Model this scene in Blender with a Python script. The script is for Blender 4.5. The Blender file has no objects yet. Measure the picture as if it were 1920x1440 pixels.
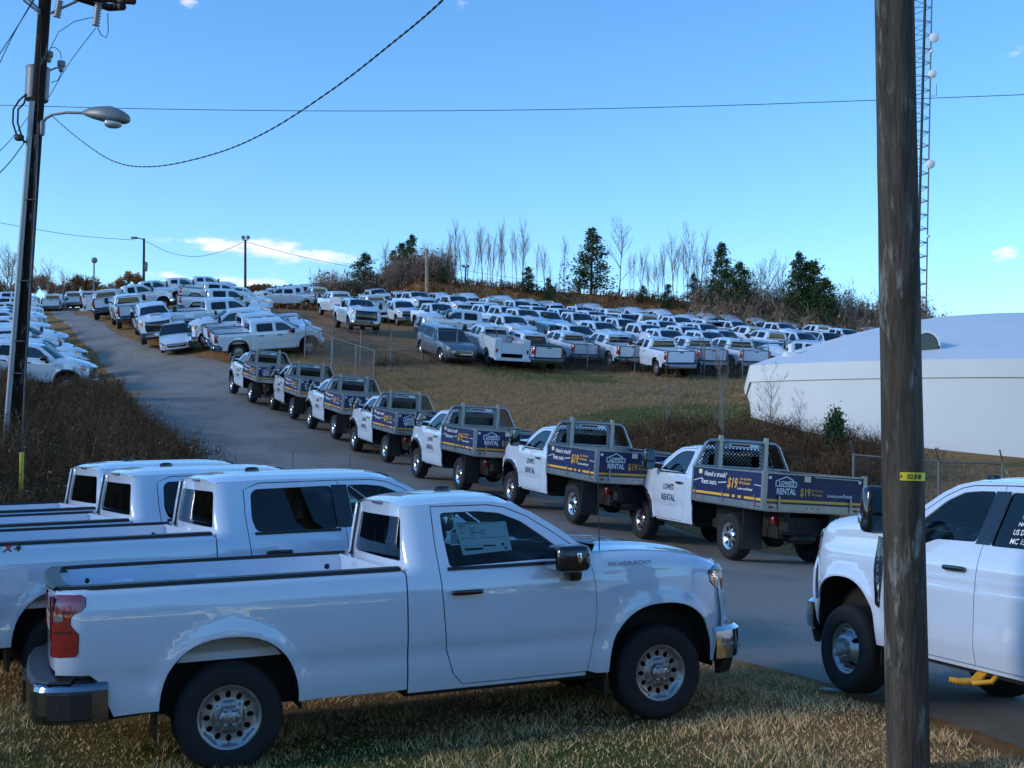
import bpy, math, random
import numpy as np
from mathutils import Vector, Matrix
from mathutils.geometry import delaunay_2d_cdt
random.seed(7); RNG = np.random.default_rng(11)
SC = bpy.context.scene
COL = SC.collection
# ---------------------------------------------------------------- camera
FPX, PITCH, ROLL = 2250.0, math.radians(3.75), math.radians(1.5)
CAM = np.array([0.0, 0.0, 2.4])
cd = bpy.data.cameras.new('camera'); cam = bpy.data.objects.new('camera', cd); COL.objects.link(cam)
cd.sensor_width = 36.0; cd.lens = 36.0 * FPX / 1920.0; cd.clip_end = 6000.0; cd.clip_start = 0.1
_f = Vector((0, math.cos(PITCH), math.sin(PITCH))); _r0 = Vector((1, 0, 0)); _u0 = Vector((0, -math.sin(PITCH), math.cos(PITCH)))
_r = math.cos(ROLL) * _r0 + math.sin(ROLL) * _u0; _u = -math.sin(ROLL) * _r0 + math.cos(ROLL) * _u0
m = Matrix((_r, _u, -_f)).transposed().to_4x4(); m.translation = Vector(CAM)
cam.matrix_world = m
SC.camera = cam
# ---------------------------------------------------------------- sky and sun
SUN_AZ, SUN_EL = math.radians(-109.0), math.radians(20.0)   # azimuth from +Y, clockwise
sun_dir = Vector((math.sin(SUN_AZ) * math.cos(SUN_EL), math.cos(SUN_AZ) * math.cos(SUN_EL), math.sin(SUN_EL)))
W = bpy.data.worlds.new('World'); SC.world = W; W.use_nodes = True
nt = W.node_tree; nt.nodes.clear()
def wn(t, **k):
    n = nt.nodes.new(t)
    for a, b in k.items(): setattr(n, a, b)
    return n
sky = wn('ShaderNodeTexSky', sky_type='NISHITA', sun_disc=False, sun_elevation=SUN_EL, sun_rotation=SUN_AZ, altitude=200.0, air_density=1.0, dust_density=0.0, ozone_density=3.2)
bg = wn('ShaderNodeBackground'); bg.inputs[1].default_value = 0.15
wo = wn('ShaderNodeOutputWorld')
hsv = wn('ShaderNodeHueSaturation'); hsv.inputs['Saturation'].default_value = 1.18
nt.links.new(sky.outputs[0], hsv.inputs['Color'])
# low fair-weather clouds, placed by direction on the sky itself
geo = wn('ShaderNodeTexCoord')
def mathn(op, a, b=None, c=None):
    n = wn('ShaderNodeMath', operation=op)
    for i, v in enumerate((a, b, c)):
        if v is None: continue
        if isinstance(v, (int, float)): n.inputs[i].default_value = v
        else: nt.links.new(v, n.inputs[i])
    return n.outputs[0]
sepd = wn('ShaderNodeSeparateXYZ'); nt.links.new(geo.outputs['Generated'], sepd.inputs[0])
DX, DY, DZ = sepd.outputs
azi = mathn('ARCTAN2', DX, DY); ele = mathn('ARCSINE', DZ)
noi = wn('ShaderNodeTexNoise', noise_dimensions='3D'); noi.inputs['Scale'].default_value = 34.0; noi.inputs['Detail'].default_value = 4.0; noi.inputs['Roughness'].default_value = 0.6
mapn = wn('ShaderNodeMapping'); mapn.inputs['Scale'].default_value = (1.0, 1.0, 2.4)
nt.links.new(geo.outputs['Generated'], mapn.inputs[0]); nt.links.new(mapn.outputs[0], noi.inputs['Vector'])
CLOUDS = []
def pix_dir(u, v):
    d = _f + (u - 960) / FPX * _r - (v - 720) / FPX * _u
    d.normalize(); return math.atan2(d.x, d.y), math.asin(d.z)
for (u, v, su, sv, w) in ((400, 460, 95, 17, 1.0), (500, 464, 85, 24, 1.0), (590, 482, 80, 19, 1.0), (478, 527, 75, 13, .95), (300, 516, 50, 8, .6), (85, 436, 18, 5, .5), (355, 6, 26, 9, .85), (865, 16, 22, 14, .6), (1895, 476, 34, 14, .85), (1910, 95, 16, 14, .45), (240, 510, 60, 9, .6)):
    CLOUDS.append((*pix_dir(u, v), su / FPX, sv / FPX, w))
for k in range(5):
    az = 0.62 + k * 0.84 + random.uniform(-.2, .2)
    CLOUDS.append((az if az < math.pi else az - 2 * math.pi, random.uniform(.12, .5), random.uniform(.03, .08), random.uniform(.006, .014), random.uniform(.4, 1)))
comb = wn('ShaderNodeCombineXYZ'); nt.links.new(azi, comb.inputs[0]); nt.links.new(ele, comb.inputs[1])
acc = None
for a, e, sa, se, w in CLOUDS:
    v1 = wn('ShaderNodeVectorMath', operation='MULTIPLY_ADD'); nt.links.new(comb.outputs[0], v1.inputs[0])
    v1.inputs[1].default_value = (1 / sa, 1 / se, 0); v1.inputs[2].default_value = (-a / sa, -e / se, math.sqrt(max(0.0, -math.log(w) / .9)))
    v2 = wn('ShaderNodeVectorMath', operation='DOT_PRODUCT'); nt.links.new(v1.outputs[0], v2.inputs[0]); nt.links.new(v1.outputs[0], v2.inputs[1])
    acc = v2.outputs['Value'] if acc is None else mathn('MINIMUM', acc, v2.outputs['Value'])
acc = mathn('POWER', 2.718, mathn('MULTIPLY', acc, -0.9))
cl = mathn('ADD', acc, mathn('MULTIPLY', mathn('SUBTRACT', noi.outputs['Fac'], 0.5), 2.6))
mr = wn('ShaderNodeMapRange', interpolation_type='SMOOTHSTEP'); mr.inputs['From Min'].default_value = .40; mr.inputs['From Max'].default_value = 1.15
nt.links.new(cl, mr.inputs['Value'])
cfac = mathn('MULTIPLY', mr.outputs[0], mathn('MINIMUM', mathn('MULTIPLY', acc, 2.2), 0.85))
mixc = wn('ShaderNodeMix', data_type='RGBA'); mixc.inputs['B'].default_value = (4.2, 3.95, 4.25, 1)
nt.links.new(cfac, mixc.inputs['Factor']); nt.links.new(hsv.outputs[0], mixc.inputs['A'])
nt.links.new(mixc.outputs['Result'], bg.inputs[0]); nt.links.new(bg.outputs[0], wo.inputs[0])
sl = bpy.data.lights.new('sun', 'SUN'); so = bpy.data.objects.new('sun', sl); COL.objects.link(so)
sl.energy = 0.95; sl.angle = math.radians(12.0); sl.color = (1.0, 0.90, 0.79)
so.rotation_euler = (-sun_dir).to_track_quat('-Z', 'Y').to_euler()
SC.view_settings.view_transform = 'Standard'; SC.view_settings.look = 'None'; SC.view_settings.gamma = 1.0
SC.view_settings.exposure = 0.88; SC.view_settings.use_white_balance = True; SC.view_settings.white_balance_temperature = 6250.0; SC.view_settings.use_curve_mapping = False
W.cycles.sampling_method = 'MANUAL'; W.cycles.sample_map_resolution = 512
SC.cycles.max_bounces = 5; SC.cycles.diffuse_bounces = 3; SC.cycles.glossy_bounces = 3; SC.cycles.transparent_max_bounces = 12; SC.cycles.use_denoising = True
# ---------------------------------------------------------------- mesh helpers
def mesh(name, V, F, mat=None, N=None, smooth=True):
    me = bpy.data.meshes.new(name)
    me.from_pydata([tuple(map(float, v)) for v in V], [], [tuple(f) for f in F])
    if mat is not None: me.materials.append(mat)
    if smooth: me.polygons.foreach_set('use_smooth', [True] * len(me.polygons))
    me.update()
    if N is not None and smooth: me.normals_split_custom_set_from_vertices([tuple(map(float, n)) for n in N])
    return me
def fmesh(name, V, F, mat=None, smooth=False, mat_idx=None):
    """fast path for big triangle / quad arrays (numpy)"""
    V = np.asarray(V, dtype=np.float32); F = np.asarray(F, dtype=np.int32); k = F.shape[1]
    me = bpy.data.meshes.new(name)
    me.vertices.add(len(V)); me.vertices.foreach_set('co', V.ravel())
    me.loops.add(F.size); me.loops.foreach_set('vertex_index', F.ravel())
    me.polygons.add(len(F)); me.polygons.foreach_set('loop_start', np.arange(0, F.size, k, dtype=np.int32))
    if mat is not None: me.materials.append(mat)
    if smooth: me.polygons.foreach_set('use_smooth', np.ones(len(F), dtype=bool))
    me.update(calc_edges=True); me.validate()
    return me
def link(name, me, parent=None):
    o = bpy.data.objects.new(name, me); COL.objects.link(o)
    if parent is not None: o.parent = parent
    return o
def tag(o, label=None, cat=None, group=None, kind=None):
    if label: o['label'] = label
    if cat: o['category'] = cat
    if group: o['group'] = group
    if kind: o['kind'] = kind
    return o
def cat_geo(*gs):
    V, F, N = [], [], []
    for g in gs:
        o = len(V); V += [tuple(v) for v in g[0]]; F += [tuple(i + o for i in f) for f in g[1]]
        N += ([tuple(n) for n in g[2]] if len(g) > 2 and g[2] is not None else [(0, 0, 0)] * len(g[0]))
    return V, F, N
def mirror(g):
    V = [(v[0], -v[1], v[2]) for v in g[0]]; F = [tuple(reversed(f)) for f in g[1]]
    N = [(n[0], -n[1], n[2]) for n in g[2]] if len(g) > 2 and g[2] is not None else None
    return V, F, N
def face_normals(g):
    """flat-shade: split vertices and give each face its own normal"""
    V, F, N = [], [], []
    for f in g[1]:
        p = [np.array(g[0][i], float) for i in f]; n = np.zeros(3)
        for i in range(len(p)): n += np.cross(p[i] - p[0], p[(i + 1) % len(p)] - p[0])
        n /= (np.linalg.norm(n) + 1e-12); b = len(V); V += [tuple(q) for q in p]; N += [tuple(n)] * len(p); F.append(tuple(range(b, b + len(p))))
    return V, F, N
def box(x0, x1, y0, y1, z0, z1):
    V = [(x, y, z) for x in (x0, x1) for y in (y0, y1) for z in (z0, z1)]
    F = [(0, 1, 3, 2), (4, 6, 7, 5), (0, 4, 5, 1), (2, 3, 7, 6), (0, 2, 6, 4), (1, 5, 7, 3)]
    return face_normals((V, F))
def rbox(c, s, e=4.0, n=10, m=8):
    """superellipsoid: a softly rounded block"""
    V, F, N = [], [], []
    sg = lambda v, p: math.copysign(abs(v) ** p, v)
    p = 2.0 / e
    for j in range(m + 1):
        ph = -math.pi / 2 + math.pi * j / m
        for i in range(n):
            th = 2 * math.pi * i / n + math.pi / n
            cx, cy, cz = sg(math.cos(ph), p) * sg(math.cos(th), p), sg(math.cos(ph), p) * sg(math.sin(th), p), sg(math.sin(ph), p)
            V.append((c[0] + s[0] / 2 * cx, c[1] + s[1] / 2 * cy, c[2] + s[2] / 2 * cz))
            nn = np.array([sg(cx, e - 1) / s[0], sg(cy, e - 1) / s[1], sg(cz, e - 1) / s[2]]); nn /= np.linalg.norm(nn) + 1e-9; N.append(tuple(nn))
    for j in range(m):
        for i in range(n): F.append((j * n + i, j * n + (i + 1) % n, (j + 1) * n + (i + 1) % n, (j + 1) * n + i))
    return V, F, N
def tube(path, rad, n=6, caps=True, twist=0.0):
    P = [np.array(p, float) for p in path]; V, F, N = [], [], []
    R = rad if hasattr(rad, '__len__') else [rad] * len(P)
    up = np.array([0.0, 0, 1.0])
    prev = None
    for i, p in enumerate(P):
        t = P[min(i + 1, len(P) - 1)] - P[max(i - 1, 0)]; t /= np.linalg.norm(t) + 1e-12
        if prev is None:
            a = np.cross(t, up if abs(t[2]) < .95 else np.array([1.0, 0, 0]))
        else: a = prev - t * (prev @ t)
        a /= np.linalg.norm(a) + 1e-12; b = np.cross(t, a); prev = a
        for k in range(n):
            w = 2 * math.pi * k / n + twist * i; d = math.cos(w) * a + math.sin(w) * b
            V.append(tuple(p + d * R[i])); N.append(tuple(d))
    for i in range(len(P) - 1):
        for k in range(n): F.append((i * n + k, i * n + (k + 1) % n, (i + 1) * n + (k + 1) % n, (i + 1) * n + k))
    if caps:
        for i, rev in ((0, True), (len(P) - 1, False)):
            b = len(V); t = P[1] - P[0] if rev else P[-1] - P[-2]; t = t / (np.linalg.norm(t) + 1e-12) * (-1 if rev else 1)
            V += [V[i * n + k] for k in range(n)]; N += [tuple(t)] * n
            F.append(tuple(range(b + n - 1, b - 1, -1)) if rev else tuple(range(b, b + n)))
    return V, F, N
def lathe(prof, n=32, axis='y', c=(0, 0, 0)):
    """prof: (radius, offset along axis); outward when offset runs so that normals follow the profile's left side"""
    V, F, N = [], [], []
    K = len(prof)
    for i in range(n):
        w = 2 * math.pi * i / n; cw, sw = math.cos(w), math.sin(w)
        for k, (r, o) in enumerate(prof):
            a = np.array(prof[max(k - 1, 0)]); b = np.array(prof[min(k + 1, K - 1)]); d = b - a
            nr, no = d[1], -d[0]; l = math.hypot(nr, no) + 1e-12; nr /= l; no /= l
            if axis == 'y': V.append((c[0] + r * cw, c[1] + o, c[2] + r * sw)); N.append((nr * cw, no, nr * sw))
            else: V.append((c[0] + r * cw, c[1] + r * sw, c[2] + o)); N.append((nr * cw, nr * sw, no))
    for i in range(n):
        for k in range(K - 1):
            a, b = i * K + k, ((i + 1) % n) * K + k
            F.append((a, a + 1, b + 1, b) if axis == 'y' else (a, b, b + 1, a + 1))
    return V, F, N
def rounded(poly, r, n=5):
    """round the corners of a polygon; r scalar or per-vertex list"""
    out = []; K = len(poly)
    for i, p in enumerate(poly):
        rr = r[i] if hasattr(r, '__len__') else r
        p = np.array(p, float); a = np.array(poly[i - 1], float) - p; b = np.array(poly[(i + 1) % K], float) - p
        la, lb = np.linalg.norm(a), np.linalg.norm(b)
        if rr <= 0: out.append(tuple(p)); continue
        d = min(rr, la * .45, lb * .45); s = p + a / la * d; e = p + b / lb * d
        for k in range(n + 1):
            t = k / n; out.append(tuple((1 - t) ** 2 * s + 2 * t * (1 - t) * p + t * t * e))
    return out
def in_poly(pts, poly):
    P = np.asarray(poly); x, y = pts[:, 0], pts[:, 1]; r = np.zeros(len(pts), bool)
    x0, y0 = P[:, 0], P[:, 1]; x1, y1 = np.roll(x0, -1), np.roll(y0, -1)
    for a, b, c, d in zip(x0, y0, x1, y1):
        if b == d: continue
        k = ((b > y) != (d > y)) & (x < (c - a) * (y - b) / (d - b) + a); r ^= k
    return r
def resample(poly, step):
    out = []
    for i, p in enumerate(poly):
        q = poly[(i + 1) % len(poly)]; l = math.hypot(q[0] - p[0], q[1] - p[1]); n = max(1, int(l / step + .6))
        for k in range(n): out.append((p[0] + (q[0] - p[0]) * k / n, p[1] + (q[1] - p[1]) * k / n))
    return out
def area2(p): return sum(p[i - 1][0] * p[i][1] - p[i][0] * p[i - 1][1] for i in range(len(p)))
def panel(outline, fn, step=.06, holes=(), lip=.02, off=0.0):
    """a sheet with a shaped outline: fn(A,B)->Nx3 maps the flat domain to space; edges get a folded lip"""
    outline = [tuple(p) for p in outline]
    if area2(outline) < 0: outline.reverse()
    hs = [h if area2(h) < 0 else list(reversed(h)) for h in holes]
    loops = [resample(outline, step)] + [resample(h, step) for h in hs]
    pts, edges, rng = [], [], []
    for L in loops:
        b = len(pts); pts += L; rng.append((b, len(pts))); edges += [(b + i, b + (i + 1) % len(L)) for i in range(len(L))]
    B = np.array(pts); lo, hi = B.min(0), B.max(0)
    nx, ny = max(1, int((hi[0] - lo[0]) / step)), max(1, int((hi[1] - lo[1]) / step))
    gx, gy = np.meshgrid(np.linspace(lo[0], hi[0], nx + 1), np.linspace(lo[1], hi[1], ny + 1)); G = np.stack([gx.ravel(), gy.ravel()], 1)
    k = in_poly(G, loops[0])
    for L in loops[1:]: k &= ~in_poly(G, L)
    G = G[k]
    if len(G):
        d = np.min(np.hypot(G[:, None, 0] - B[None, :, 0], G[:, None, 1] - B[None, :, 1]), axis=1); G = G[d > step * .45]
    allp = [Vector(p) for p in pts] + [Vector(p) for p in G]
    rv, _, rf, *_ = delaunay_2d_cdt(allp, edges, [], 0, 1e-7)
    rv = np.array([(v.x, v.y) for v in rv]); tri = np.array([f for f in rf if len(f) == 3])
    cen = rv[tri].mean(1); k = in_poly(cen, loops[0])
    for L in loops[1:]: k &= ~in_poly(cen, L)
    tri = tri[k]
    def ev(A, Bq):
        P = fn(A, Bq); h = 2e-3
        da = fn(A + h, Bq) - fn(A - h, Bq); db = fn(A, Bq + h) - fn(A, Bq - h)
        n = np.cross(da, db); n /= np.linalg.norm(n, axis=1)[:, None] + 1e-12
        return P + n * off, n, da / (2 * h), db / (2 * h)
    P, N, _, _ = ev(rv[:, 0], rv[:, 1])
    V = [tuple(p) for p in P]; NN = [tuple(n) for n in N]; F = [tuple(t) for t in tri]
    if lip:
        for L in loops:
            A = np.array(L); p, n, da, db = ev(A[:, 0], A[:, 1])
            e = np.roll(A, -1, 0) - np.roll(A, 1, 0); o = np.stack([e[:, 1], -e[:, 0]], 1); o /= np.linalg.norm(o, axis=1)[:, None] + 1e-12
            t = da * o[:, :1] + db * o[:, 1:]; t /= np.linalg.norm(t, axis=1)[:, None] + 1e-12
            b = len(V); K = len(L)
            V += [tuple(q) for q in p] + [tuple(q) for q in p - n * lip]; NN += [tuple(q) for q in t] * 2
            F += [(b + i, b + K + i, b + K + (i + 1) % K, b + (i + 1) % K) for i in range(K)]
    return V, F, NN
def strip(curveA, curveB, flip=False):
    """ruled surface between two polylines of equal length"""
    K = len(curveA); V = [tuple(p) for p in curveA] + [tuple(p) for p in curveB]
    F = [(i, i + 1, K + i + 1, K + i) for i in range(K - 1)]
    if flip: F = [tuple(reversed(f)) for f in F]
    N = np.zeros((2 * K, 3)); A = np.array(V)
    for f in F:
        n = np.cross(A[f[1]] - A[f[0]], A[f[3]] - A[f[0]]); n /= np.linalg.norm(n) + 1e-12
        for i in f: N[i] += n
    N /= np.linalg.norm(N, axis=1)[:, None] + 1e-12
    return V, F, [tuple(n) for n in N]
def sweep_plan(plan, sect, closed=True):
    """section (outward offset, z) carried along a plan polyline (x,y); outward = right-hand side of travel"""
    V, F = [], []; K = len(sect); n = len(plan)
    for i, p in enumerate(plan):
        a = np.array(plan[max(i - 1, 0)]); b = np.array(plan[min(i + 1, n - 1)]); t = b - a; t = t / (np.linalg.norm(t) + 1e-12); o = np.array([t[1], -t[0]])
        for d, z in sect: V.append((p[0] + o[0] * d, p[1] + o[1] * d, z))
    for i in range(n - 1):
        for k in range(K if closed else K - 1):
            F.append((i * K + k, (i + 1) * K + k, (i + 1) * K + (k + 1) % K, i * K + (k + 1) % K))
    if closed: F.append(tuple(range(K))); F.append(tuple((n - 1) * K + k for k in reversed(range(K))))
    return V, F, None
def sweep_smooth(plan, sect, k=6):
    """like sweep_plan, but rounded along the plan and crisp across the section"""
    P = [np.array(p, float) for p in plan]; D = []
    for i in range(len(P) - 1):
        p0, p1, p2, p3 = P[max(i - 1, 0)], P[i], P[i + 1], P[min(i + 2, len(P) - 1)]
        for t in np.linspace(0, 1, k, endpoint=False): D.append(.5 * (2 * p1 + (p2 - p0) * t + (2 * p0 - 5 * p1 + 4 * p2 - p3) * t * t + (3 * p1 - p0 - 3 * p2 + p3) * t ** 3))
    D.append(P[-1]); n = len(D); V, F, N = [], [], []; O = []
    for i in range(n):
        t = D[min(i + 1, n - 1)] - D[max(i - 1, 0)]; t = t / (np.linalg.norm(t) + 1e-12); O.append(np.array([t[1], -t[0]]))
    K = len(sect)
    for q in range(K):
        (d0, z0), (d1, z1) = sect[q], sect[(q + 1) % K]; l = math.hypot(d1 - d0, z1 - z0) + 1e-12; b = len(V)
        for p, o in zip(D, O):
            nn = (o[0] * (z1 - z0) / l, o[1] * (z1 - z0) / l, -(d1 - d0) / l); V += [(p[0] + o[0] * d0, p[1] + o[1] * d0, z0), (p[0] + o[0] * d1, p[1] + o[1] * d1, z1)]; N += [nn, nn]
        for i in range(n - 1): F.append((b + 2 * i, b + 2 * i + 2, b + 2 * i + 3, b + 2 * i + 1))
    for i, sg in ((0, -1), (n - 1, 1)):
        b = len(V); o = O[i]; t = np.array([-o[1], o[0]]) * sg; V += [(D[i][0] + o[0] * d, D[i][1] + o[1] * d, z) for d, z in sect]; N += [(t[0], t[1], 0)] * K; F.append(tuple(range(b, b + K)) if sg < 0 else tuple(reversed(range(b, b + K))))
    return V, F, N
_fonts = {}
def text_geo(s, size=1.0, bold=0.0, shear=0.0, align='LEFT', sx=1.0):
    """flat lettering outline in (a,b), from the built-in font"""
    cu = bpy.data.curves.new('lettering', 'FONT'); cu.body = s; cu.size = size; cu.offset = bold; cu.shear = shear; cu.align_x = align; cu.resolution_u = 2
    ob = bpy.data.objects.new('lettering', cu); COL.objects.link(ob)
    dg = bpy.context.evaluated_depsgraph_get(); me = ob.evaluated_get(dg).to_mesh()
    V = np.array([v.co[:] for v in me.vertices]).reshape(-1, 3); F = [tuple(p.vertices) for p in me.polygons]
    V = V[:, :2] * np.array([sx, 1.0])
    bpy.data.objects.remove(ob); bpy.data.curves.remove(cu)
    return V, F
def text_on(s, fn, a, b, size, off=.004, fit=None, **k):
    """lettering laid on a surface fn(A,B); fit = wanted width"""
    V, F = text_geo(s, size, **k)
    w = V[:, 0].max() - V[:, 0].min()
    if fit: V = V * np.array([fit / w, 1.0])
    A, B = a + V[:, 0], b + V[:, 1]; h = 2e-3
    P = fn(A, B); n = np.cross(fn(A + h, B) - fn(A - h, B), fn(A, B + h) - fn(A, B - h)); n /= np.linalg.norm(n, axis=1)[:, None] + 1e-12
    return [tuple(p) for p in P + n * off], F, [tuple(q) for q in n]
def outline_on(pts, wdt, fn, off=.004, closed=True):
    """a painted line of given width following points (a,b) on a surface"""
    P = np.array(pts, float); K = len(P); o = []
    for i in range(K):
        a = P[i - 1] if (closed or i) else P[i]; c = P[(i + 1) % K] if (closed or i < K - 1) else P[i]
        t1 = P[i] - a; t2 = c - P[i]; t1 = t1 / (np.linalg.norm(t1) + 1e-9); t2 = t2 / (np.linalg.norm(t2) + 1e-9); t = t1 + t2; t /= np.linalg.norm(t) + 1e-9
        n = np.array([-t[1], t[0]]); o.append(n / max(.4, abs(n @ np.array([-t2[1], t2[0]])) if np.linalg.norm(t2) > .5 else 1))
    o = np.array(o); A = P + o * wdt / 2; B = P - o * wdt / 2; Q = np.concatenate([A, B])
    h = 2e-3; x = fn(Q[:, 0], Q[:, 1]); n = np.cross(fn(Q[:, 0] + h, Q[:, 1]) - fn(Q[:, 0] - h, Q[:, 1]), fn(Q[:, 0], Q[:, 1] + h) - fn(Q[:, 0], Q[:, 1] - h)); n /= np.linalg.norm(n, axis=1)[:, None] + 1e-12
    F = [(K + i, K + (i + 1) % K, (i + 1) % K, i) for i in range(K if closed else K - 1)]
    return [tuple(p) for p in x + n * off], F, [tuple(q) for q in n]
# ---------------------------------------------------------------- materials
def mat(name, col=(.5, .5, .5), rough=.5, metal=0.0, coat=0.0, spec=.5, noise=None, bump=None, emit=None):
    """noise=(scale, amount, detail[, second colour]); bump=(scale,strength)"""
    m = bpy.data.materials.new(name); m.use_nodes = True; n = m.node_tree; b = n.nodes['Principled BSDF']
    b.inputs['Base Color'].default_value = (*col, 1); b.inputs['Roughness'].default_value = rough; b.inputs['Metallic'].default_value = metal
    b.inputs['Coat Weight'].default_value = coat; b.inputs['Coat Roughness'].default_value = .03; b.inputs['Coat IOR'].default_value = 1.9 if coat >= 1 else 1.5; b.inputs['Specular IOR Level'].default_value = spec
    tc = n.nodes.new('ShaderNodeTexCoord')
    if noise:
        t = n.nodes.new('ShaderNodeTexNoise'); t.inputs['Scale'].default_value = noise[0]; t.inputs['Detail'].default_value = noise[2]; t.inputs['Roughness'].default_value = .65
        n.links.new(tc.outputs['Object'], t.inputs['Vector'])
        r = n.nodes.new('ShaderNodeValToRGB'); r.color_ramp.elements[0].position = .3; r.color_ramp.elements[1].position = .72
        c2 = noise[3] if len(noise) > 3 else tuple(c * (1 - noise[1]) for c in col)
        r.color_ramp.elements[0].color = (*c2, 1); r.color_ramp.elements[1].color = (*col, 1)
        n.links.new(t.outputs['Fac'], r.inputs[0]); n.links.new(r.outputs[0], b.inputs['Base Color'])
    if bump:
        t = n.nodes.new('ShaderNodeTexNoise'); t.inputs['Scale'].default_value = bump[0]; t.inputs['Detail'].default_value = 6
        n.links.new(tc.outputs['Object'], t.inputs['Vector'])
        bp = n.nodes.new('ShaderNodeBump'); bp.inputs['Strength'].default_value = bump[1]; bp.inputs['Distance'].default_value = .02
        n.links.new(t.outputs['Fac'], bp.inputs['Height']); n.links.new(bp.outputs[0], b.inputs['Normal'])
    return m
def glass_mat(name, tint, ior=1.45, rough=.01):
    m = bpy.data.materials.new(name); m.use_nodes = True; n = m.node_tree; n.nodes.clear()
    o = n.nodes.new('ShaderNodeOutputMaterial'); mx = n.nodes.new('ShaderNodeMixShader'); fr = n.nodes.new('ShaderNodeFresnel'); fr.inputs[0].default_value = ior
    t = n.nodes.new('ShaderNodeBsdfTransparent'); t.inputs[0].default_value = (*tint, 1); g = n.nodes.new('ShaderNodeBsdfGlossy'); g.inputs['Roughness'].default_value = rough
    n.links.new(fr.outputs[0], mx.inputs[0]); n.links.new(t.outputs[0], mx.inputs[1]); n.links.new(g.outputs[0], mx.inputs[2]); n.links.new(mx.outputs[0], o.inputs[0])
    return m
M = {}
M['paint'] = mat('sky_tinted_white_paint', (.61, .70, .82), .20, coat=1.0, noise=(1.3, .035, 3))  # blue cast of the sky's light mixed into the white base colour
M['silver'] = mat('grey_paint', (.17, .19, .22), .3, metal=.5, coat=1.0)
M['darkcar'] = mat('dark_grey_paint', (.06, .065, .08), .3, metal=.4, coat=1.0)
M['glass'] = glass_mat('tinted_glass', (.16, .24, .25), 2.1)
M['privacy'] = glass_mat('privacy_glass', (.045, .05, .055), 1.7)
M['clear'] = glass_mat('clear_glass', (.62, .76, .76), 1.5)
M['black'] = mat('black_trim', (.012, .012, .013), .45)
M['gloss'] = mat('gloss_black', (.01, .01, .011), .12, coat=.6)
M['rubber'] = mat('tyre_rubber', (.016, .016, .017), .82, noise=(9, .35, 4), bump=(60, .25))
M['steel'] = mat('painted_steel_wheel', (.34, .35, .36), .36, metal=.75)
M['alloy'] = mat('polished_alloy', (.62, .63, .64), .22, metal=.95)
M['chrome'] = mat('chrome', (.72, .73, .74), .09, metal=1.0)
M['darkchrome'] = mat('chrome_dark_reflection', (.20, .23, .27), .14, metal=1.0)  # base darkened to stand in for dark ground mirrored in the rear bumper
M['red'] = mat('red_lamp_lens', (.34, .008, .010), .15, coat=1.0, noise=(30, .5, 2))
M['darkred'] = mat('dark_red_lamp_lens', (.08, .006, .008), .15, coat=1.0)
M['amber'] = mat('amber_lens', (.65, .22, .05), .15, coat=1.0)
M['lens'] = mat('headlamp_lens', (.30, .32, .34), .08, metal=.6, coat=1.0)
M['under'] = mat('underbody', (.008, .008, .008), .75)
M['liner'] = mat('primer_inner_body', (.33, .33, .32), .6)
M['seat'] = mat('dark_cloth', (.022, .022, .025), .85)
M['paper'] = mat('paper_sheet', (.85, .88, .88), .7)
M['ink'] = mat('black_print', (.03, .03, .035), .7)
M['navy'] = mat('navy_vinyl', (.005, .011, .082), .45, coat=.1, noise=(2.0, .2, 4))
M['navyink'] = mat('navy_print', (.012, .02, .09), .5)
M['yellow'] = mat('yellow_vinyl', (.75, .40, .03), .45)
M['white'] = mat('white_vinyl', (.82, .82, .82), .5)
M['peach'] = mat('pale_gold_line', (.78, .62, .40), .5)
M['alu'] = mat('brushed_aluminium', (.42, .43, .44), .38, metal=.85, noise=(6, .25, 5))
M['meshgrey'] = mat('expanded_metal', (.34, .36, .38), .55, metal=.2)
M['alu2'] = mat('bright_aluminium', (.46, .46, .44), .35, metal=.6)
M['mirror'] = mat('mirror_glass', (.55, .6, .62), .03, metal=1.0)
M['yel'] = mat('yellow_plastic', (.72, .36, .02), .5)
M['galv'] = mat('galvanised_steel', (.17, .18, .19), .55, metal=.4, noise=(5, .3, 4))
M['badge'] = mat('badge_grey', (.25, .27, .30), .35, metal=.4)
M['redprint'] = mat('red_print', (.35, .02, .02), .5)
def sstep(t): t = np.clip(t, 0, 1); return t * t * (3 - 2 * t)
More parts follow.
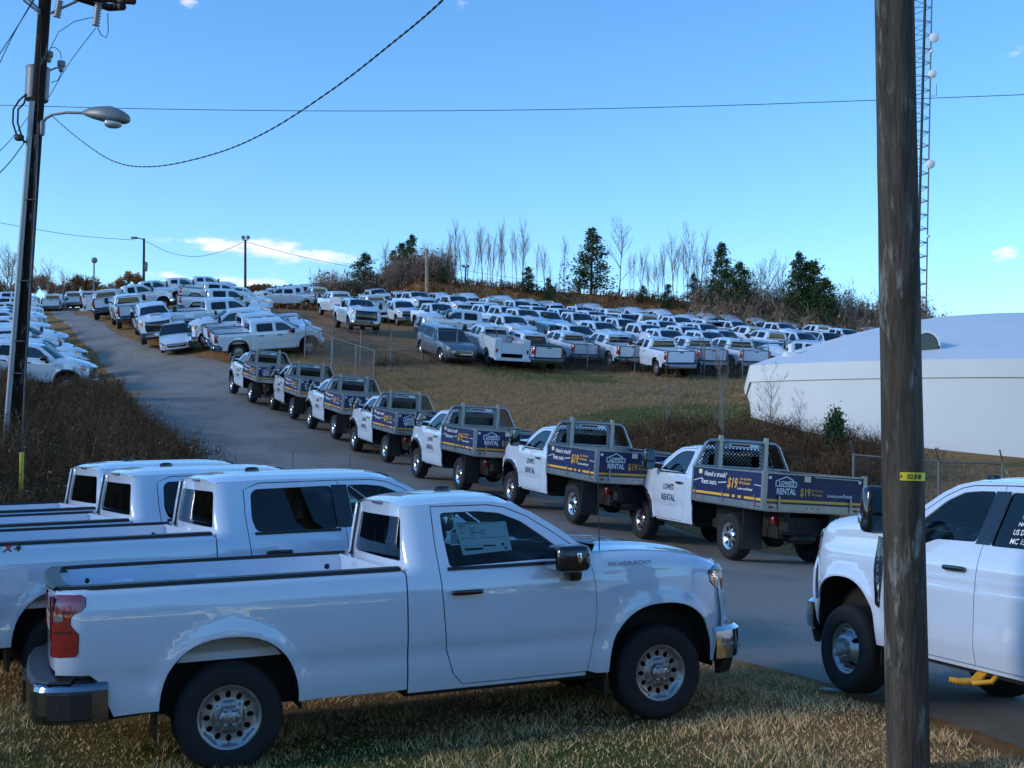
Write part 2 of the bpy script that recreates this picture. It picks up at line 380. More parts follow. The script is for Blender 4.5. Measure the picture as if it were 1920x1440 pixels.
# ---------------------------------------------------------------- terrain
CP = np.array([(-14, -6, .5), (0, -6, .6), (14, -6, .5), (-14, 4, .3), (0, 3, .55), (8, 3, .4), (16, 4, .3),
  (2.9, 8.5, .30), (-5.0, 16.6, .45), (-8, 9, .1), (-12, 14, .8), (3, 15, .42), (0, 19, .62), (9, 14, .35), (14, 18, .3),
  (-8.2, 17.3, 1.25), (-9.5, 24, 1.75), (-11.5, 31, 2.35), (-14.5, 40, 3.3), (-18, 47, 4.4), (-22, 53, 5.5), (-4.5, 24, 1.0), (-6, 30, 1.55), (-10.4, 38, 2.4), (-17.6, 54.5, 4.85), (-23, 66, 7.0), (-20, 30, 3.0), (-28, 45, 5.0), (-38, 30, 4.0), (-32, 20, 2.5),
  (2.78, 25.19, 0.842), (4.47, 25.81, 0.788), (4.01, 21.81, 0.720), (5.70, 22.43, 0.666), (0.04, 29.04, 1.318), (1.71, 29.70, 1.282), (1.37, 25.70, 1.103), (3.04, 26.37, 1.066), (-2.64, 34.16, 1.869), (-0.97, 34.84, 1.839), (-1.28, 30.83, 1.610), (0.39, 31.52, 1.581), (-5.34, 41.04, 2.617), (-3.69, 41.75, 2.582), (-3.93, 37.75, 2.272), (-2.27, 38.46, 2.236), (-7.64, 45.51, 3.455), (-5.99, 46.23, 3.408), (-6.22, 42.23, 3.042), (-4.57, 42.95, 2.995), (-10.10, 50.60, 4.326), (-8.46, 51.34, 4.274), (-8.65, 47.34, 3.866), (-7.01, 48.07, 3.814), (-12.70, 54.35, 5.162), (-11.09, 55.14, 5.125), (-11.15, 51.15, 4.645), (-9.53, 51.94, 4.608), (0.68, 11.76, 0.269), (1.28, 10.27, 0.278), (-2.60, 10.44, 0.091), (-2.01, 8.95, 0.101), (-0.80, 14.43, 0.406), (-0.03, 13.03, 0.406), (-4.67, 12.32, 0.208), (-3.90, 10.91, 0.208), (-2.31, 16.33, 0.413), (-1.47, 14.97, 0.413), (-6.06, 14.03, 0.215), (-5.23, 12.66, 0.215), (3.26, 11.27, 0.322), (4.78, 11.75, 0.242), (4.63, 7.01, 0.348), (6.15, 7.50, 0.268), (7.5, 43.5, 3.6), (9.2, 44.6, 3.75),
  (-18.9, 67.7, 8.3), (-14.5, 63.8, 7.71), (-21.2, 70.6, 9.2), (-25.2, 78.5, 10.8), (-31, 91.4, 12.85), (-47.8, 124, 17.1), (-20.5, 124, 18.1), (-14.6, 99.3, 14.25), (-8.4, 100.3, 14.5), (-2, 104.3, 14.75), (6, 111.3, 15.2), (28.9, 105.4, 13.1), (13.1, 71.6, 8.3), (5.8, 70.6, 8.25), (-11, 83.4, 11.55), (-8.1, 84.5, 11.65), (2.6, 65.8, 7.3), (-7.7, 61.8, 7.05), (12.3, 65.8, 7.25), (-17.4, 49.9, 4.7), (-37.5, 94.4, 12.3), (-35, 91, 11.9), (-41, 108, 14.4), (-17, 87, 12.1), (-18, 95, 13.2), (-19, 105, 14.8), (-20, 115, 16.2), (-30, 110, 15.6), (18, 85, 10.2), (10, 90, 11.6),
  (9, 46.5, 4.42), (13.2, 43, 3.42), (18, 42, 3.15), (5, 33, 2.3), (8, 33, 2.2), (9.5, 27, 1.2), (13, 34, 2.3), (20, 32, 1.9), (30, 38, 2.2), (40, 60, 5), (45, 85, 8.5), (45, 110, 12), (2, 50, 4.7), (3, 42, 3.3), (60, 20, 1), (60, 60, 5), (25, 18, .6),
  (-60, 60, 7), (-60, 95, 13), (-70, 130, 17.5), (-60, 25, 4), (-10, 118, 16.6), (20, 116, 14.8), (45, 118, 13.5), (-29, 157, 23), (-22.7, 148, 22.2), (-26, 135, 20), (-17, 130, 18.6), (-5, 140, 19), (20, 140, 17.5), (45, 140, 15), (0, 170, 21), (40, 170, 17), (-70, 165, 19.5), (-50, 155, 20), (-40, 175, 23), (-25.5, 99, 15.1), (-26.2, 94.5, 14.2), (-30.3, 101, 14.9), (-19.8, 81.5, 11.8), (-22.2, 89.5, 13.3)], float)
def _tps_k(r2): return np.where(r2 > 1e-9, r2 * np.log(np.maximum(r2, 1e-9)), 0.0)
def _tps_fit(P, lam):
    X = P[:, :2] / 20.0; n = len(P); d2 = ((X[:, None] - X[None]) ** 2).sum(-1); A = np.zeros((n + 3, n + 3)); A[:n, :n] = _tps_k(d2) + lam * np.eye(n)
    A[:n, n] = 1; A[:n, n + 1:] = X; A[n, :n] = 1; A[n + 1:, :n] = X.T
    return X, np.linalg.solve(A, np.concatenate([P[:, 2], [0, 0, 0]]))
_TX, _TW = _tps_fit(CP, .0012)
def height(x, y):
    x = np.asarray(x, float); y = np.asarray(y, float); sh = np.broadcast(x, y).shape
    xq = np.clip(np.broadcast_to(x, sh).ravel(), -75, 65); yq = np.clip(np.broadcast_to(y, sh).ravel(), -8, 178)
    out = np.empty(len(xq))
    for i in range(0, len(xq), 20000):
        Q = np.stack([xq[i:i + 20000], yq[i:i + 20000]], 1) / 20.0; d2 = ((Q[:, None] - _TX[None]) ** 2).sum(-1)
        out[i:i + 20000] = _tps_k(d2) @ _TW[:-3] + _TW[-3] + Q @ _TW[-2:]
    X = np.broadcast_to(x, sh).ravel(); Y = np.broadcast_to(y, sh).ravel()
    yb = 122.5 - .08 * np.abs(X - 8)
    bank = sstep((X + 18) / 9) * (1 - sstep((X - 52) / 14)); out = out + bank * (3.9 * sstep((Y - yb) / 8.0) - 2.0 * sstep((Y - yb - 10) / 20))
    out = out - .0006 * np.clip(Y - 178, 0, 500) ** 1.55 - 4.0 * sstep((Y - 172) / 60)
    far = sstep((np.hypot(X, Y - 60) - 220) / 500); out = out * (1 - far) + (-6.0) * far
    return out.reshape(sh) if sh else float(out[0])

def h1(x, y): return float(height(np.array([x]), np.array([y]))[0])
_fn, _rn, _un = np.array(_f), np.array(_r), np.array(_u)
def pray(u, v): return _fn + (u - 960) / FPX * _rn - (v - 720) / FPX * _un
def hit(u, v, mz=0.0, z0=4.0, z1=320.0):
    """first point along the pixel's ray that lies mz above the terrain"""
    d = pray(u, v); t = np.linspace(z0, z1, 1600); P = CAM + d * t[:, None]; g = P[:, 2] - height(P[:, 0], P[:, 1]) - mz
    k = np.where((g[:-1] > 0) & (g[1:] <= 0))[0]
    if not len(k): k = [int(np.argmin(np.abs(g)))]
    i = k[0]; a = g[i] / (g[i] - g[i + 1] + 1e-12) if i + 1 < len(g) else 0
    return CAM + d * (t[i] + np.clip(a, 0, 1) * (t[1] - t[0]))
def at(u, v, Z): return CAM + pray(u, v) * Z
def stand(x, y, yaw, z=None, tilt=.9, ext=1.9, sc=1.0, lat=.85):
    """matrix of a vehicle on the ground at x,y heading yaw, tilted with the slope under its wheels"""
    c, s = math.cos(yaw), math.sin(yaw); e = ext
    hf, hr = h1(x + c * e, y + s * e), h1(x - c * e, y - s * e); hl, hq = h1(x - s * lat, y + c * lat), h1(x + s * lat, y - c * lat)
    X = Vector((c * 2 * e, s * 2 * e, (hf - hr) * tilt)).normalized(); Yv = Vector((-s * 2 * lat, c * 2 * lat, (hl - hq) * tilt)).normalized()
    Z = X.cross(Yv).normalized(); Yv = Z.cross(X).normalized()
    m_ = Matrix((X * sc, Yv * sc, Z * sc)).transposed().to_4x4(); m_.translation = (x, y, h1(x, y) if z is None else z); return m_
# ---- ground sheet: fine near, coarse far
def grid_sheet(name, xs, ys, mt, lift=0.0, hole=None):
    X, Y = np.meshgrid(xs, ys); Z = height(X, Y) + lift; V = np.stack([X, Y, Z], -1).reshape(-1, 3); nx, ny = len(xs), len(ys)
    i = np.arange((ny - 1) * (nx - 1)); r, c = i // (nx - 1), i % (nx - 1); a = r * nx + c; F = np.stack([a, a + 1, a + nx + 1, a + nx], 1)
    return fmesh(name, V, F, mt, smooth=True)
def ground_mat():
    m = bpy.data.materials.new('rough_grass_ground'); m.use_nodes = True; n = m.node_tree; b = n.nodes['Principled BSDF']; b.inputs['Roughness'].default_value = .95; b.inputs['Specular IOR Level'].default_value = .1
    tc = n.nodes.new('ShaderNodeTexCoord')
    def noise(sc, det=6, ro=.6, dist=0.0):
        t = n.nodes.new('ShaderNodeTexNoise'); t.inputs['Scale'].default_value = sc; t.inputs['Detail'].default_value = det; t.inputs['Roughness'].default_value = ro; t.inputs['Distortion'].default_value = dist; n.links.new(tc.outputs['Object'], t.inputs['Vector']); return t.outputs['Fac']
    def ramp(f, stops):
        r = n.nodes.new('ShaderNodeValToRGB'); e = r.color_ramp.elements; e[0].position, e[0].color = stops[0][0], (*stops[0][1], 1); e[1].position, e[1].color = stops[-1][0], (*stops[-1][1], 1)
        for p, c in stops[1:-1]: q = e.new(p); q.color = (*c, 1)
        n.links.new(f, r.inputs[0]); return r.outputs[0]
    def mix(f, a, c):
        x = n.nodes.new('ShaderNodeMix'); x.data_type = 'RGBA'; n.links.new(f, x.inputs['Factor']); n.links.new(a, x.inputs['A']); n.links.new(c, x.inputs['B']); return x.outputs['Result']
    dry = ramp(noise(3.2, 9, .7), [(.3, (0.157, 0.085, 0.034)), (.5, (0.293, 0.158, 0.064)), (.7, (0.406, 0.227, 0.096))])
    green = ramp(noise(4.5, 8, .7), [(.3, (0.050, 0.061, 0.013)), (.7, (0.132, 0.131, 0.029))])
    at1 = n.nodes.new('ShaderNodeAttribute'); at1.attribute_name = 'green'
    at2 = n.nodes.new('ShaderNodeAttribute'); at2.attribute_name = 'dirt'
    def thr(base, nz, w):
        a = n.nodes.new('ShaderNodeMath'); a.operation = 'ADD'; n.links.new(base, a.inputs[0])
        s = n.nodes.new('ShaderNodeMath'); s.operation = 'MULTIPLY_ADD'; n.links.new(nz, s.inputs[0]); s.inputs[1].default_value = w; s.inputs[2].default_value = -w / 2; n.links.new(s.outputs[0], a.inputs[1])
        r = n.nodes.new('ShaderNodeMapRange'); r.interpolation_type = 'SMOOTHSTEP'; r.inputs['From Min'].default_value = .35; r.inputs['From Max'].default_value = .65; n.links.new(a.outputs[0], r.inputs['Value']); return r.outputs[0]
    c = mix(thr(at1.outputs['Fac'], noise(.55, 6, .65, .4), 1.1), dry, green)
    clay = ramp(noise(1.1, 8, .65, .3), [(.3, (0.146, 0.075, 0.034)), (.5, (0.264, 0.135, 0.064)), (.72, (0.352, 0.236, 0.143))])
    c = mix(thr(at2.outputs['Fac'], noise(.8, 7, .7), .9), c, clay)
    n.links.new(c, b.inputs['Base Color'])
    bp = n.nodes.new('ShaderNodeBump'); bp.inputs['Strength'].default_value = .7; bp.inputs['Distance'].default_value = .06; n.links.new(noise(14, 8, .75), bp.inputs['Height']); n.links.new(bp.outputs[0], b.inputs['Normal'])
    return m
M['ground'] = ground_mat()
def seg_dist(X, Y, path):
    d = np.full(X.shape, 1e9)
    for (ax, ay), (bx, by) in zip(path[:-1], path[1:]):
        vx, vy = bx - ax, by - ay; t = np.clip(((X - ax) * vx + (Y - ay) * vy) / (vx * vx + vy * vy), 0, 1); d = np.minimum(d, np.hypot(X - ax - t * vx, Y - ay - t * vy))
    return d
TRACK = [tuple(hit(u, v)[:2]) for u, v in ((700, 668), (660, 640), (600, 605), (560, 585), (520, 570))]
TRACK2 = [tuple(hit(u, v)[:2]) for u, v in ((610, 645), (700, 655), (740, 668))]
def paint_ground(me):
    co = np.empty(len(me.vertices) * 3, np.float32); me.vertices.foreach_get('co', co); co = co.reshape(-1, 3); X, Y = co[:, 0], co[:, 1]
    dirt = .95 * (1 - sstep((seg_dist(X, Y, TRACK) - 1.6) / 3.0)) + .85 * (1 - sstep((seg_dist(X, Y, TRACK2) - 2.2) / 2.5))
    lot = sstep((Y - 66) / 6) * sstep((118 - Y) / 6) * sstep((X + 60) / 10) * sstep((45 - X) / 6); dirt = np.maximum(dirt, .36 * lot)
    green = np.full(len(X), .26)
    sl = [tuple(hit(u, v)[:2]) for u, v in ((1380, 770), (1260, 775), (1150, 790))]; green += .42 * (1 - sstep((seg_dist(X, Y, sl) - 1.0) / 3.0))
    s2 = [tuple(hit(u, v)[:2]) for u, v in ((960, 700), (1040, 705), (1130, 712))]; green += .35 * (1 - sstep((seg_dist(X, Y, s2) - 1.0) / 2.5))
    green += .34 * (1 - sstep((seg_dist(X, Y, [(-6, 9.5), (-1.5, 9.0), (0.5, 8.6)]) - .6) / 1.6)) + .15 * sstep((X - 12) / 6) * (Y < 45)
    for nm, a in (('green', green), ('dirt', np.clip(dirt, 0, 1))):
        t = me.attributes.new(nm, 'FLOAT', 'POINT'); t.data.foreach_set('value', a.astype(np.float32))
xs = np.concatenate([[-2500, -1200, -600, -300, -180, -130], np.arange(-100, -12, 1.6), np.arange(-12, 14, .5), np.arange(14, 70, 1.6), [75, 90, 130, 180, 300, 600, 1200, 2500]])
ys = np.concatenate([[-2500, -800, -300, -120, -60, -30, -15], np.arange(-8, 6, 1.5), np.arange(6, 26, .5), np.arange(26, 186, 1.4), [190, 200, 230, 280, 350, 500, 800, 1500, 3500]])
gme = grid_sheet('ground', xs, ys, M['ground']); paint_ground(gme)
GROUND = tag(link('ground', gme), 'dry winter grass and red clay slope under the parked vehicles', kind='structure')
# ---- road
def asphalt():
    m = bpy.data.materials.new('worn_asphalt'); m.use_nodes = True; n = m.node_tree; b = n.nodes['Principled BSDF']; b.inputs['Roughness'].default_value = .82; b.inputs['Specular IOR Level'].default_value = .35
    tc = n.nodes.new('ShaderNodeTexCoord')
    def noise(sc, det=6, ro=.6, dist=0.0):
        t = n.nodes.new('ShaderNodeTexNoise'); t.inputs['Scale'].default_value = sc; t.inputs['Detail'].default_value = det; t.inputs['Roughness'].default_value = ro; t.inputs['Distortion'].default_value = dist; n.links.new(tc.outputs['Object'], t.inputs['Vector']); return t.outputs['Fac']
    r = n.nodes.new('ShaderNodeValToRGB'); e = r.color_ramp.elements; e[0].position = .25; e[0].color = (.195, .175, .152, 1); e[1].position = .75; e[1].color = (.315, .282, .245, 1); n.links.new(noise(70, 8, .8), r.inputs[0])
    r2 = n.nodes.new('ShaderNodeValToRGB'); e = r2.color_ramp.elements; e[0].position = .45; e[0].color = (1, 1, 1, 1); e[1].position = .62; e[1].color = (.72, .72, .72, 1); n.links.new(noise(.35, 5, .6, .6), r2.inputs[0])
    mx = n.nodes.new('ShaderNodeMix'); mx.data_type = 'RGBA'; mx.blend_type = 'MULTIPLY'; mx.inputs['Factor'].default_value = 1; n.links.new(r.outputs[0], mx.inputs['A']); n.links.new(r2.outputs[0], mx.inputs['B'])
    at1 = n.nodes.new('ShaderNodeAttribute'); at1.attribute_name = 'clay'
    a = n.nodes.new('ShaderNodeMath'); a.operation = 'MULTIPLY'; n.links.new(at1.outputs['Fac'], a.inputs[0])
    rr = n.nodes.new('ShaderNodeMapRange'); rr.inputs['From Min'].default_value = .38; rr.inputs['From Max'].default_value = .68; n.links.new(noise(1.3, 8, .75, .5), rr.inputs['Value']); n.links.new(rr.outputs[0], a.inputs[1])
    m2 = n.nodes.new('ShaderNodeMix'); m2.data_type = 'RGBA'; n.links.new(a.outputs[0], m2.inputs['Factor']); n.links.new(mx.outputs['Result'], m2.inputs['A']); m2.inputs['B'].default_value = (.24, .17, .12, 1)
    vo = n.nodes.new('ShaderNodeTexVoronoi'); vo.feature = 'DISTANCE_TO_EDGE'; vo.inputs['Scale'].default_value = .33
    wv = n.nodes.new('ShaderNodeMix'); wv.data_type = 'VECTOR'; wv.inputs['Factor'].default_value = .12; nz = n.nodes.new('ShaderNodeTexNoise'); nz.inputs['Scale'].default_value = 1.6; nz.inputs['Detail'].default_value = 5; n.links.new(tc.outputs['Object'], nz.inputs['Vector']); n.links.new(tc.outputs['Object'], wv.inputs['A']); sc_ = n.nodes.new('ShaderNodeVectorMath'); sc_.operation = 'MULTIPLY_ADD'; sc_.inputs[1].default_value = (12, 12, 12); n.links.new(nz.outputs['Color'], sc_.inputs[0]); n.links.new(tc.outputs['Object'], sc_.inputs[2]); n.links.new(sc_.outputs[0], wv.inputs['B']); n.links.new(wv.outputs['Result'], vo.inputs['Vector'])
    cr = n.nodes.new('ShaderNodeMapRange'); cr.inputs['From Min'].default_value = .004; cr.inputs['From Max'].default_value = .016; cr.inputs['To Min'].default_value = .78; n.links.new(vo.outputs['Distance'], cr.inputs['Value'])
    ck = n.nodes.new('ShaderNodeMix'); ck.data_type = 'RGBA'; ck.blend_type = 'MULTIPLY'; ck.inputs['Factor'].default_value = 1; n.links.new(m2.outputs['Result'], ck.inputs['A']); n.links.new(cr.outputs[0], ck.inputs['B'])
    n.links.new(ck.outputs['Result'], b.inputs['Base Color'])
    bp = n.nodes.new('ShaderNodeBump'); bp.inputs['Strength'].default_value = .35; bp.inputs['Distance'].default_value = .01; n.links.new(noise(160, 6, .8), bp.inputs['Height']); n.links.new(bp.outputs[0], b.inputs['Normal'])
    return m
M['asphalt'] = asphalt()
# edges of the road read off the ground: left edge / right edge, paired
RL = [hit(u, v)[:2] for u, v in ((1920, 1437), (1700, 1345), (1510, 1285), (1400, 1250))] + [np.array(p) for p in ((-.6, 16.3), (-3.2, 21.0), (-6.0, 27.0))] + [hit(u, v)[:2] for u, v in ((345, 850), (262, 775), (215, 722))] + [np.array(hit(u, v)[:2]) for u, v in ((172, 665), (140, 630), (112, 598), (86, 576))]
RR = [np.array(p) for p in ((14.5, 9.0), (12.6, 13.0), (9.6, 18.5), (6.9, 22.8), (4.3, 26.4), (2.3, 30.0), (-.6, 36.0), (-4.2, 43.2))] + [np.array((-8.4, 52.2)), np.array((-12.5, 59.8))] + [hit(u, v)[:2] for u, v in ((392, 672), (300, 655), (215, 620), (140, 585))]
def densify(P, k=8):
    P = np.array(P, float); out = []
    for i in range(len(P) - 1):
        p0, p1, p2, p3 = P[max(i - 1, 0)], P[i], P[i + 1], P[min(i + 2, len(P) - 1)]
        for t in np.linspace(0, 1, k, endpoint=False): out.append(.5 * (2 * p1 + (p2 - p0) * t + (2 * p0 - 5 * p1 + 4 * p2 - p3) * t * t + (3 * p1 - p0 - 3 * p2 + p3) * t ** 3))
    return np.array(out + [P[-1]])
L2, R2 = densify([RL[0] + (RL[0] - RL[1]) * 2.5] + RL), densify([RR[0] + (RR[0] - RR[1]) * 2.0] + RR)
def resamp(P, n):
    s = np.concatenate([[0], np.cumsum(np.linalg.norm(np.diff(P, axis=0), axis=1))]); t = np.linspace(0, s[-1], n); return np.stack([np.interp(t, s, P[:, 0]), np.interp(t, s, P[:, 1])], 1)
L3, R3 = resamp(L2, 150), resamp(R2, 150)
NC = 17; tt = np.linspace(0, 1, NC); RX = L3[:, None] * (1 - tt[None, :, None]) + R3[:, None] * tt[None, :, None]
jag = RNG.normal(0, .06, (150, 2)); RX[:, 0] += jag; RX[:, -1] += RNG.normal(0, .08, (150, 2))
RZ = height(RX[..., 0], RX[..., 1]) + .032; RZ[:, 0] -= .06; RZ[:, -1] -= .06
V = np.concatenate([RX, RZ[..., None]], -1).reshape(-1, 3); i = np.arange(149 * (NC - 1)); r_, c_ = i // (NC - 1), i % (NC - 1); a = r_ * NC + c_
rme = fmesh('road', V, np.stack([a, a + 1, a + NC + 1, a + NC], 1), M['asphalt'], smooth=True)
cl_ = np.zeros((150, NC)); cl_ += np.exp(-((tt[None] - .97) / .20) ** 2) * 1.0 + np.exp(-((tt[None] - .62) / .10) ** 2) * .42 * sstep((np.arange(150)[:, None] - 30) / 20) + .06
t_ = rme.attributes.new('clay', 'FLOAT', 'POINT'); t_.data.foreach_set('value', np.clip(cl_, 0, 1).ravel().astype(np.float32))
if rme.polygons[0].normal.z < 0: rme.flip_normals()
tag(link('road', rme), 'worn asphalt drive climbing the hill past the flatbed trucks', kind='structure')
# ---------------------------------------------------------------- vehicles
class Kit:
    """collects the parts of one vehicle; parent = key of another part"""
    def __init__(s): s.parts = []; s.tf = (1.0, 0.0)
    def add(s, name, geo, mt, parent=None, body=True):
        V = geo[0]
        if body and s.tf != (1.0, 0.0): V = [(v[0], v[1], v[2] * s.tf[0] + s.tf[1]) for v in V]
        N = geo[2] if len(geo) > 2 else None
        s.parts.append(dict(name=name, V=V, F=geo[1], N=N, mat=mt, parent=parent)); return len(s.parts) - 1
    def both(s, name, geo, mt, parents=(None, None), body=True):
        return s.add(name, geo, mt, parents[0], body), s.add(name, mirror(geo), mt, parents[1], body)
    def merged(s, table):
        """coarse copy for far vehicles: parts joined under the names in table"""
        k = Kit(); acc = {}; idx = {}
        for i, p in enumerate(s.parts):
            key = table.get(p['name'])
            if key is None: continue
            if key == '*': k.parts.append(dict(p, parent=idx.get(p['parent']))); idx[i] = len(k.parts) - 1; continue
            acc.setdefault((key, p['mat'].name), []).append(p)
        for (key, mn), L in acc.items():
            g = cat_geo(*[(p['V'], p['F'], p['N']) for p in L])
            k.parts.append(dict(name=key, V=g[0], F=g[1], N=g[2] if all(p['N'] is not None for p in L) else None, mat=L[0]['mat'], parent=None))
        return k
    def build(s, name):
        s.root = bpy.data.objects.new(name, None); s.root.empty_display_size = .3; COL.objects.link(s.root); s.name = name
        s.objs = []
        for p in s.parts:
            N = p['N']
            me = mesh(p['name'], p['V'], p['F'], p['mat'], N, smooth=N is not None)
            o = bpy.data.objects.new(p['name'], me); COL.objects.link(o)
            o.parent = s.root if p['parent'] is None else s.objs[p['parent']]
            s.objs.append(o)
        s.used = False
        return s
    def place(s, mtx, label, cat, group=None):
        if not s.used: s.used = True; r = s.root
        else:
            r = s.root.copy(); COL.objects.link(r); new = []
            for p, o in zip(s.parts, s.objs):
                c = o.copy(); COL.objects.link(c); c.parent = r if p['parent'] is None else new[p['parent']]; new.append(c)
        r.matrix_world = mtx
        for k in list(r.keys()): del r[k]
        tag(r, label, cat, group); return r
def smooth_table(xs, ys, lo, hi, sig=.025, n=400):
    t = np.linspace(lo, hi, n); y = np.interp(t, xs, ys); k = int(4 * sig / (t[1] - t[0])); g = np.exp(-.5 * (np.arange(-k, k + 1) * (t[1] - t[0]) / sig) ** 2); g /= g.sum()
    return t, np.convolve(np.pad(y, k, mode='edge'), g, 'valid')
def sstep(t): t = np.clip(t, 0, 1); return t * t * (3 - 2 * t)
PZ, PW = smooth_table([.38, .47, .56, .64, .70, .76, .82, .95, 1.12, 1.22, 1.29, 1.355, 1.41, 1.86, 2.0], [.915, .940, .958, .964, .962, .966, .984, .994, .996, .990, .976, .957, .934, .738, .68], .3, 2.1, .016)
def wheel_kit(K, x, y, D, style, lod, Wt=.265, side=-1, steer=0.0):
    """tyre > rim, hub; outer face towards side*y"""
    R = D / 2; rr = .234 if style in ('steel', 'dually') else .245
    n = {0: 48, 1: 28, 2: 16}[lod]; h = Wt / 2
    pr = [(rr * .97, h - .03), (rr, h - .005), (rr + .02, h), (R - .075, h + .012), (R - .03, h + .002), (R - .008, h - .03), (R, h - .055), (R, .045), (R - .008, .04), (R - .008, .03), (R, .025), (R, -.025), (R - .008, -.03), (R - .008, -.04), (R, -.045), (R, -h + .055), (R - .03, -h), (rr, -h + .005), (rr * .9, -h + .04)]
    if lod: pr = [pr[0], pr[2], pr[3], pr[4], pr[6], pr[15], pr[16], pr[18]]
    def T(g):
        V = np.array(g[0], float); N = np.array(g[2], float) if g[2] is not None else None
        def rt(A):
            A = A * np.array([1, 1, 1.0])
            if side < 0: A = A * np.array([1, -1, 1.0])
            if steer: c, s_ = math.cos(steer), math.sin(steer); A = np.stack([A[:, 0] * c - A[:, 1] * s_, A[:, 0] * s_ + A[:, 1] * c, A[:, 2]], 1)
            return A
        V = rt(V) + np.array([x, y, R]); F = [tuple(reversed(f)) for f in g[1]] if side < 0 else g[1]
        return [tuple(v) for v in V], F, ([tuple(q) for q in rt(N)] if N is not None else None)
    # built facing +y, then flipped for the right side
    w = K.add('wheel', T(lathe([(r, o) for r, o in reversed(pr)], n)), M['rubber'], body=False)
    if style in ('steel',):
        dep = lambda r: h - .012 - .055 * sstep((rr - .012 - r) / .045) + .03 * sstep((.125 - r) / .03)
        fn = lambda A, B: np.stack([A, dep(np.hypot(A, B)), B], 1)
        def f2(A, B): return fn(-A, B)
        circ = lambda cx, cz, a, b, rot, q=12: [(cx + a * math.cos(t) * math.cos(rot) - b * math.sin(t) * math.sin(rot), cz + a * math.cos(t) * math.sin(rot) + b * math.sin(t) * math.cos(rot)) for t in np.linspace(0, 2 * math.pi, q, endpoint=False)]
        if lod == 0:
            holes = [circ(.156 * math.cos(a), .156 * math.sin(a), .026, .021, a, 10) for a in np.linspace(0, 2 * math.pi, 12, endpoint=False)]
            g = panel(circ(0, 0, rr, rr, 0, 48), f2, .03, holes, lip=.012)
        else:
            holes = [circ(.156 * math.cos(a), .156 * math.sin(a), .026, .021, a, 6) for a in np.linspace(0, 2 * math.pi, 8, endpoint=False)] if lod == 1 else []
            g = panel(circ(0, 0, rr, rr, 0, 24), f2, .07, holes, lip=0)
        rim = K.add('rim', T(g), M['steel'], w, body=False)
        if lod < 2:
            K.add('rim_well', T(face_normals(tube([(0, h - .17, 0), (0, h - .13, 0)], rr * .93, 20))), M['under'], w, body=False)
            K.add('hub_cap', T(cat_geo(lathe([(.0, h + .012), (.035, h + .010), (.042, h), (.066, h - .004), (.074, h - .03)], 20), *[rbox((.062 * math.cos(a), h - .006, .062 * math.sin(a)), (.034, .022, .034), 4, 6, 4) for a in np.linspace(0, 2 * math.pi, 6, endpoint=False)])), M['steel'], w, body=False)
    elif style == 'alloy':
        ns = 8
        dep = lambda r: h - .012 - .06 * sstep((rr - .02 - r) / .05) + .05 * sstep((.16 - r) / .08)
        f2 = lambda A, B: np.stack([-A, dep(np.hypot(A, B)), B], 1)
        circ = [(rr * math.cos(t), rr * math.sin(t)) for t in np.linspace(0, 2 * math.pi, 40 if lod == 0 else 24, endpoint=False)]
        holes = []
        for a in np.linspace(0, 2 * math.pi, ns, endpoint=False):
            pts = [(.112, -.12), (.112, .12), (.185, .22), (.197, 0.0), (.185, -.22)]
            holes.append([(r * math.cos(a + d), r * math.sin(a + d)) for r, d in pts])
        K.add('rim', T(panel(circ, f2, .05 if lod == 0 else .09, holes if lod < 2 else (), lip=.012 if lod == 0 else 0)), M['alloy'], w, body=False)
        if lod < 2:
            K.add('rim_well', T(face_normals(tube([(0, h - .17, 0), (0, h - .13, 0)], rr * .93, 16))), M['under'], w, body=False)
            K.add('hub_cap', T(lathe([(0, h - .01), (.04, h - .012), (.052, h - .02), (.055, h - .05)], 16)), M['gloss'], w, body=False)
    else:   # single front wheel of a dual-rear-wheel truck: hub stands out of a domed centre
        dep = lambda r: h - .02 - .05 * sstep((rr - .01 - r) / .05) + .085 * sstep((.19 - r) / .09)
        f2 = lambda A, B: np.stack([-A, dep(np.hypot(A, B)), B], 1)
        circ = lambda cx, cz, q_, n_: [(cx + q_ * math.cos(t), cz + q_ * math.sin(t)) for t in np.linspace(0, 2 * math.pi, n_, endpoint=False)]
        holes = [circ(.158 * math.cos(a), .158 * math.sin(a), .026, 10) for a in np.linspace(.6, .6 + 2 * math.pi, 4, endpoint=False)]
        K.add('rim', T(panel(circ(0, 0, rr, 40), f2, .035, holes, lip=.012)), M['steel'], w, body=False)
        K.add('hub_cap', T(cat_geo(lathe([(0, h + .06), (.035, h + .06), (.05, h + .055), (.055, h + .0)], 18), *[rbox((.085 * math.cos(a), h + .022, .085 * math.sin(a)), (.026, .05, .026), 3, 6, 4) for a in np.linspace(0, 2 * math.pi, 8, endpoint=False)])), M['liner'], w, body=False)
        K.add('rim_well', T(face_normals(tube([(0, h - .17, 0), (0, h - .13, 0)], rr * .93, 16))), M['under'], w, body=False)
    return w
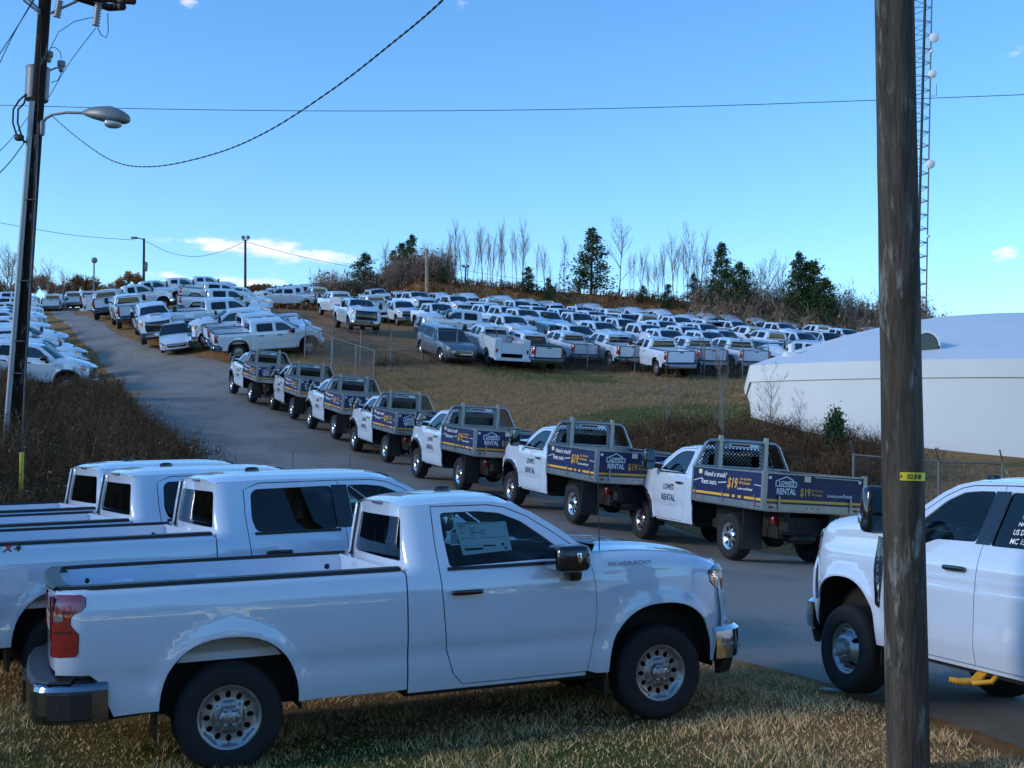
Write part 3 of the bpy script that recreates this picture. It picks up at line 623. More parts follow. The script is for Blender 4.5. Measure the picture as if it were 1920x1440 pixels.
def pickup(wb=3.546, cab='reg', bed='pick', bedlen=2.54, D=.789, hd=False, lod=1, wheel='steel', text=None, inside=True, ford=False, tonneau=False, flare=False, decal=None, paint='paint'):
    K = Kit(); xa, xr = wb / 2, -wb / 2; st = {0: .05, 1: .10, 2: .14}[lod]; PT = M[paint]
    if hd: K.tf = (1.035, .045)
    cabL = {'reg': 2.203, 'dbl': 2.70, 'crew': 3.112}[cab]; xc = xa - cabL            # rear face of cab
    xg = xc - .004                                                                     # bed gap
    tail = xr - 1.20 if bed != 'flat' else xc - .02
    RA = .50 if not hd else .515; ZA = .455; RAz = .53
    hz = .10 if hd else 0.0
    if ford: hz = .13
    ZF = smooth_table([-.75, -.3, 0, .3, .5, .62, .95], [1.42 + hz * .6, 1.425 + hz, 1.408 + hz, 1.365 + hz, 1.315 + hz, 1.27 + hz, 1.19 + hz], -1.2, 1.3, .06)
    zft = lambda x: np.interp(x - xa, *ZF)
    def w(x, z):
        x = np.asarray(x, float); z = np.asarray(z, float)
        y = np.interp(z, PZ, PW)
        if ford: y = np.where(z < 1.35, np.maximum(y, np.interp(z, [.4, .6, 1.0, 1.35], [.93, .985, 1.0, .955])), y)
        fr = sstep((x - (xa - .62)) / .1)                                              # front clip: flat-topped fender
        top = zft(x); u = np.clip((z - (top - .13)) / .13, 0, 1)
        yf = np.interp(np.minimum(z, 1.25), PZ, PW) - .012 * sstep((z - 1.2) / .2) - .095 * (1 - np.sqrt(np.clip(1 - u * u, 0, 1)))
        y = y * (1 - fr) + yf * fr
        for cx in (xa, xr):
            r = np.sqrt(((x - cx) / RA) ** 2 + (np.maximum(z - ZA, 0) / RAz) ** 2); d = (r - 1) * RA
            y = y + (.026 if not hd else .034) * (1 - sstep((d - .015) / (.13 if cx < 0 else .12))) * sstep((z - .36) / .1) * (z < 1.35)
        t = np.clip((x - xa - .22) / .48, 0, 1.3); y = y - .17 * t ** 2.3
        if bed == 'pick':
            t = np.clip((xr - .98 - x) / .22, 0, 1.2); y = y - .075 * t ** 2
            t = np.clip((xr - .30 - x) / .9, 0, 1.0); y = y - .012 * t
        d = np.clip((xc + .16 - x) / .16, 0, 1); y = y - .11 * (1 - np.sqrt(1 - d * d * .98)) * sstep((z - 1.34) / .08)
        return y
    side = lambda A, B: np.stack([A, -w(A, B), B], 1)
    def arch(cx, n=18, R=RA, dz=0, lo=.40):
        out = []
        for t in np.linspace(0, math.pi, n):
            c, s = math.cos(t), math.sin(t); e = 2 / 2.35
            out.append((cx + R * math.copysign(abs(c) ** e, c), ZA + (RAz + (R - RA)) * abs(s) ** e))
        return [(cx + R, lo)] + out + [(cx - R, lo)]                                   # from front to rear, over the top
    na = {0: 24, 1: 14, 2: 9}[lod]
    # ---- front fender
    dc = [(-.69, .475), (-.665, .60), (-.625, .80), (-.612, .95), (-.618, 1.15), (-.635, 1.30), (-.665, 1.395 + hz * .55)]   # door front cut
    dcut = [(xa + a, b) for a, b in dc]; G = .006
    fen = [(x + G, z) for x, z in reversed(dcut)] + [(xa - .60, .45)] + list(reversed(arch(xa, na, lo=.45))) + [(xa + .585, .46), (xa + .60, .70), (xa + .655, .74), (xa + .655, .98 + hz * .5), (xa + .60, 1.02 + hz * .6), (xa + .475, 1.12 + hz * .8), (xa + .465, 1.215 + hz), (xa + .60, 1.262 + hz)]
    fen += [(x, float(zft(np.array(x))) - .004) for x in np.linspace(xa + .58, xa - .66, 10)]
    fd = K.both('front_fender', panel(fen, side, st, lip=.02), PT)
    # ---- doors and cab side
    zb = .475; rd = xa - 1.912                                                         # front door rear cut
    def dz_front(zlist): return [(float(np.interp(z, [b for a, b in dc], [xa + a for a, b in dc])), z) for z in zlist]
    ztop = 1.842
    pil = [(xa - .66, 1.40 + hz * .4), (xa - .92, 1.595), (xa - 1.14, 1.74), (xa - 1.32, 1.815), (xa - 1.46, 1.838)]   # door frame along the A-pillar
    if cab == 'reg': doors = [('f', rd)]
    elif cab == 'dbl': doors = [('f', xa - 1.80), ('r', xc + .26)]
    else: doors = [('f', xa - 1.80), ('r', xc + .34)]
    xprev = None; outl = []; dparts = []
    for i, (k, xrear) in enumerate(doors):
        if k == 'f':
            if cab == 'reg': rear = [(rd - .02, ztop), (rd - .028, 1.55), (rd - .02, 1.36), (rd + .002, 1.0), (rd + .02, .75), (rd + .075, .56), (rd + .15, zb)]
            else: rear = [(xrear - .035, ztop), (xrear - .02, 1.4), (xrear, 1.1), (xrear + .01, .7), (xrear + .012, zb)]
            o = [dcut[0]] + dcut[1:-1] + [pil[0]] + pil[1:]
            poly = o + rear
            if cab == 'reg': win = [(xa - .80, 1.405), (xa - 1.00, 1.565), (xa - 1.18, 1.70), (xa - 1.36, 1.775), (xa - 1.55, 1.797), (rd + .045, 1.795), (rd + .045, 1.60), (rd + .062, 1.378)]
            else: win = [(xa - .80, 1.405), (xa - 1.00, 1.565), (xa - 1.18, 1.70), (xa - 1.36, 1.775), (xa - 1.55, 1.797), (xrear + .06, 1.797), (xrear + .075, 1.378)]
            if ford: win = [(xa - .78, 1.33), (xa - .80, 1.42), (xa - 1.00, 1.57), (xa - 1.18, 1.71), (xa - 1.36, 1.785), (xa - 1.55, 1.80), (xrear + .06, 1.80), (xrear + .075, 1.40), (xa - 1.25, 1.395), (xa - 1.05, 1.33)]
        else:
            p0 = doors[0][1] - .007
            rear = [(xrear - .03, 1.78), (xrear - .04, 1.55), (xrear - .03, 1.35), (xrear - .0, 1.05), (xrear + .03, .85), (xrear + .10, .68), (xrear + .16, .58), (xrear + .18, zb)]
            poly = [(p0 + .012, zb), (p0 + .01, .7), (p0, 1.1), (p0 - .02, 1.4), (p0 - .035, ztop), (xrear + .12, ztop - .006)] + rear
            win = [(p0 - .10, 1.797), (p0 - .085, 1.38), (xrear + .05, 1.38), (xrear + .012, 1.50), (xrear + .03, 1.74), (xrear + .08, 1.785)]
            win.reverse()
        rw = rounded(win, .035 if k == 'f' else .05, 4)
        dd = K.both('door', panel(poly, side, st, [rw], lip=.02), PT); dparts.append(dd)
        gl = [(np.mean([q[0] for q in win]) + (p[0] - np.mean([q[0] for q in win])) * 1.015, 1.6 + (p[1] - 1.6) * 1.03) for p in rw]
        K.both('door_window', panel(gl, side, max(st, .08), lip=0, off=-.012), (M['clear'] if lod == 0 else M['glass']) if k == 'f' else M['privacy'], dd)
        # belt moulding
        bx = [p for p in win if p[1] < 1.42]; x0, x1 = min(p[0] for p in bx) - .02, max(p[0] for p in bx) + .02
        if lod < 2 and not ford: K.both('belt_moulding', panel([(x0, 1.352), (x1, 1.352), (x1, 1.378), (x0, 1.378)], side, .2, lip=.012, off=.006), M['black'], dd)
        hx = xrear + .105 if k == 'f' else xrear + .16
        if cab == 'reg': hx = rd + .05
        hx = hx if k == 'f' else xrear + .12
        zh = 1.185; yh = -float(w(hx + .13, zh))
        K.both('door_handle', rbox((hx + .13, yh - .028, zh), (.265, .034, .042), 5, 12 if lod == 0 else 8, 6), M['gloss'], dd)
        outl.append(poly)
    if cab != 'reg' and lod < 2:
        b0 = doors[0][1]
        K.both('pillar_trim', panel([(b0 - .10, 1.385), (b0 + .07, 1.385), (b0 + .055, 1.80), (b0 - .115, 1.80)], side, .15, lip=.004, off=.004), M['gloss'])
    # cab shell around the door openings
    inner = [(x, z) for x, z in outl[-1]][-1]
    e = .009
    last = outl[-1]
    rear_edge = [p for p in last if p[0] < (doors[-1][1] + .25)]
    rear_edge = last[-(7 if cab == 'reg' else 8):]
    shell = [(xc, .44), (xa - .70, .44), (xa - .70, zb - e), (rear_edge[-1][0] + .0, zb - e)] + [(x - e, z) for x, z in reversed(rear_edge)]
    if cab != 'reg': shell += [(doors[-1][1] + .12, ztop + e - .004), (doors[0][1] - .03, ztop + e)]
    else: shell[-1] = (shell[-1][0], ztop + e)
    up = [(x + .004, z + e) for x, z in reversed(pil)]
    pout = [(xa - .60, 1.415 + hz * .4), (xa - .86, 1.625), (xa - 1.09, 1.775), (xa - 1.26, 1.846), (xa - 1.40, 1.868)]
    shell += up + pout + [(xa - 1.6, 1.874), (xc + .5, 1.874), (xc + .12, 1.862), (xc + .045, 1.84), (xc + .02, 1.6), (xc, 1.36)]
    cs = K.both('cab_side', panel(shell, side, st, lip=.02), PT)
    if lod < 2: K.both('door_jamb', panel([(xc + .05, .46), (xa - .62, .46), (xa - .62, 1.36), (xc + .05, 1.36)], lambda A, B: np.stack([A, -w(A, B) + .045, B], 1), .3, lip=0), M['under'])
    # ---- roof
    edge = lambda x: np.interp(x, [xc, xc + .05, xc + .12, xc + .5, xa - 1.6, xa - 1.40, xa - 1.26, xa - 1.0], [1.83, 1.845, 1.862, 1.874, 1.874, 1.868, 1.846, 1.72])
    def roof(A, B):
        wy = w(A, edge(A)); q = np.clip(np.abs(B) / wy, 0, 1)
        crown = .066 * (1 - q ** 3.2) * np.interp(A, [xc, xc + .25, xa - 1.3, xa - 1.0], [.55, 1, 1, .75])
        rib = .006 * np.cos(B * 2 * math.pi / .32) * sstep((.5 - np.abs(B)) / .12) * sstep((A - xc - .2) / .2)
        return np.stack([A, B, edge(A) + crown + rib], 1)
    xs = np.linspace(xc + .035, xa - 1.28, 14)
    ro = [(x, -float(w(x, edge(x)))) for x in xs] + [(xa - 1.20, -.5), (xa - 1.165, -.25), (xa - 1.155, 0), (xa - 1.165, .25), (xa - 1.20, .5)] + [(x, float(w(x, edge(x)))) for x in reversed(xs)]
    rf = K.add('roof', panel(ro, roof, st * 1.2, lip=.0), PT)
    # ---- windshield and pillars
    zt = lambda y: 1.905 - .05 * (np.abs(y) / .64) ** 2.4
    cowl = 1.425 + hz * .55
    ws = lambda A, B: np.stack([xa - .36 - (B - cowl) * (.80 / (1.90 - cowl)) - .20 * (np.abs(A) / .8) ** 2.2, A, B], 1)
    wsY = lambda z: np.interp(z, [1.40, 1.87], [.835, .655])
    sidez = np.linspace(cowl + .01, 1.862, 8)
    wpoly = [(-.80, cowl), (-.4, cowl + .015), (0, cowl + .02), (.4, cowl + .015), (.80, cowl)] + [(float(wsY(z)), float(z)) for z in sidez] + [(y, float(zt(y))) for y in np.linspace(.62, -.62, 9)] + [(-float(wsY(z)), float(z)) for z in reversed(sidez)]
    K.add('windshield', panel(wpoly, ws, max(st, .08), lip=0), M['clear'] if lod == 0 else M['glass'])
    ca = []; cb = []
    for z in sidez:
        xx = float(np.interp(z, [p[1] for p in pout], [p[0] for p in pout])); ca.append((xx, -float(w(xx, z)), z)); q = ws(np.array([-float(wsY(z))]), np.array([z]))[0]; cb.append(tuple(q))
    K.both('windshield_pillar', strip(ca, cb, flip=True), PT)
    # ---- rear wall of cab with window
    rl = lambda A, B: np.stack([xc + .0 + .05 * sstep((B - 1.36) / .5) + .03 * (np.abs(A) / .75) ** 3, A, B], 1)
    yb = lambda z: float(w(xc + .004, z)) - .0
    rz = [.9, 1.30, 1.36, 1.5, 1.7, 1.84]
    rp = [(-yb(z) + .004, z) for z in rz] + [(-.45, 1.868), (0, 1.875), (.45, 1.868)] + [(yb(z) - .004, z) for z in reversed(rz)]
    rwin = rounded([(-.705, 1.425), (.705, 1.425), (.60, 1.765), (-.60, 1.765)], .04, 3)
    mz = lambda A, B: rl(-A, B)
    K.add('cab_back', panel([(-a, b) for a, b in rp], mz, st * 1.3, [rwin], lip=.02), PT)
    K.add('rear_window', panel([(a * 1.01, 1.6 + (b - 1.6) * 1.02) for a, b in rwin], mz, .15, lip=0, off=-.008), M['privacy'])
    K.add('brake_light', rbox((xc + .055, 0, 1.868), (.06, .30, .035), 5, 8, 6), M['darkred'])
    # ---- hood
    fx = lambda y: xa + .90 - .32 * (np.abs(y) / .86) ** 3.0
    def hood(A, B):
        q = np.abs(B) / .86; z = zft(A) + .05 * (1 - q ** 2.4) + .016 * np.exp(-((np.abs(B) - .50) / .09) ** 2) * sstep((xa + .75 - A) / .3)
        if hd: z = z + .03 * sstep((.42 - np.abs(B)) / .08) * sstep((xa + .8 - A) / .25)
        z = z - .05 * sstep((A - (fx(B) - .10)) / .10) ** 2
        return np.stack([A, B, z], 1)
    hp = [(xa - .56, -.83), (float(fx(.83)) - .02, -.83)] + [(float(fx(y)), y) for y in np.linspace(-.78, .78, 13)] + [(float(fx(.83)) - .02, .83), (xa - .56, .83), (xa - .40, .55), (xa - .345, 0), (xa - .40, -.55)]
    K.add('hood', panel(hp, hood, st, lip=.02), PT)
    K.both('hood_edge', strip([tuple(side(np.array([x]), np.array([float(zft(np.array(x))) - .004]))[0]) for x in np.linspace(xa - .62, xa + .60, 12)], [tuple(hood(np.array([x]), np.array([-.834]))[0] - np.array([0, 0, .006])) for x in np.linspace(xa - .62, xa + .60, 12)]), PT)
    K.add('cowl', panel([(xa - .66, -.80), (xa - .55, -.84), (xa - .39, -.5), (xa - .335, 0), (xa - .39, .5), (xa - .55, .84), (xa - .66, .80), (xa - .47, .4), (xa - .43, 0), (xa - .47, -.4)], lambda A, B: np.stack([A, B, cowl - .01 + 0 * A], 1), .2, lip=0), M['black'])
    if hd and not ford: K.add('hood_scoop', rbox((xa + .22, 0, float(zft(np.array(xa + .22))) + .085), (.05, .62, .06), 6, 10, 6), M['black'])
    # ---- face
    gx = lambda A, B: np.stack([xa + .915 - .30 * (np.abs(A) / .9) ** 2.8 - .06 * ((B - .85) / .35) ** 2, A, B], 1)
    g2 = lambda A, B: gx(A, B)
    ztp = 1.195 + hz
    grille = [(-.66, .74), (.66, .74), (.70, .98), (.64, ztp - .01), (-.64, ztp - .01), (-.70, .98)]
    gr = K.add('grille', panel(grille, g2, .12, lip=.03, off=-.03), M['gloss'])
    if lod < 2:
        for zz in ((.86, .94, 1.02, 1.10, 1.18) if hd else (.84, .92, 1.07)):
            K.add('grille_bar', panel([(-.64, zz - .012), (.64, zz - .012), (.64, zz + .012), (-.64, zz + .012)], g2, .2, lip=.02, off=-.005), M['black'], gr)
        K.add('emblem', cat_geo(panel([(-.16, .985 + hz * .5), (-.06, .985 + hz * .5), (-.06, .955 + hz * .5), (.06, .955 + hz * .5), (.06, .985 + hz * .5), (.16, .985 + hz * .5), (.14, 1.035 + hz * .5), (.05, 1.035 + hz * .5), (.05, 1.065 + hz * .5), (-.05, 1.065 + hz * .5), (-.05, 1.035 + hz * .5), (-.14, 1.035 + hz * .5)], g2, .2, lip=.012, off=.012)), M['alu2'], gr)
    face = [(-.90, .72), (-.66, .72), (-.70, .98), (-.65, ztp), (-.84, ztp - .02), (-.88, 1.15), (-.93, 1.0)]
    K.both('face_panel', panel([(-a, b) for a, b in face], lambda A, B: gx(-A, B), .1, lip=.02, off=-.002), PT)
    hl = [(-.92, 1.03 + hz * .7), (-.70, 1.03 + hz * .7), (-.66, 1.10 + hz * .8), (-.68, 1.19 + hz), (-.86, 1.20 + hz)]
    h1 = K.both('headlight', panel([(-a, b) for a, b in hl], lambda A, B: gx(-A, B), .1, lip=.02, off=.012), M['lens'])
    lampS = [(xa + .475, 1.205 + hz), (xa + .482, 1.135 + hz * .8), (xa + .56, 1.055 + hz * .6), (xa + .625, 1.03 + hz * .6), (xa + .66, 1.06 + hz * .6), (xa + .665, 1.20 + hz), (xa + .60, 1.24 + hz)]
    K.both('headlight_side', panel(lampS, side, .08, lip=.015, off=.004), M['amber'] if not ford else M['lens'], h1)
    K.both('headlight_bezel', panel([(xa + .47, 1.185 + hz), (xa + .68, 1.195 + hz), (xa + .66, 1.25 + hz), (xa + .58, 1.25 + hz), (xa + .465, 1.215 + hz)], side, .08, lip=.02, off=.012), M['gloss'], h1)
    # ---- front bumper
    bp = [(xa + .51, -.935), (xa + .62, -.915), (xa + .75, -.85), (xa + .86, -.70), (xa + .935, -.40), (xa + .955, 0), (xa + .935, .40), (xa + .86, .70), (xa + .75, .85), (xa + .62, .915), (xa + .51, .935)]
    fb = K.add('front_bumper', sweep_smooth(bp, [(0, .45), (.03, .47), (.045, .58), (.04, .70), (.0, .735), (-.06, .735), (-.06, .45)], 4 if lod == 0 else 2), M['chrome'])
    K.add('air_dam', face_normals(sweep_plan([(a - .03, b * .97) for a, b in bp[1:-1]], [(0, .33), (.03, .44), (-.05, .46), (-.05, .33)])), M['black'], fb)
    K.add('bumper_grille', face_normals(sweep_plan([(a + .0, b) for a, b in bp[3:-3]], [(.046, .50), (.052, .51), (.052, .60), (.046, .61)])), M['black'], fb)
    # ---- underbody
    K.add('chassis', cat_geo(box(xr - .9, xa + .75, -.50, -.36, .42, .58), box(xr - .9, xa + .75, .36, .50, .42, .58), box(xc, xa - .58, -.86, .86, .40, .50), box(xr - .05, xr + .05, -.75, .75, .33, .45), box(xa - .05, xa + .05, -.75, .75, .33, .45), rbox((xr, 0, .39), (.32, .36, .30), 2.5), box(xa - .5, xa + .75, -.70, .70, .44, 1.0), tube([(xa - 1, .25, .42), (xr + .3, .25, .42), (xr + .1, -.35, .45), (xr - 1.0, -.55, .42)], .045, 8)), M['under'])
    for cx in (xa, xr):
        if bed == 'flat' and cx == xr: continue
        R = RA + .02; wl = [(cx + R * math.cos(t), ZA + (RAz + .02) * math.sin(t)) for t in np.linspace(0, math.pi, 12)]
        wl = [(cx + R, .40)] + wl + [(cx - R, .40)]
        yo = [float(w(x, max(z, .45))) - .012 for x, z in wl]
        K.both('wheel_well', cat_geo(strip([(x, -y, z) for (x, z), y in zip(wl, yo)], [(x, -.60, z) for x, z in wl]), ([(x, -.60, z) for x, z in wl] , [tuple(range(len(wl)))], [(0, -1, 0)] * len(wl))), M['under'])
    for cx in (xa, xr):
        if cx == xr and bed == 'flat': continue
        K.both('mud_flap', box(cx - RA - .03, cx - RA - .005, -.93, -.66, .28, .56), M['black']) if lod < 2 else None
    if lod == 0 and bed == 'pick': K.both('inner_arch', panel([(xr - .40, .87), (xr + .40, .87), (xr + .30, .99), (xr - .30, .99)], lambda A, B: np.stack([A, -.86 + 0 * A, B], 1), .3, lip=0), M['liner'])
    if flare:
        for cx in ((xa,) if bed == 'flat' else (xa, xr)):
            o = arch(cx, na, RA + .07, lo=.47); i_ = arch(cx, na, RA - .004, lo=.45)
            K.both('arch_moulding', panel(o + list(reversed(i_)), side, .12, lip=.03, off=.008), M['black'])
    # ---- wheels
    for cx, yy in ((xa, .80), (xr, .80)):
        off = .0 if not hd else .02
        for sd in (-1, 1): wheel_kit(K, cx, sd * (yy + off - .0), D, wheel, lod, .265 if not hd else .28, sd, 0.0)
    # ---- mirrors
    zm = 1.43 + hz * .5
    if hd or ford:
        mg = cat_geo(rbox((xa - .72, -1.19, zm + .10), (.15, .24, .40), 5, 14, 8))
        mi = K.both('mirror', mg, M['gloss'])
        K.both('mirror_glass', panel([(-.085, -.02), (.085, -.02), (.09, .15), (.06, .17), (-.06, .17), (-.09, .15)], lambda A, B: np.stack([xa - .802 + 0 * A, -1.19 - A, zm + .10 + B], 1), .2, lip=0), M['mirror'], mi)
        K.both('mirror_glass', panel([(-.085, -.17), (.085, -.17), (.085, -.05), (-.085, -.05)], lambda A, B: np.stack([xa - .802 + 0 * A, -1.19 - A, zm + .10 + B], 1), .2, lip=0), M['mirror'], mi)
        K.both('mirror_arm', cat_geo(rbox((xa - .73, -1.02, zm - .02), (.10, .26, .10), 4, 8, 6)), M['black'], mi)
        K.both('turn_signal', rbox((xa - .665, -1.28, zm + .02), (.07, .06, .09), 4, 8, 6), M['lens'], mi)
    else:
        n = 16 if lod == 0 else 8
        mg = rbox((xa - .93, -1.15, 1.415), (.30, .32, .215), 5, n, 10 if lod == 0 else 6)
        V = [(v[0] + (.05 if v[1] > -1.1 else 0) * (v[1] + 1.1) * 2, v[1], v[2] - .02 * (v[1] + 1.1)) for v in mg[0]]
        mi = K.both('mirror', (V, mg[1], mg[2]), M['gloss'])
        K.both('mirror_arm', rbox((xa - .835, -1.02, 1.29), (.13, .20, .15), 4, 8, 6), M['gloss'], mi)
        K.both('mirror_glass', panel([(-.105, -.075), (.105, -.075), (.105, .075), (-.105, .075)], lambda A, B: np.stack([xa - 1.082 + 0 * A, -1.15 - A, 1.415 + B], 1), .2, lip=0), M['mirror'], mi)
        if lod == 0: K.both('turn_signal', cat_geo(rbox((xa - .90, -1.308, 1.43), (.04, .02, .085), 4, 8, 6)), M['chrome'], mi)
    # ---- cabin
    if inside:
        sx = [xa - 1.72] if cab == 'reg' else [xa - 1.62, xc + .42]
        for i, s in enumerate(sx):
            for yy in (-.40, .40):
                g = cat_geo(rbox((s + .22, yy, .98), (.52, .52, .20), 4, 10, 6), rbox((s - .04, yy, 1.26), (.20, .50, .56), 4, 10, 6), rbox((s - .06, yy, 1.60), (.12, .27, .18), 3.5, 8, 6))
                K.add('seat', g, M['seat'])
        da = K.add('dashboard', cat_geo(rbox((xa - .70, 0, 1.30), (.45, 1.60, .26), 4, 12, 6), box(xc + .03, xa - .45, -.84, .84, .52, .80)), M['black'])
        if lod < 2:
            ring = [(xa - .98 + .06 * math.sin(t) * .9, .40 + .185 * math.cos(t), 1.36 + .175 * math.sin(t)) for t in np.linspace(0, 2 * math.pi, 17)]
            K.add('steering_wheel', cat_geo(tube(ring, .016, 6, caps=False), rbox((xa - .95, .40, 1.36), (.05, .14, .12), 3), tube([(xa - .95, .40, 1.36), (xa - .75, .40, 1.28)], .03, 6)), M['black'])
    else: K.add('cabin', box(xc + .06, xa - .6, -.80, .80, .6, 1.40), M['under'])
    # ---- load bed
    if bed == 'pick':
        ry = .862; zr_ = 1.388; zi = .80
        top = [(x, 1.372) for x in np.linspace(xg - .012, tail + .02, 8)]
        rimz = 1.392
        lamp = [(tail + .0, 1.345), (tail + .185, 1.345), (tail + .215, 1.325), (tail + .215, 1.265), (tail + .185, 1.235), (tail + .135, 1.215), (tail + .115, 1.19), (tail + .115, 1.145), (tail + .135, 1.115), (tail + .165, 1.085), (tail + .17, 1.06), (tail + .165, .945), (tail + .145, .925), (tail + .0, .925)]
        bs = [(xg - .008, 1.372), (xg - .008, .468), (xr + RA + .08, .455)] + arch(xr, na, lo=.46)[1:-1]
        bs = [(xg - .034, 1.375), (xg - .008, 1.34), (xg - .008, .47)]
        bs = [(tail + .03, 1.375), (tail + .02, 1.352)] + [(x - .004 if x < tail + .05 else x + .006, z) for x, z in lamp[1:-1]] + [(tail + .02, .918), (tail + .02, .80), (tail + .24, .79), (tail + .30, .74), (tail + .36, .58), (tail + .40, .485), (xr - RA, .50)] + list(reversed(arch(xr, na, lo=.48)))[1:-1] + [(xr + RA + .0, .47), (xg - .008, .47), (xg - .008, 1.345), (xg - .04, 1.375)]
        bside = K.both('bed_side', panel(bs, side, st, lip=.02), PT)
        # rail cap
        for s in (1,):
            xsr = np.linspace(xg - .03, tail + .04, 12)
            oa = [(x, -float(w(x, 1.372)) - .004, 1.370) for x in xsr]; ob = [(x, -float(w(x, 1.372)) + .0, 1.398) for x in xsr]; oc = [(x, -float(w(x, 1.372)) + .085, 1.402) for x in xsr]; od = [(x, -float(w(x, 1.372)) + .09, 1.35) for x in xsr]
            g = cat_geo(strip(oa, ob), strip(ob, oc), strip(oc, od))
            K.both('rail_cap', (g[0], [tuple(reversed(f)) for f in g[1]], [tuple(-np.array(n)) for n in g[2]]), M['black'], bside)
        inn = lambda x: float(w(x, 1.372)) - .09
        xin = np.linspace(xg - .05, tail + .07, 10)
        top_ = [(x, -inn(x), 1.372) for x in xin]; bot_ = [(x, -inn(x) - .0, zi) for x in xin]
        K.both('bed_wall', strip(bot_, top_), PT)
        fl = K.add('bed_floor', (lambda n: ([(xg - .05, -inn(xg - .05), zi), (tail + .07, -inn(tail + .07), zi), (tail + .07, inn(tail + .07), zi), (xg - .05, inn(xg - .05), zi)], [(3, 2, 1, 0)], [(0, 0, 1)] * 4))(0), PT)
        if lod == 0:
            for yy in np.linspace(-.6, .6, 7): K.add('floor_rib', box(tail + .1, xg - .1, yy - .03, yy + .03, zi, zi + .012), PT, fl)
            for x in (tail + .30, xg - .20): K.both('tie_down_hole', rbox((x, -inn(x) + .002, 1.27), (.05, .012, .05), 2.2, 12, 6), M['under'], (bside[0], bside[1]))
            for x in (xg - .55, xg - 1.25, xg - 1.95): K.both('wall_press', rbox((x, -inn(x), 1.12), (.20, .02, .30), 6, 10, 6), PT)
        K.add('bed_front', cat_geo(box(xg - .075, xg - .02, -.86, .86, zi, 1.368), box(xg - .085, xg - .01, -.87, .87, 1.355, 1.38)), PT)
        if lod == 0: K.both('wheel_housing', rbox((xr, -.575, .90), (1.0, .06, .26), 5, 12, 8), PT)
        # tailgate
        tg = lambda A, B: np.stack([tail - .012 + .055 * (np.abs(A) / .86) ** 3.2 - .012 * sstep((B - 1.30) / .07), A, B], 1)
        tg2 = lambda A, B: tg(-A, B)
        tgp = rounded([(-.79, .80), (.79, .80), (.80, 1.36), (.80, 1.385), (-.80, 1.385), (-.80, 1.36)], .012, 2)
        tgt = K.add('tailgate', cat_geo(panel(tgp, tg2, st, lip=.05), panel([(-.79, .80), (.79, .80), (.79, 1.38), (-.79, 1.38)], lambda A, B: tg(A, B) + np.array([.06, 0, 0]), .3, lip=0)), PT)
        K.add('tailgate_cap', face_normals(sweep_plan([tuple(tg(np.array([y]), np.array([1.38]))[0][:2]) for y in np.linspace(.83, -.83, 9)], [(.012, 1.372), (.018, 1.388), (-.0, 1.402), (-.10, 1.404), (-.10, 1.37)])), M['black'], tgt)
        K.add('tailgate_handle', rbox((tail - .012, 0, 1.315), (.03, .26, .06), 5, 8, 6), M['black'], tgt)
        if lod == 0:
            tx = text_geo('CHEVROLET', .155, bold=.006, align='CENTER', sx=1.25)
            A, B = tx[0][:, 0], 1.065 + tx[0][:, 1]; P_ = tg2(A, B) + np.array([-.006, 0, 0]); b2 = tg2(A, B)
            K.add('tailgate_lettering', cat_geo(([tuple(p) for p in P_], tx[1], [(-1, 0, 0)] * len(A))), M['liner'], tgt)
        # tail lamps: wrap from the side to the rear face
        tl = K.both('taillight', panel(lamp, side, .05 if lod == 0 else .12, lip=.015, off=.003), M['red'])
        rear_l = [(.80, .93), (.895, .93), (.915, 1.1), (.915, 1.2), (.915, 1.34), (.80, 1.34)]
        ys = float(w(tail + .004, 1.1))
        K.both('lens', panel([(a * ys / .915 if a > .85 else a + .006, b) for a, b in rear_l], lambda A, B: tg(-A, B) * np.array([1, 1, 1]) + np.stack([-.004 + 0 * A, 0 * A, 0 * A], 1), .1, lip=.01) if False else panel([(a * ys / .915 if a > .85 else a + .006, b) for a, b in rear_l], lambda A, B: np.stack([tail - .004 + .05 * ((np.abs(A) - .80) / .12) ** 2 * .3, A, B], 1) * np.array([1, 1, 1.0]), .1, lip=.01), M['red'], (tl[1], tl[0])) if lod == 0 else K.both('lens', panel([(.806, .93), (ys, .93), (ys, 1.34), (.806, 1.34)], lambda A, B: np.stack([tail - .004 + 0 * A, -A, B], 1), .2, lip=.01), M['red'], tl)
        if lod == 0: K.both('reverse_lamp', panel(rounded([(tail + .012, 1.165), (tail + .075, 1.17), (tail + .07, 1.215), (tail + .012, 1.21)], .01, 2), side, .05, lip=.01, off=.006), M['lens'], tl)
        if lod == 0:
            for z0_, z1_ in ((1.225, 1.238), (1.085, 1.10)): K.both('lamp_division', panel([(tail + .012, z0_), (tail + .12, z0_), (tail + .12, z1_), (tail + .012, z1_)], side, .05, lip=0, off=.0055), M['darkred'], tl)
        # lower rear corner + bumper
        rb = [(tail + .36, -.972), (tail + .26, -.974), (tail + .12, -.955), (tail - .02, -.90), (tail - .10, -.78), (tail - .135, -.45), (tail - .145, 0)]
        rb = rb + [(a, -b) for a, b in reversed(rb[:-1])]
        rb = [(a, b) for a, b in reversed(rb)]
        bmp = K.add('rear_bumper', sweep_smooth(rb, [(0, .46), (.022, .47), (.032, .53), (.033, .60), (.03, .69), (.018, .72), (.0, .735), (-.05, .75), (-.08, .74), (-.08, .46)], 4 if lod == 0 else 2), M['darkchrome'])
        K.add('bumper_step', face_normals(sweep_plan([(a, b) for a, b in rb[2:-2]], [(.014, .742), (.0, .757), (-.14, .765), (-.14, .745)])), M['black'], bmp)
        K.both('bumper_corner_step', face_normals(sweep_plan([p for p in reversed(rb)][1:4][::-1], [(.034, .485), (.040, .50), (.040, .67), (.034, .685)])), M['black'], (bmp, bmp))
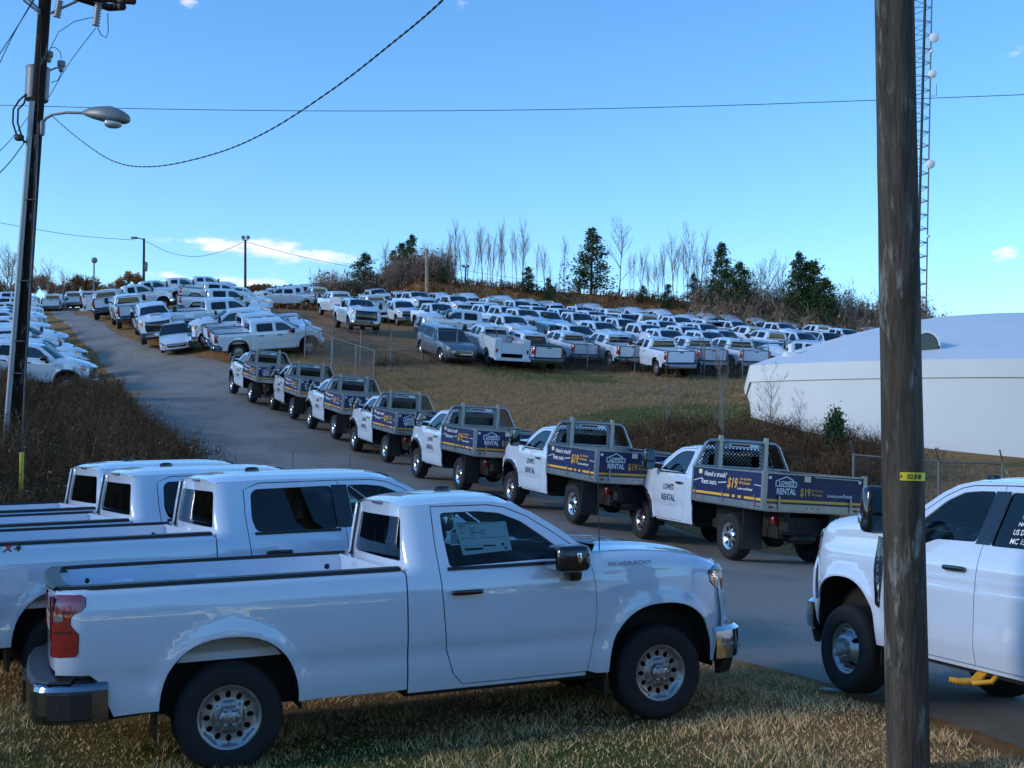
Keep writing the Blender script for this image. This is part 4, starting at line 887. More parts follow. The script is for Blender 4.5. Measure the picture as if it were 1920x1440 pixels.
        K.add('bumper_plate', box(tail - .19, tail - .165, -.28, .28, .52, .68), M['black'], bmp)
        if lod == 0: K.add('hitch', box(tail - .16, tail + .2, -.05, .05, .42, .50), M['under'])
        if tonneau: K.add('bed_cover', box(tail + .05, xg - .03, -.87, .87, 1.40, 1.43), M['black'])
    if text: text(K, locals())
    if lod < 2:
        K.add('antenna', cat_geo(tube([(xa - .47, -.78, cowl - .02), (xa - .47, -.785, cowl + .30), (xa - .47, -.79, cowl + .62)], .004 if lod else .0045, 5)), M['black'])
        K.add('roof_fin', rbox((xc + .62, 0, 1.955), (.16, .05, .06), 2.5, 8, 6), M['gloss'])
    K.geo = dict(xa=xa, xr=xr, xc=xc, xg=xg, tail=tail, side=side, w=w, zft=zft, doors=dparts, fender=fd, hood=hood)
    return K
# ---------------------------------------------------------------- flatbed rental body
def gable(a, b, w_, h_):
    """roof-shaped outline of the emblem on the rental trucks"""
    return [(a, b), (a + w_, b), (a + w_, b + h_ * .42), (a + w_ * .80, b + h_ * .62), (a + w_ * .80, b + h_ * .70), (a + w_ * .5, b + h_), (a + w_ * .14, b + h_ * .62), (a, b + h_ * .50)]
def flatbed(K, g):
    xf, xb, W_, z0, z1 = -.51, -3.0, 1.015, 1.0, 1.61
    A = lambda *a, **k: K.add(*a, body=False, **k)
    deck = A('deck', cat_geo(box(xb + .03, xf, -W_ + .04, W_ - .04, .96, 1.06)), M['alu'])
    for y in (-.45, .45): A('deck_beam', box(xb + .1, xf - .05, y - .05, y + .05, .80, .96), M['under'], parent=deck)
    for s in (-1, 1): A('deck_rail', box(xb, xf + .01, s * W_ - .03, s * W_ + .03, .985, 1.10), M['alu'], parent=deck)
    A('deck_rail', box(xb - .02, xb + .03, -W_ + .03, W_ - .03, .985, 1.10), M['alu'], parent=deck)
    L = lambda a, b: np.stack([-a, W_ + .026 + 0 * a, b], 1)                    # left side, read towards the rear
    Rr = lambda a, b: np.stack([a, -W_ - .026 + 0 * a, b], 1)
    T = lambda a, b: np.stack([xb - .014 + 0 * a, -a, b], 1)                    # tailgate, read left to right
    len_ = xf - xb
    for s, fn in ((1, L), (-1, Rr)):
        p = A('side_panel', box(xb + .06, xf - .02, s * W_ - .004, s * W_ + .022, 1.10, z1), M['navy'])
        a0 = .53 if s > 0 else xb + .04
        for q0, q1 in ((.01, .55), (.585, .625), (.665, .71), (.75, .97)):
            A('stripe', panel([(a0 + q0 * len_, 1.135), (a0 + q1 * len_, 1.135), (a0 + q1 * len_, 1.18), (a0 + q0 * len_, 1.18)], fn, .5, lip=0), M['yellow'], parent=p)
        A('panel_top', box(xb + .06, xf - .02, s * W_ - .012, s * W_ + .030, z1, z1 + .022), M['alu'], parent=p)
        t = lambda s_, f, z, size, mt, fit, **k: A('lettering', text_on(s_, fn, a0 + f * len_, z, size, .003, fit=fit * len_, **k), mt, parent=p)
        t('Need a truck?', .17, 1.47, .13, M['white'], .33, shear=.35, bold=0.0015)
        t('Rent ours.', .135, 1.32, .135, M['white'], .225, bold=0.0015)
        t('$19', .51, 1.30, .26, M['yellow'], .145, bold=0.0046, shear=.25)
        t('for the first', .69, 1.455, .065, M['yellow'], .15, bold=0.0011, shear=.3)
        t('90 minutes.', .675, 1.385, .065, M['yellow'], .15, bold=0.0015, shear=.3)
        t('Lowes.com/Rental', .655, 1.285, .062, M['white'], .20, bold=0.0008)
        A('swoosh', outline_on([(a0 + .02 * len_, 1.36), (a0 + .14 * len_, 1.42)], .012, fn, closed=False), M['white'], parent=p)
        A('swoosh', outline_on([(a0 + .38 * len_, 1.365), (a0 + .50 * len_, 1.39)], .014, fn, closed=False), M['white'], parent=p)
        A('swoosh', outline_on([(a0 + .88 * len_, 1.40), (a0 + .975 * len_, 1.39)], .010, fn, closed=False), M['white'], parent=p)
        A('sticker', panel([(a0 + .09 * len_, 1.50), (a0 + .14 * len_, 1.50), (a0 + .14 * len_, 1.58), (a0 + .09 * len_, 1.58)], fn, .5, lip=0, off=.002), M['peach'], parent=p)
        for q in (.05, .46, .90): A('latch', cat_geo(box(-a0 - q * len_ - .012 if s > 0 else a0 + q * len_ - .012, -a0 - q * len_ + .012 if s > 0 else a0 + q * len_ + .012, s * W_ + .022 if s > 0 else -W_ - .05, s * W_ + .05 if s > 0 else -W_ - .022, 1.02, 1.235)), M['alu'], parent=p)
        A('marker_light', rbox((xb + .11, s * (W_ + .032), 1.045), (.10, .02, .05), 3, 8, 6), M['red'], parent=deck)
    tg = A('tailgate', box(xb - .012, xb + .016, -W_ + .03, W_ - .03, 1.10, z1), M['navy'])
    A('stripe', panel([(-W_ + .04, 1.135), (W_ - .04, 1.135), (W_ - .04, 1.18), (-W_ + .04, 1.18)], T, .5, lip=0), M['yellow'], parent=tg)
    A('panel_top', box(xb - .02, xb + .024, -W_ + .03, W_ - .03, z1, z1 + .022), M['alu'], parent=tg)
    w2 = 2 * (W_ - .03); a0 = -W_ + .03
    A('emblem_outline', outline_on(gable(a0 + .095 * w2, 1.405, .21 * w2, .17), .016, T), M['white'], parent=tg)
    tt_ = lambda s_, f, z, size, mt, fit, **k: A('lettering', text_on(s_, T, a0 + f * w2, z, size, .003, fit=fit * w2, **k), mt, parent=tg)
    tt_("LOWE'S", .125, 1.425, .105, M['white'], .155, bold=0.0030)
    tt_('RENTAL', .105, 1.27, .145, M['white'], .195, bold=0.0034)
    tt_('$19', .345, 1.255, .19, M['yellow'], .105, bold=0.0030)
    tt_('for the first', .465, 1.335, .062, M['yellow'], .115, bold=0.0008)
    tt_('90 minutes.', .465, 1.265, .062, M['yellow'], .115, bold=0.0011)
    tt_('Lowes.com/Rental', .625, 1.255, .088, M['white'], .26, bold=0.0008)
    A('sticker', panel([(a0 + .385 * w2, 1.50), (a0 + .45 * w2, 1.50), (a0 + .45 * w2, 1.60), (a0 + .385 * w2, 1.60)], T, .5, lip=0, off=.003), M['peach'], parent=tg)
    A('gate_bar', cat_geo(tube([(xb - .03, -a0 - .49 * w2, 1.585), (xb - .03, -a0 - .95 * w2, 1.575)], .012, 6)), M['alu2'], parent=tg)
    for q in (.02, .95): A('sticker', panel([(a0 + q * w2, 1.52), (a0 + (q + .03) * w2, 1.52), (a0 + (q + .03) * w2, 1.57), (a0 + q * w2, 1.57)], T, .5, lip=0, off=.003), M['white'], parent=tg)
    for q in (.13, .87): A('latch', box(xb - .05, xb - .022, -a0 - q * w2 - .014, -a0 - q * w2 + .014, 1.0, 1.24), M['alu'], parent=tg)
    for q in (.06, .94): A('tail_marker', rbox((xb - .028, -a0 - q * w2, 1.045), (.02, .11, .055), 3, 8, 6), M['red'], parent=deck)
    for q in (.42, .48, .54): A('deck_hole', rbox((xb - .0205, -a0 - q * w2, 1.045), (.006, .03, .03), 2, 8, 4), M['under'], parent=deck)
    for s in (-1, 1):
        A('corner_post', box(xb - .03, xb + .045, s * W_ - .045, s * W_ + .035, .985, z1 + .05), M['alu'])
        A('front_post', box(xf - .05, xf + .012, s * W_ - .045, s * W_ + .035, .985, z1 + .03), M['alu'])
    # headache rack
    rk = A('cab_guard', cat_geo(tube([(xf - .02, -1.03, 1.63), (xf - .02, -.80, 2.08), (xf - .02, -.72, 2.135), (xf - .02, 0, 2.15), (xf - .02, .72, 2.135), (xf - .02, .80, 2.08), (xf - .02, 1.03, 1.63)], .036, 8), tube([(xf - .02, -1.02, 1.64), (xf - .02, 1.02, 1.64)], .028, 6)), M['alu'])
    for y in (-.50, .50):
        A('stake', cat_geo(box(xf - .075, xf - .015, y - .038, y + .038, 1.60, 2.245)), M['alu2'], parent=rk); A('stake_back', box(xf - .01, xf + .03, y - .085, y + .085, 1.62, 2.14), M['meshgrey'], parent=rk)
    def diamonds(poly, sp=.054, wd=.020):
        P = np.array(poly); V, F = [], []; lo, hi = P.min(0), P.max(0); c = (lo + hi) / 2; R_ = np.hypot(*(hi - lo))
        for sg in (1, -1):
            d = np.array([.74, .67 * sg]); n_ = np.array([-d[1], d[0]])
            for k in np.arange(-R_, R_, sp):
                ts = []; p0 = c + n_ * k
                for i in range(len(P)):
                    a, b = P[i], P[(i + 1) % len(P)]; e = b - a; den = d[0] * e[1] - d[1] * e[0]
                    if abs(den) < 1e-9: continue
                    q = a - p0; t = (q[0] * e[1] - q[1] * e[0]) / den; s_ = (q[0] * d[1] - q[1] * d[0]) / den
                    if 0 <= s_ <= 1: ts.append(t)
                if len(ts) < 2 or max(ts) - min(ts) < .03: continue
                a, b = p0 + d * min(ts), p0 + d * max(ts); o = n_ * wd / 2; bse = len(V)
                xx = xf - .012 - .006 * sg
                for y, z in (a - o, b - o, b + o, a + o): V.append((xx, y, z))
                F += [(bse, bse + 1, bse + 2, bse + 3)]
        return V, F, [(-1, 0, 0)] * len(V)
    A('rack_mesh', diamonds([(-.415, 1.66), (.415, 1.66), (.415, 2.02), (-.415, 2.02)]), M['alu'], parent=rk)
    A('rack_mesh', diamonds([(.585, 1.66), (.98, 1.66), (.77, 2.07), (.70, 2.10), (.585, 2.11)]), M['alu'], parent=rk)
    A('rack_mesh', diamonds([(-.585, 1.66), (-.98, 1.66), (-.77, 2.07), (-.70, 2.10), (-.585, 2.11)]), M['alu'], parent=rk)
    A('rack_panel', box(xf - .02, xf - .008, -.415, .415, 2.02, 2.12), M['meshgrey'], parent=rk)
    A('light_box', box(xf - .07, xf - .021, -.32, .30, 2.03, 2.10), M['white'], parent=rk); A('brake_light_bar', box(xf - .085, xf - .071, -.12, .28, 2.055, 2.09), M['darkred'], parent=rk)
    A('bulkhead', box(xf - .035, xf - .02, -.97, .97, 1.06, 1.63), M['alu'])
    # under the deck
    for s in (-1, 1):
        A('mud_flap', box(-2.36, -2.335, s * .60 if s > 0 else -1.0, s * .60 + .40 if s > 0 else -.60, .25, .93), M['black'])
    A('tail_lamp_box', rbox((-2.62, .52, .80), (.10, .17, .18), 4, 8, 6), M['red']); A('tail_lamp_box', rbox((-2.62, -.52, .80), (.10, .17, .18), 4, 8, 6), M['red'])
    A('rear_frame', cat_geo(box(-2.95, -.5, -.47, -.36, .62, .86), box(-2.95, -.5, .36, .47, .62, .86), box(-2.75, -2.65, -.47, .47, .55, .86), rbox((-1.8, 0, .42), (.34, .40, .34), 2.5), box(-1.86, -1.74, -.8, .8, .37, .48), rbox((-1.2, .55, .62), (.7, .38, .36), 5), rbox((-2.55, .0, .50), (.62, .62, .22), 2.4), tube([(-1.0, -.4, .5), (-2.0, -.55, .55), (-2.9, -.6, .5)], .05, 8)), M['under'])
def flatbed_truck():
    K = pickup(wb=3.6, hd=True, bed='flat', D=.845, wheel='alloy', lod=1, flare=True)
    g = K.geo; flatbed(K, g); sz, dz = 1.035, .045; w, xa = g['w'], g['xa']
    for sgn, dk in ((1, 1), (-1, 0)):
        fn = (lambda a, b: np.stack([-a, w(-a, (b - dz) / sz), b], 1)) if sgn > 0 else (lambda a, b: np.stack([a, -w(a, (b - dz) / sz), b], 1))
        a0 = -(xa - 1.02) if sgn > 0 else xa - 1.50
        d = g['doors'][0][dk]
        K.add('emblem_outline', outline_on(gable(a0 - .01, 1.075, .50, .30), .014, fn), M['peach'], d, body=False)
        K.add('lettering', text_on("LOWE'S", fn, a0 + .03, 1.115, .155, .004, fit=.43, bold=0.0046), M['navyink'], d, body=False)
        K.add('lettering', text_on('RENTAL', fn, a0 - .045, .90, .17, .004, fit=.56, bold=0.0038), M['navyink'], d, body=False)
        K.add('lettering', text_on('Lowes.com/Rental', fn, a0 - .05, .795, .075, .004, fit=.57, bold=0.0004), M['navyink'], d, body=False)
    return K
# ---------------------------------------------------------------- service (utility box) body
def service_body(K):
    """steel tool-box body behind the cab, replacing a pickup bed"""
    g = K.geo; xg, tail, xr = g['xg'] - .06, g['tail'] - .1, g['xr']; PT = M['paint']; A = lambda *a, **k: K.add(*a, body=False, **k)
    R = .50; ar = [(xr + R * math.cos(t), .52 + R * math.sin(t)) for t in np.linspace(math.pi, 0, 12)]
    for s in (-1, 1):
        fn = lambda a, b: np.stack([a, -1.03 + 0 * a, b], 1)
        out = [(tail, .56), (xr - R, .56)] + ar + [(xr + R, .56), (xg, .56), (xg, 1.62), (tail, 1.62)]
        gm = panel(out, fn, .25, lip=.40)
        b = A('tool_box', gm if s < 0 else mirror(gm), PT)
        for x0, x1, z0, z1 in ((xg - .62, xg - .04, .62, 1.58), (xr - R - .02, xr + R + .02, 1.10, 1.58), (tail + .04, xr - R - .06, .62, 1.58)):
            q = outline_on([(x0, z0), (x1, z0), (x1, z1), (x0, z1)], .014, fn); A('box_door_seam', q if s < 0 else mirror(q), M['liner'], parent=b)
            q = rbox(((x0 + x1) / 2, -1.035, (z0 + z1) / 2 + .05), (.06, .02, .09), 4, 6, 4); A('box_latch', q if s < 0 else mirror(q), M['black'], parent=b)
        A('box_top', box(tail, xg, (s * 1.03 if s < 0 else .63), (s * .63 if s < 0 else 1.03), 1.621, 1.64), PT, parent=b)
    A('body_floor', box(tail, xg, -.64, .64, .86, .92), PT); A('body_front', box(xg - .04, xg, -.64, .64, .9, 1.62), PT)
    t = A('tailgate', box(tail - .02, tail + .03, -.62, .62, .92, 1.45), PT); A('rear_bumper', box(tail - .28, tail - .01, -1.02, 1.02, .50, .66), PT)
    for s in (-1, 1): A('taillight', rbox((tail - .012, s * .90, 1.0), (.03, .12, .22), 4, 8, 6), M['red']); A('rear_plate', box(tail - .006, tail + .0, min(s * .63, s * 1.028), max(s * .63, s * 1.028), .57, 1.61), PT)
# ---------------------------------------------------------------- cars and sport utilities
def car(kind, lod=1):
    K = Kit(); st = .12
    S = dict(suv=dict(wb=3.07, fo=.95, ro=1.10, H=1.76, W=.99, belt=1.10, hood=1.07, sill=.30, D=.76, cowl=-.52, rf=-1.25, rr=.20, tailx=.0, paint='silver'),
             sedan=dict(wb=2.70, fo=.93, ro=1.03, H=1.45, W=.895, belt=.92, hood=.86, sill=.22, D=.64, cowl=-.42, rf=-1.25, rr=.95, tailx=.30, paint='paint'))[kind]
    if kind == 'suv': pass
    xa, xr = S['wb'] / 2, -S['wb'] / 2; nose, tail = xa + S['fo'], xr - S['ro']; W_, H, bl, sl = S['W'], S['H'], S['belt'], S['sill']; R = S['D'] / 2 + .06; PT = M[S['paint']]
    zc = S['D'] / 2 + .0
    def topz(x):
        x = np.asarray(x, float)
        if kind == 'suv': return np.interp(x, [tail, tail + .1, xa + S['cowl'], xa + .1, xa + .6, nose - .12, nose], [bl + .06, bl + .08, bl + .0, S['hood'], S['hood'] - .06, S['hood'] - .16, S['hood'] - .28])
        return np.interp(x, [tail, tail + .12, tail + .5, xa + S['cowl'], xa + .1, xa + .6, nose - .1, nose], [bl + .02, bl + .10, bl + .06, bl + .0, S['hood'], S['hood'] - .09, S['hood'] - .22, S['hood'] - .33])
    zt_, wt_ = smooth_table([sl - .05, sl + .05, sl + .25, .62, .80, bl, H], [W_ - .06, W_ - .02, W_ - .005, W_, W_ - .01, W_ - .05, W_ - .28], 0, 2, .02)
    def w(x, z):
        x = np.asarray(x, float); z = np.asarray(z, float); y = np.interp(z, zt_, wt_)
        y = y - .30 * np.clip((x - (nose - .75)) / .75, 0, 1) ** 2.6 - .20 * np.clip((tail + .6 - x) / .6, 0, 1) ** 2.4
        for cx in (xa, xr): d = np.hypot(x - cx, z - zc) - R; y = y + .02 * (1 - sstep(d / .12))
        return y
    side = lambda a, b: np.stack([a, -w(a, b), b], 1)
    arch_ = lambda cx: [(cx + R * math.cos(t), zc + R * math.sin(t)) for t in np.linspace(math.pi, 0, 12)]
    low = [(tail + .02, sl + .22), (tail + .2, sl + .06), (xr - R, sl + .02)] + arch_(xr) + [(xr + R, sl), (xa - R, sl)] + arch_(xa) + [(xa + R, sl + .02), (nose - .15, sl + .02), (nose - .02, sl + .15)] + [(x, float(topz(x))) for x in np.linspace(nose - .02, tail + .02, 22)]
    K.both('body_side', panel(low, side, st, lip=.02), PT)
    ch = xa + S['cowl']; rf, rr = xa + S['rf'], tail + S['rr']
    gp = [(ch + .05, bl), (rf, H - .07), (rf - .4, H - .045), ((rf + rr) / 2, H - .04), (rr + .25, H - .07), (rr + (.05 if kind == 'suv' else 0), H - (.12 if kind == 'suv' else .10)), (tail + S['tailx'] + .06, bl + .06)]
    xm = (xa + xr) / 2
    w1 = [(ch - .18, bl + .03), (rf - .10, H - .13), (xm + .08, H - .10), (xm + .06, bl + .03)]
    w2 = [(xm - .03, bl + .03), (xm - .03, H - .10), (xr + .32, H - .105), (xr + .20, bl + .35 if kind == 'sedan' else H - .16), (xr + .12, bl + .04)]
    ws_ = [w1, w2]
    if kind == 'suv': ws_.append([(xr + .02, bl + .05), (xr + .20, H - .12), (rr + .30, H - .15), (rr + .12, bl + .12)])
    K.both('cabin_side', panel(gp, side, st, [rounded(q, .04, 3) for q in ws_], lip=.02), PT)
    for q in ws_: K.both('side_window', panel(rounded(q, .03, 2), side, .2, lip=0, off=-.008), M['privacy'] if q is not w1 else M['glass'])
    def roof(a, b):
        ez = np.interp(a, [p[0] for p in reversed(gp)], [p[1] for p in reversed(gp)]); wy = w(a, ez); return np.stack([a, b, ez + .05 * (1 - np.clip(np.abs(b) / wy, 0, 1) ** 2.5)], 1)
    xs_ = np.linspace(rr + .02, rf, 10); ez = np.interp(xs_, [p[0] for p in reversed(gp)], [p[1] for p in reversed(gp)])
    ro = [(x, -float(w(x, z))) for x, z in zip(xs_, ez)] + [(rf + .06, 0)] + [(x, float(w(x, z))) for x, z in zip(xs_[::-1], ez[::-1])] + [(rr - .03, 0)]
    K.add('roof', panel(ro, roof, st * 1.3, lip=0), PT)
    def wedge(xb0, zb0, yb0, xt, ztp, yt, cur):
        return lambda a, b: np.stack([xb0 + (xt - xb0) * (b - zb0) / (ztp - zb0) + cur * (1 - (a / yb0) ** 2), a, b], 1)
    yb0 = float(w(ch + .05, bl)); yt = float(w(rf, H - .07))
    K.add('windshield', panel([(-yb0, bl), (yb0, bl), (yt, H - .06), (0, H - .025), (-yt, H - .06)], wedge(ch + .05, bl, yb0, rf, H - .06, yt, .14), .15, lip=0), M['glass'])
    yr0 = float(w(tail + S['tailx'] + .06, bl + .06)); yr1 = float(w(rr + .05, H - .12))
    fr = wedge(tail + S['tailx'] + .06, bl + .06, yr0, rr + .02, H - .10, yr1, -.06)
    K.add('rear_window', panel([(yr0 - .06, bl + .10), (-yr0 + .06, bl + .10), (-yr1 + .02, H - .11), (0, H - .07), (yr1 - .02, H - .11)], lambda a, b: fr(-a, b), .15, lip=0), M['privacy'])
    K.add('rear_frame', panel([(yr0, bl + .03), (-yr0, bl + .03), (-yr1, H - .10), (0, H - .06), (yr1, H - .10)], lambda a, b: fr(-a, b) + np.array([.012, 0, 0]), .15, lip=0), PT)
    def hood(a, b): wy = w(a, topz(a)); return np.stack([a, b, topz(a) + .05 * (1 - np.clip(np.abs(b) / wy, 0, 1) ** 2.2)], 1)
    xs_ = np.linspace(ch + .02, nose - .04, 10); K.add('hood', panel([(x, -float(w(x, topz(x)))) for x in xs_] + [(nose + .06, -.3), (nose + .07, 0), (nose + .06, .3)] + [(x, float(w(x, topz(x)))) for x in xs_[::-1]], hood, st, lip=.0), PT)
    if kind == 'sedan':
        xs_ = np.linspace(tail + .02, tail + .42, 5); K.add('trunk_lid', panel([(x, -float(w(x, topz(x)))) for x in xs_] + [(x, float(w(x, topz(x)))) for x in xs_[::-1]], hood, st, lip=.0), PT)
    wy = lambda z: float(w(nose - .03, z))
    fz = float(topz(nose - .02)); face = lambda a, b: np.stack([nose + .10 - .20 * (np.abs(a) / .75) ** 2.2 - .10 * ((b - .5) / .4) ** 2, a, b], 1)
    K.add('front_fascia', panel([(-wy(.4), sl + .06), (wy(.4), sl + .06), (wy(.6), .6), (wy(.6), fz), (.3, fz + .06), (-.3, fz + .06), (-wy(.6), fz), (-wy(.6), .6)], face, .12, lip=.06), PT)
    K.add('grille', panel(rounded([(-.48, .40), (.48, .40), (.55, .55), (.42, fz - .06), (-.42, fz - .06), (-.55, .55)], .03, 3), face, .15, lip=.02, off=.012), M['gloss'])
    K.add('grille_bar', panel([(-.5, .56), (.5, .56), (.5, .60), (-.5, .60)], face, .15, lip=.02, off=.022), M['chrome'])
    K.add('number_plate', panel([(-.16, .46), (.16, .46), (.16, .54), (-.16, .54)], face, .2, lip=.01, off=.03), M['liner']) if kind == 'sedan' else None
    K.both('headlight', panel([(nose - .45, fz + .10), (nose - .10, fz - .06), (nose - .03, fz - .04), (nose - .04, fz + .02), (nose - .30, fz + .14)], side, .1, lip=.02, off=.006), M['lens'])
    K.both('fog_lamp', rbox((nose - .08, -.62, sl + .20), (.10, .16, .08), 4, 8, 6), M['black'])
    tf = lambda a, b: np.stack([tail - .06 + .16 * (np.abs(a) / .75) ** 2.2 + .10 * ((b - .6) / .5) ** 2, a, b], 1); wt = lambda z: float(w(tail + .04, z))
    K.add('tail_panel', panel([(wt(.4), sl + .16), (-wt(.4), sl + .16), (-wt(.7), .7), (-wt(bl), bl + .06), (wt(bl), bl + .06), (wt(.7), .7)], lambda a, b: tf(-a, b), .12, lip=.05), PT)
    K.both('taillight', cat_geo(panel([(.36, bl - .10), (wt(.9) - .02, bl - .14), (wt(.9) - .02, bl + .02), (.36, bl - .02)], lambda a, b: np.stack([tf(a, b)[:, 0], -a, b], 1), .15, lip=.02, off=.0)), M['red'])
    K.both('taillight_side', panel([(tail + .03, bl - .13), (tail + .30, bl - .05), (tail + .26, bl + .02), (tail + .03, bl + .02)], side, .1, lip=.01, off=.006), M['red'])
    K.both('mirror', rbox((ch - .28, -W_ - .06, bl + .06), (.14, .20, .13), 4, 10, 6), PT)
    K.add('underbody', cat_geo(box(tail + .2, nose - .2, -W_ + .12, W_ - .12, .2, .5), box(xr + R, xa - R, -W_ + .1, W_ - .1, .3, bl - .02)), M['under'])
    for cx in (xa, xr):
        wl = [(cx + (R + .01) * math.cos(t), zc + (R + .01) * math.sin(t)) for t in np.linspace(-.2, math.pi + .2, 10)]
        K.both('wheel_well', cat_geo(strip([(x, -W_ + .04, z) for x, z in wl], [(x, -.55, z) for x, z in wl]), ([(x, -.55, z) for x, z in wl], [tuple(range(len(wl)))], [(0, -1, 0)] * len(wl))), M['under'])
        for sd in (-1, 1): wheel_kit(K, cx, sd * (W_ - .15), S['D'], 'alloy', 1, .22, sd)
    for x in (xa - 1.25, xr + .75):
        for y in (-.38, .38): K.add('seat', cat_geo(rbox((x, y, bl), (.20, .48, .62), 4, 8, 6), rbox((x, y, bl + .36), (.12, .26, .18), 3, 8, 6)), M['seat'])
    K.geo = {}
    return K
# ---------------------------------------------------------------- plants: materials and generators
def tint_mat(name, stops, rough=.9, attr='tint', trans=0.0):
    m = bpy.data.materials.new(name); m.use_nodes = True; n = m.node_tree; b = n.nodes['Principled BSDF']; b.inputs['Roughness'].default_value = rough; b.inputs['Specular IOR Level'].default_value = .15
    a = n.nodes.new('ShaderNodeAttribute'); a.attribute_name = attr; r = n.nodes.new('ShaderNodeValToRGB'); e = r.color_ramp.elements
    e[0].position, e[0].color = stops[0][0], (*stops[0][1], 1); e[1].position, e[1].color = stops[-1][0], (*stops[-1][1], 1)
    for p, c in stops[1:-1]: q = e.new(p); q.color = (*c, 1)
    n.links.new(a.outputs['Fac'], r.inputs[0]); n.links.new(r.outputs[0], b.inputs['Base Color']); return m
M['bark'] = mat('grey_bark', (.27, .25, .23), .95, noise=(8, .5, 5)); M['pinebark'] = mat('pine_bark', (.075, .05, .035), .95, noise=(8, .5, 5))
M['needles'] = tint_mat('pine_needles', [(0, (0.024, 0.044, 0.021)), (.5, (0.054, 0.091, 0.039)), (1, (0.115, 0.156, 0.065))])
M['twig'] = tint_mat('bare_twigs', [(0, (0.149, 0.106, 0.084)), (.6, (0.297, 0.220, 0.168)), (1, (0.416, 0.227, 0.132))])
M['brush'] = tint_mat('dry_brush', [(0, (0.072, 0.034, 0.017)), (.5, (0.180, 0.081, 0.038)), (.85, (0.276, 0.142, 0.066)), (1, (0.408, 0.247, 0.126))])
M['weed'] = tint_mat('dry_weeds', [(0, (0.042, 0.024, 0.013)), (.45, (0.096, 0.055, 0.030)), (.8, (0.159, 0.091, 0.050)), (.9, (0.075, 0.075, 0.020)), (1, (0.301, 0.202, 0.124))])
M['grass'] = tint_mat('grass_blades', [(0, (0.088, 0.116, 0.029)), (.33, (0.190, 0.195, 0.058)), (.45, (0.498, 0.311, 0.146)), (.75, (0.820, 0.525, 0.267)), (1, (0.850, 0.683, 0.365))])
M['autumn'] = tint_mat('autumn_foliage', [(0, (0.138, 0.080, 0.044)), (.5, (0.322, 0.150, 0.068)), (.8, (0.437, 0.200, 0.080)), (1, (0.276, 0.220, 0.088))])
def set_tint(me, t):
    a = me.attributes.new('tint', 'FLOAT', 'POINT'); a.data.foreach_set('value', np.asarray(t, np.float32))
def tris_cloud(C, size, rng, flat=0.0, k=1):
    """k small triangles about every point of C"""
    C = np.repeat(C, k, 0); n = len(C); d = rng.normal(size=(n, 3, 3)); d[:, :, 2] *= (1 - flat); d /= np.linalg.norm(d, axis=2)[:, :, None] + 1e-9
    V = C[:, None] + d * (np.asarray(size).reshape(-1, 1, 1) * rng.uniform(.5, 1.2, (n, 1, 1)))
    return V.reshape(-1, 3), np.arange(3 * n).reshape(-1, 3)
def slivers(A, B, w, rng):
    """thin triangles from A to B"""
    n = len(A); d = B - A; s = np.cross(d, rng.normal(size=(n, 3))); s /= np.linalg.norm(s, axis=1)[:, None] + 1e-9; s *= np.asarray(w).reshape(-1, 1)
    return np.stack([A - s, A + s, B], 1).reshape(-1, 3), np.arange(3 * n).reshape(-1, 3)
def bare_tree(h, spread, seed, dens=1.0, lean=0.0, trunk_r=None):
    """tapered trunk with forking limbs (trunk mesh) and fine twigs (crown mesh)"""
    rg = np.random.default_rng(seed); segs = []; twA, twB, tw = [], [], []
    def grow(p, d, L, r, lvl):
        n = 5 if lvl == 0 else 3; pts = [p]; q = p.copy(); dd = d.copy()
        for i in range(n):
            dd = dd + rg.normal(0, .05 + .07 * lvl, 3) + np.array([0, 0, .06 if lvl else .03]); dd /= np.linalg.norm(dd); q = q + dd * L / n; pts.append(q.copy())
        segs.append((pts, np.linspace(r, r * .35, n + 1), lvl))
        if lvl >= 3: return
        nb = int({0: 13, 1: 5, 2: 4}[lvl] * dens + rg.uniform(0, 1))
        for i in range(nb):
            t = rg.uniform(.22 if lvl == 0 else .2, 1.0); k = min(int(t * n), n - 1); o = pts[k] + (pts[k + 1] - pts[k]) * (t * n - k)
            ax = rg.uniform(0, 2 * math.pi); out = np.array([math.cos(ax), math.sin(ax), 0]); up = rg.uniform(.45, 1.0)
            nd = dd * (.55 if lvl else .25) + out * spread + np.array([0, 0, up]); nd /= np.linalg.norm(nd)
            grow(o, nd, L * (.46 if lvl == 0 else .55) * (1.15 - .6 * t) * rg.uniform(.7, 1.15), r * (.40 if lvl == 0 else .5), lvl + 1)
    grow(np.zeros(3), np.array([lean, 0, 1.0]), h * .93, trunk_r or h * .0095, 0)
    tr = cat_geo(*[tube(p, r, 6 if l == 0 else 4, caps=False) for p, r, l in segs if l < 2])
    A, B, W_ = [], [], []
    for p, r, l in segs:
        if l >= 2:
            for a, b, ra in zip(p[:-1], p[1:], r): A.append(a); B.append(b + (b - a) * .1); W_.append(max(ra, .006))
    V, F = slivers(np.array(A), np.array(B), np.array(W_), rg)
    return tr, (V, F, np.repeat(rg.uniform(.1, .8, len(A)), 3))
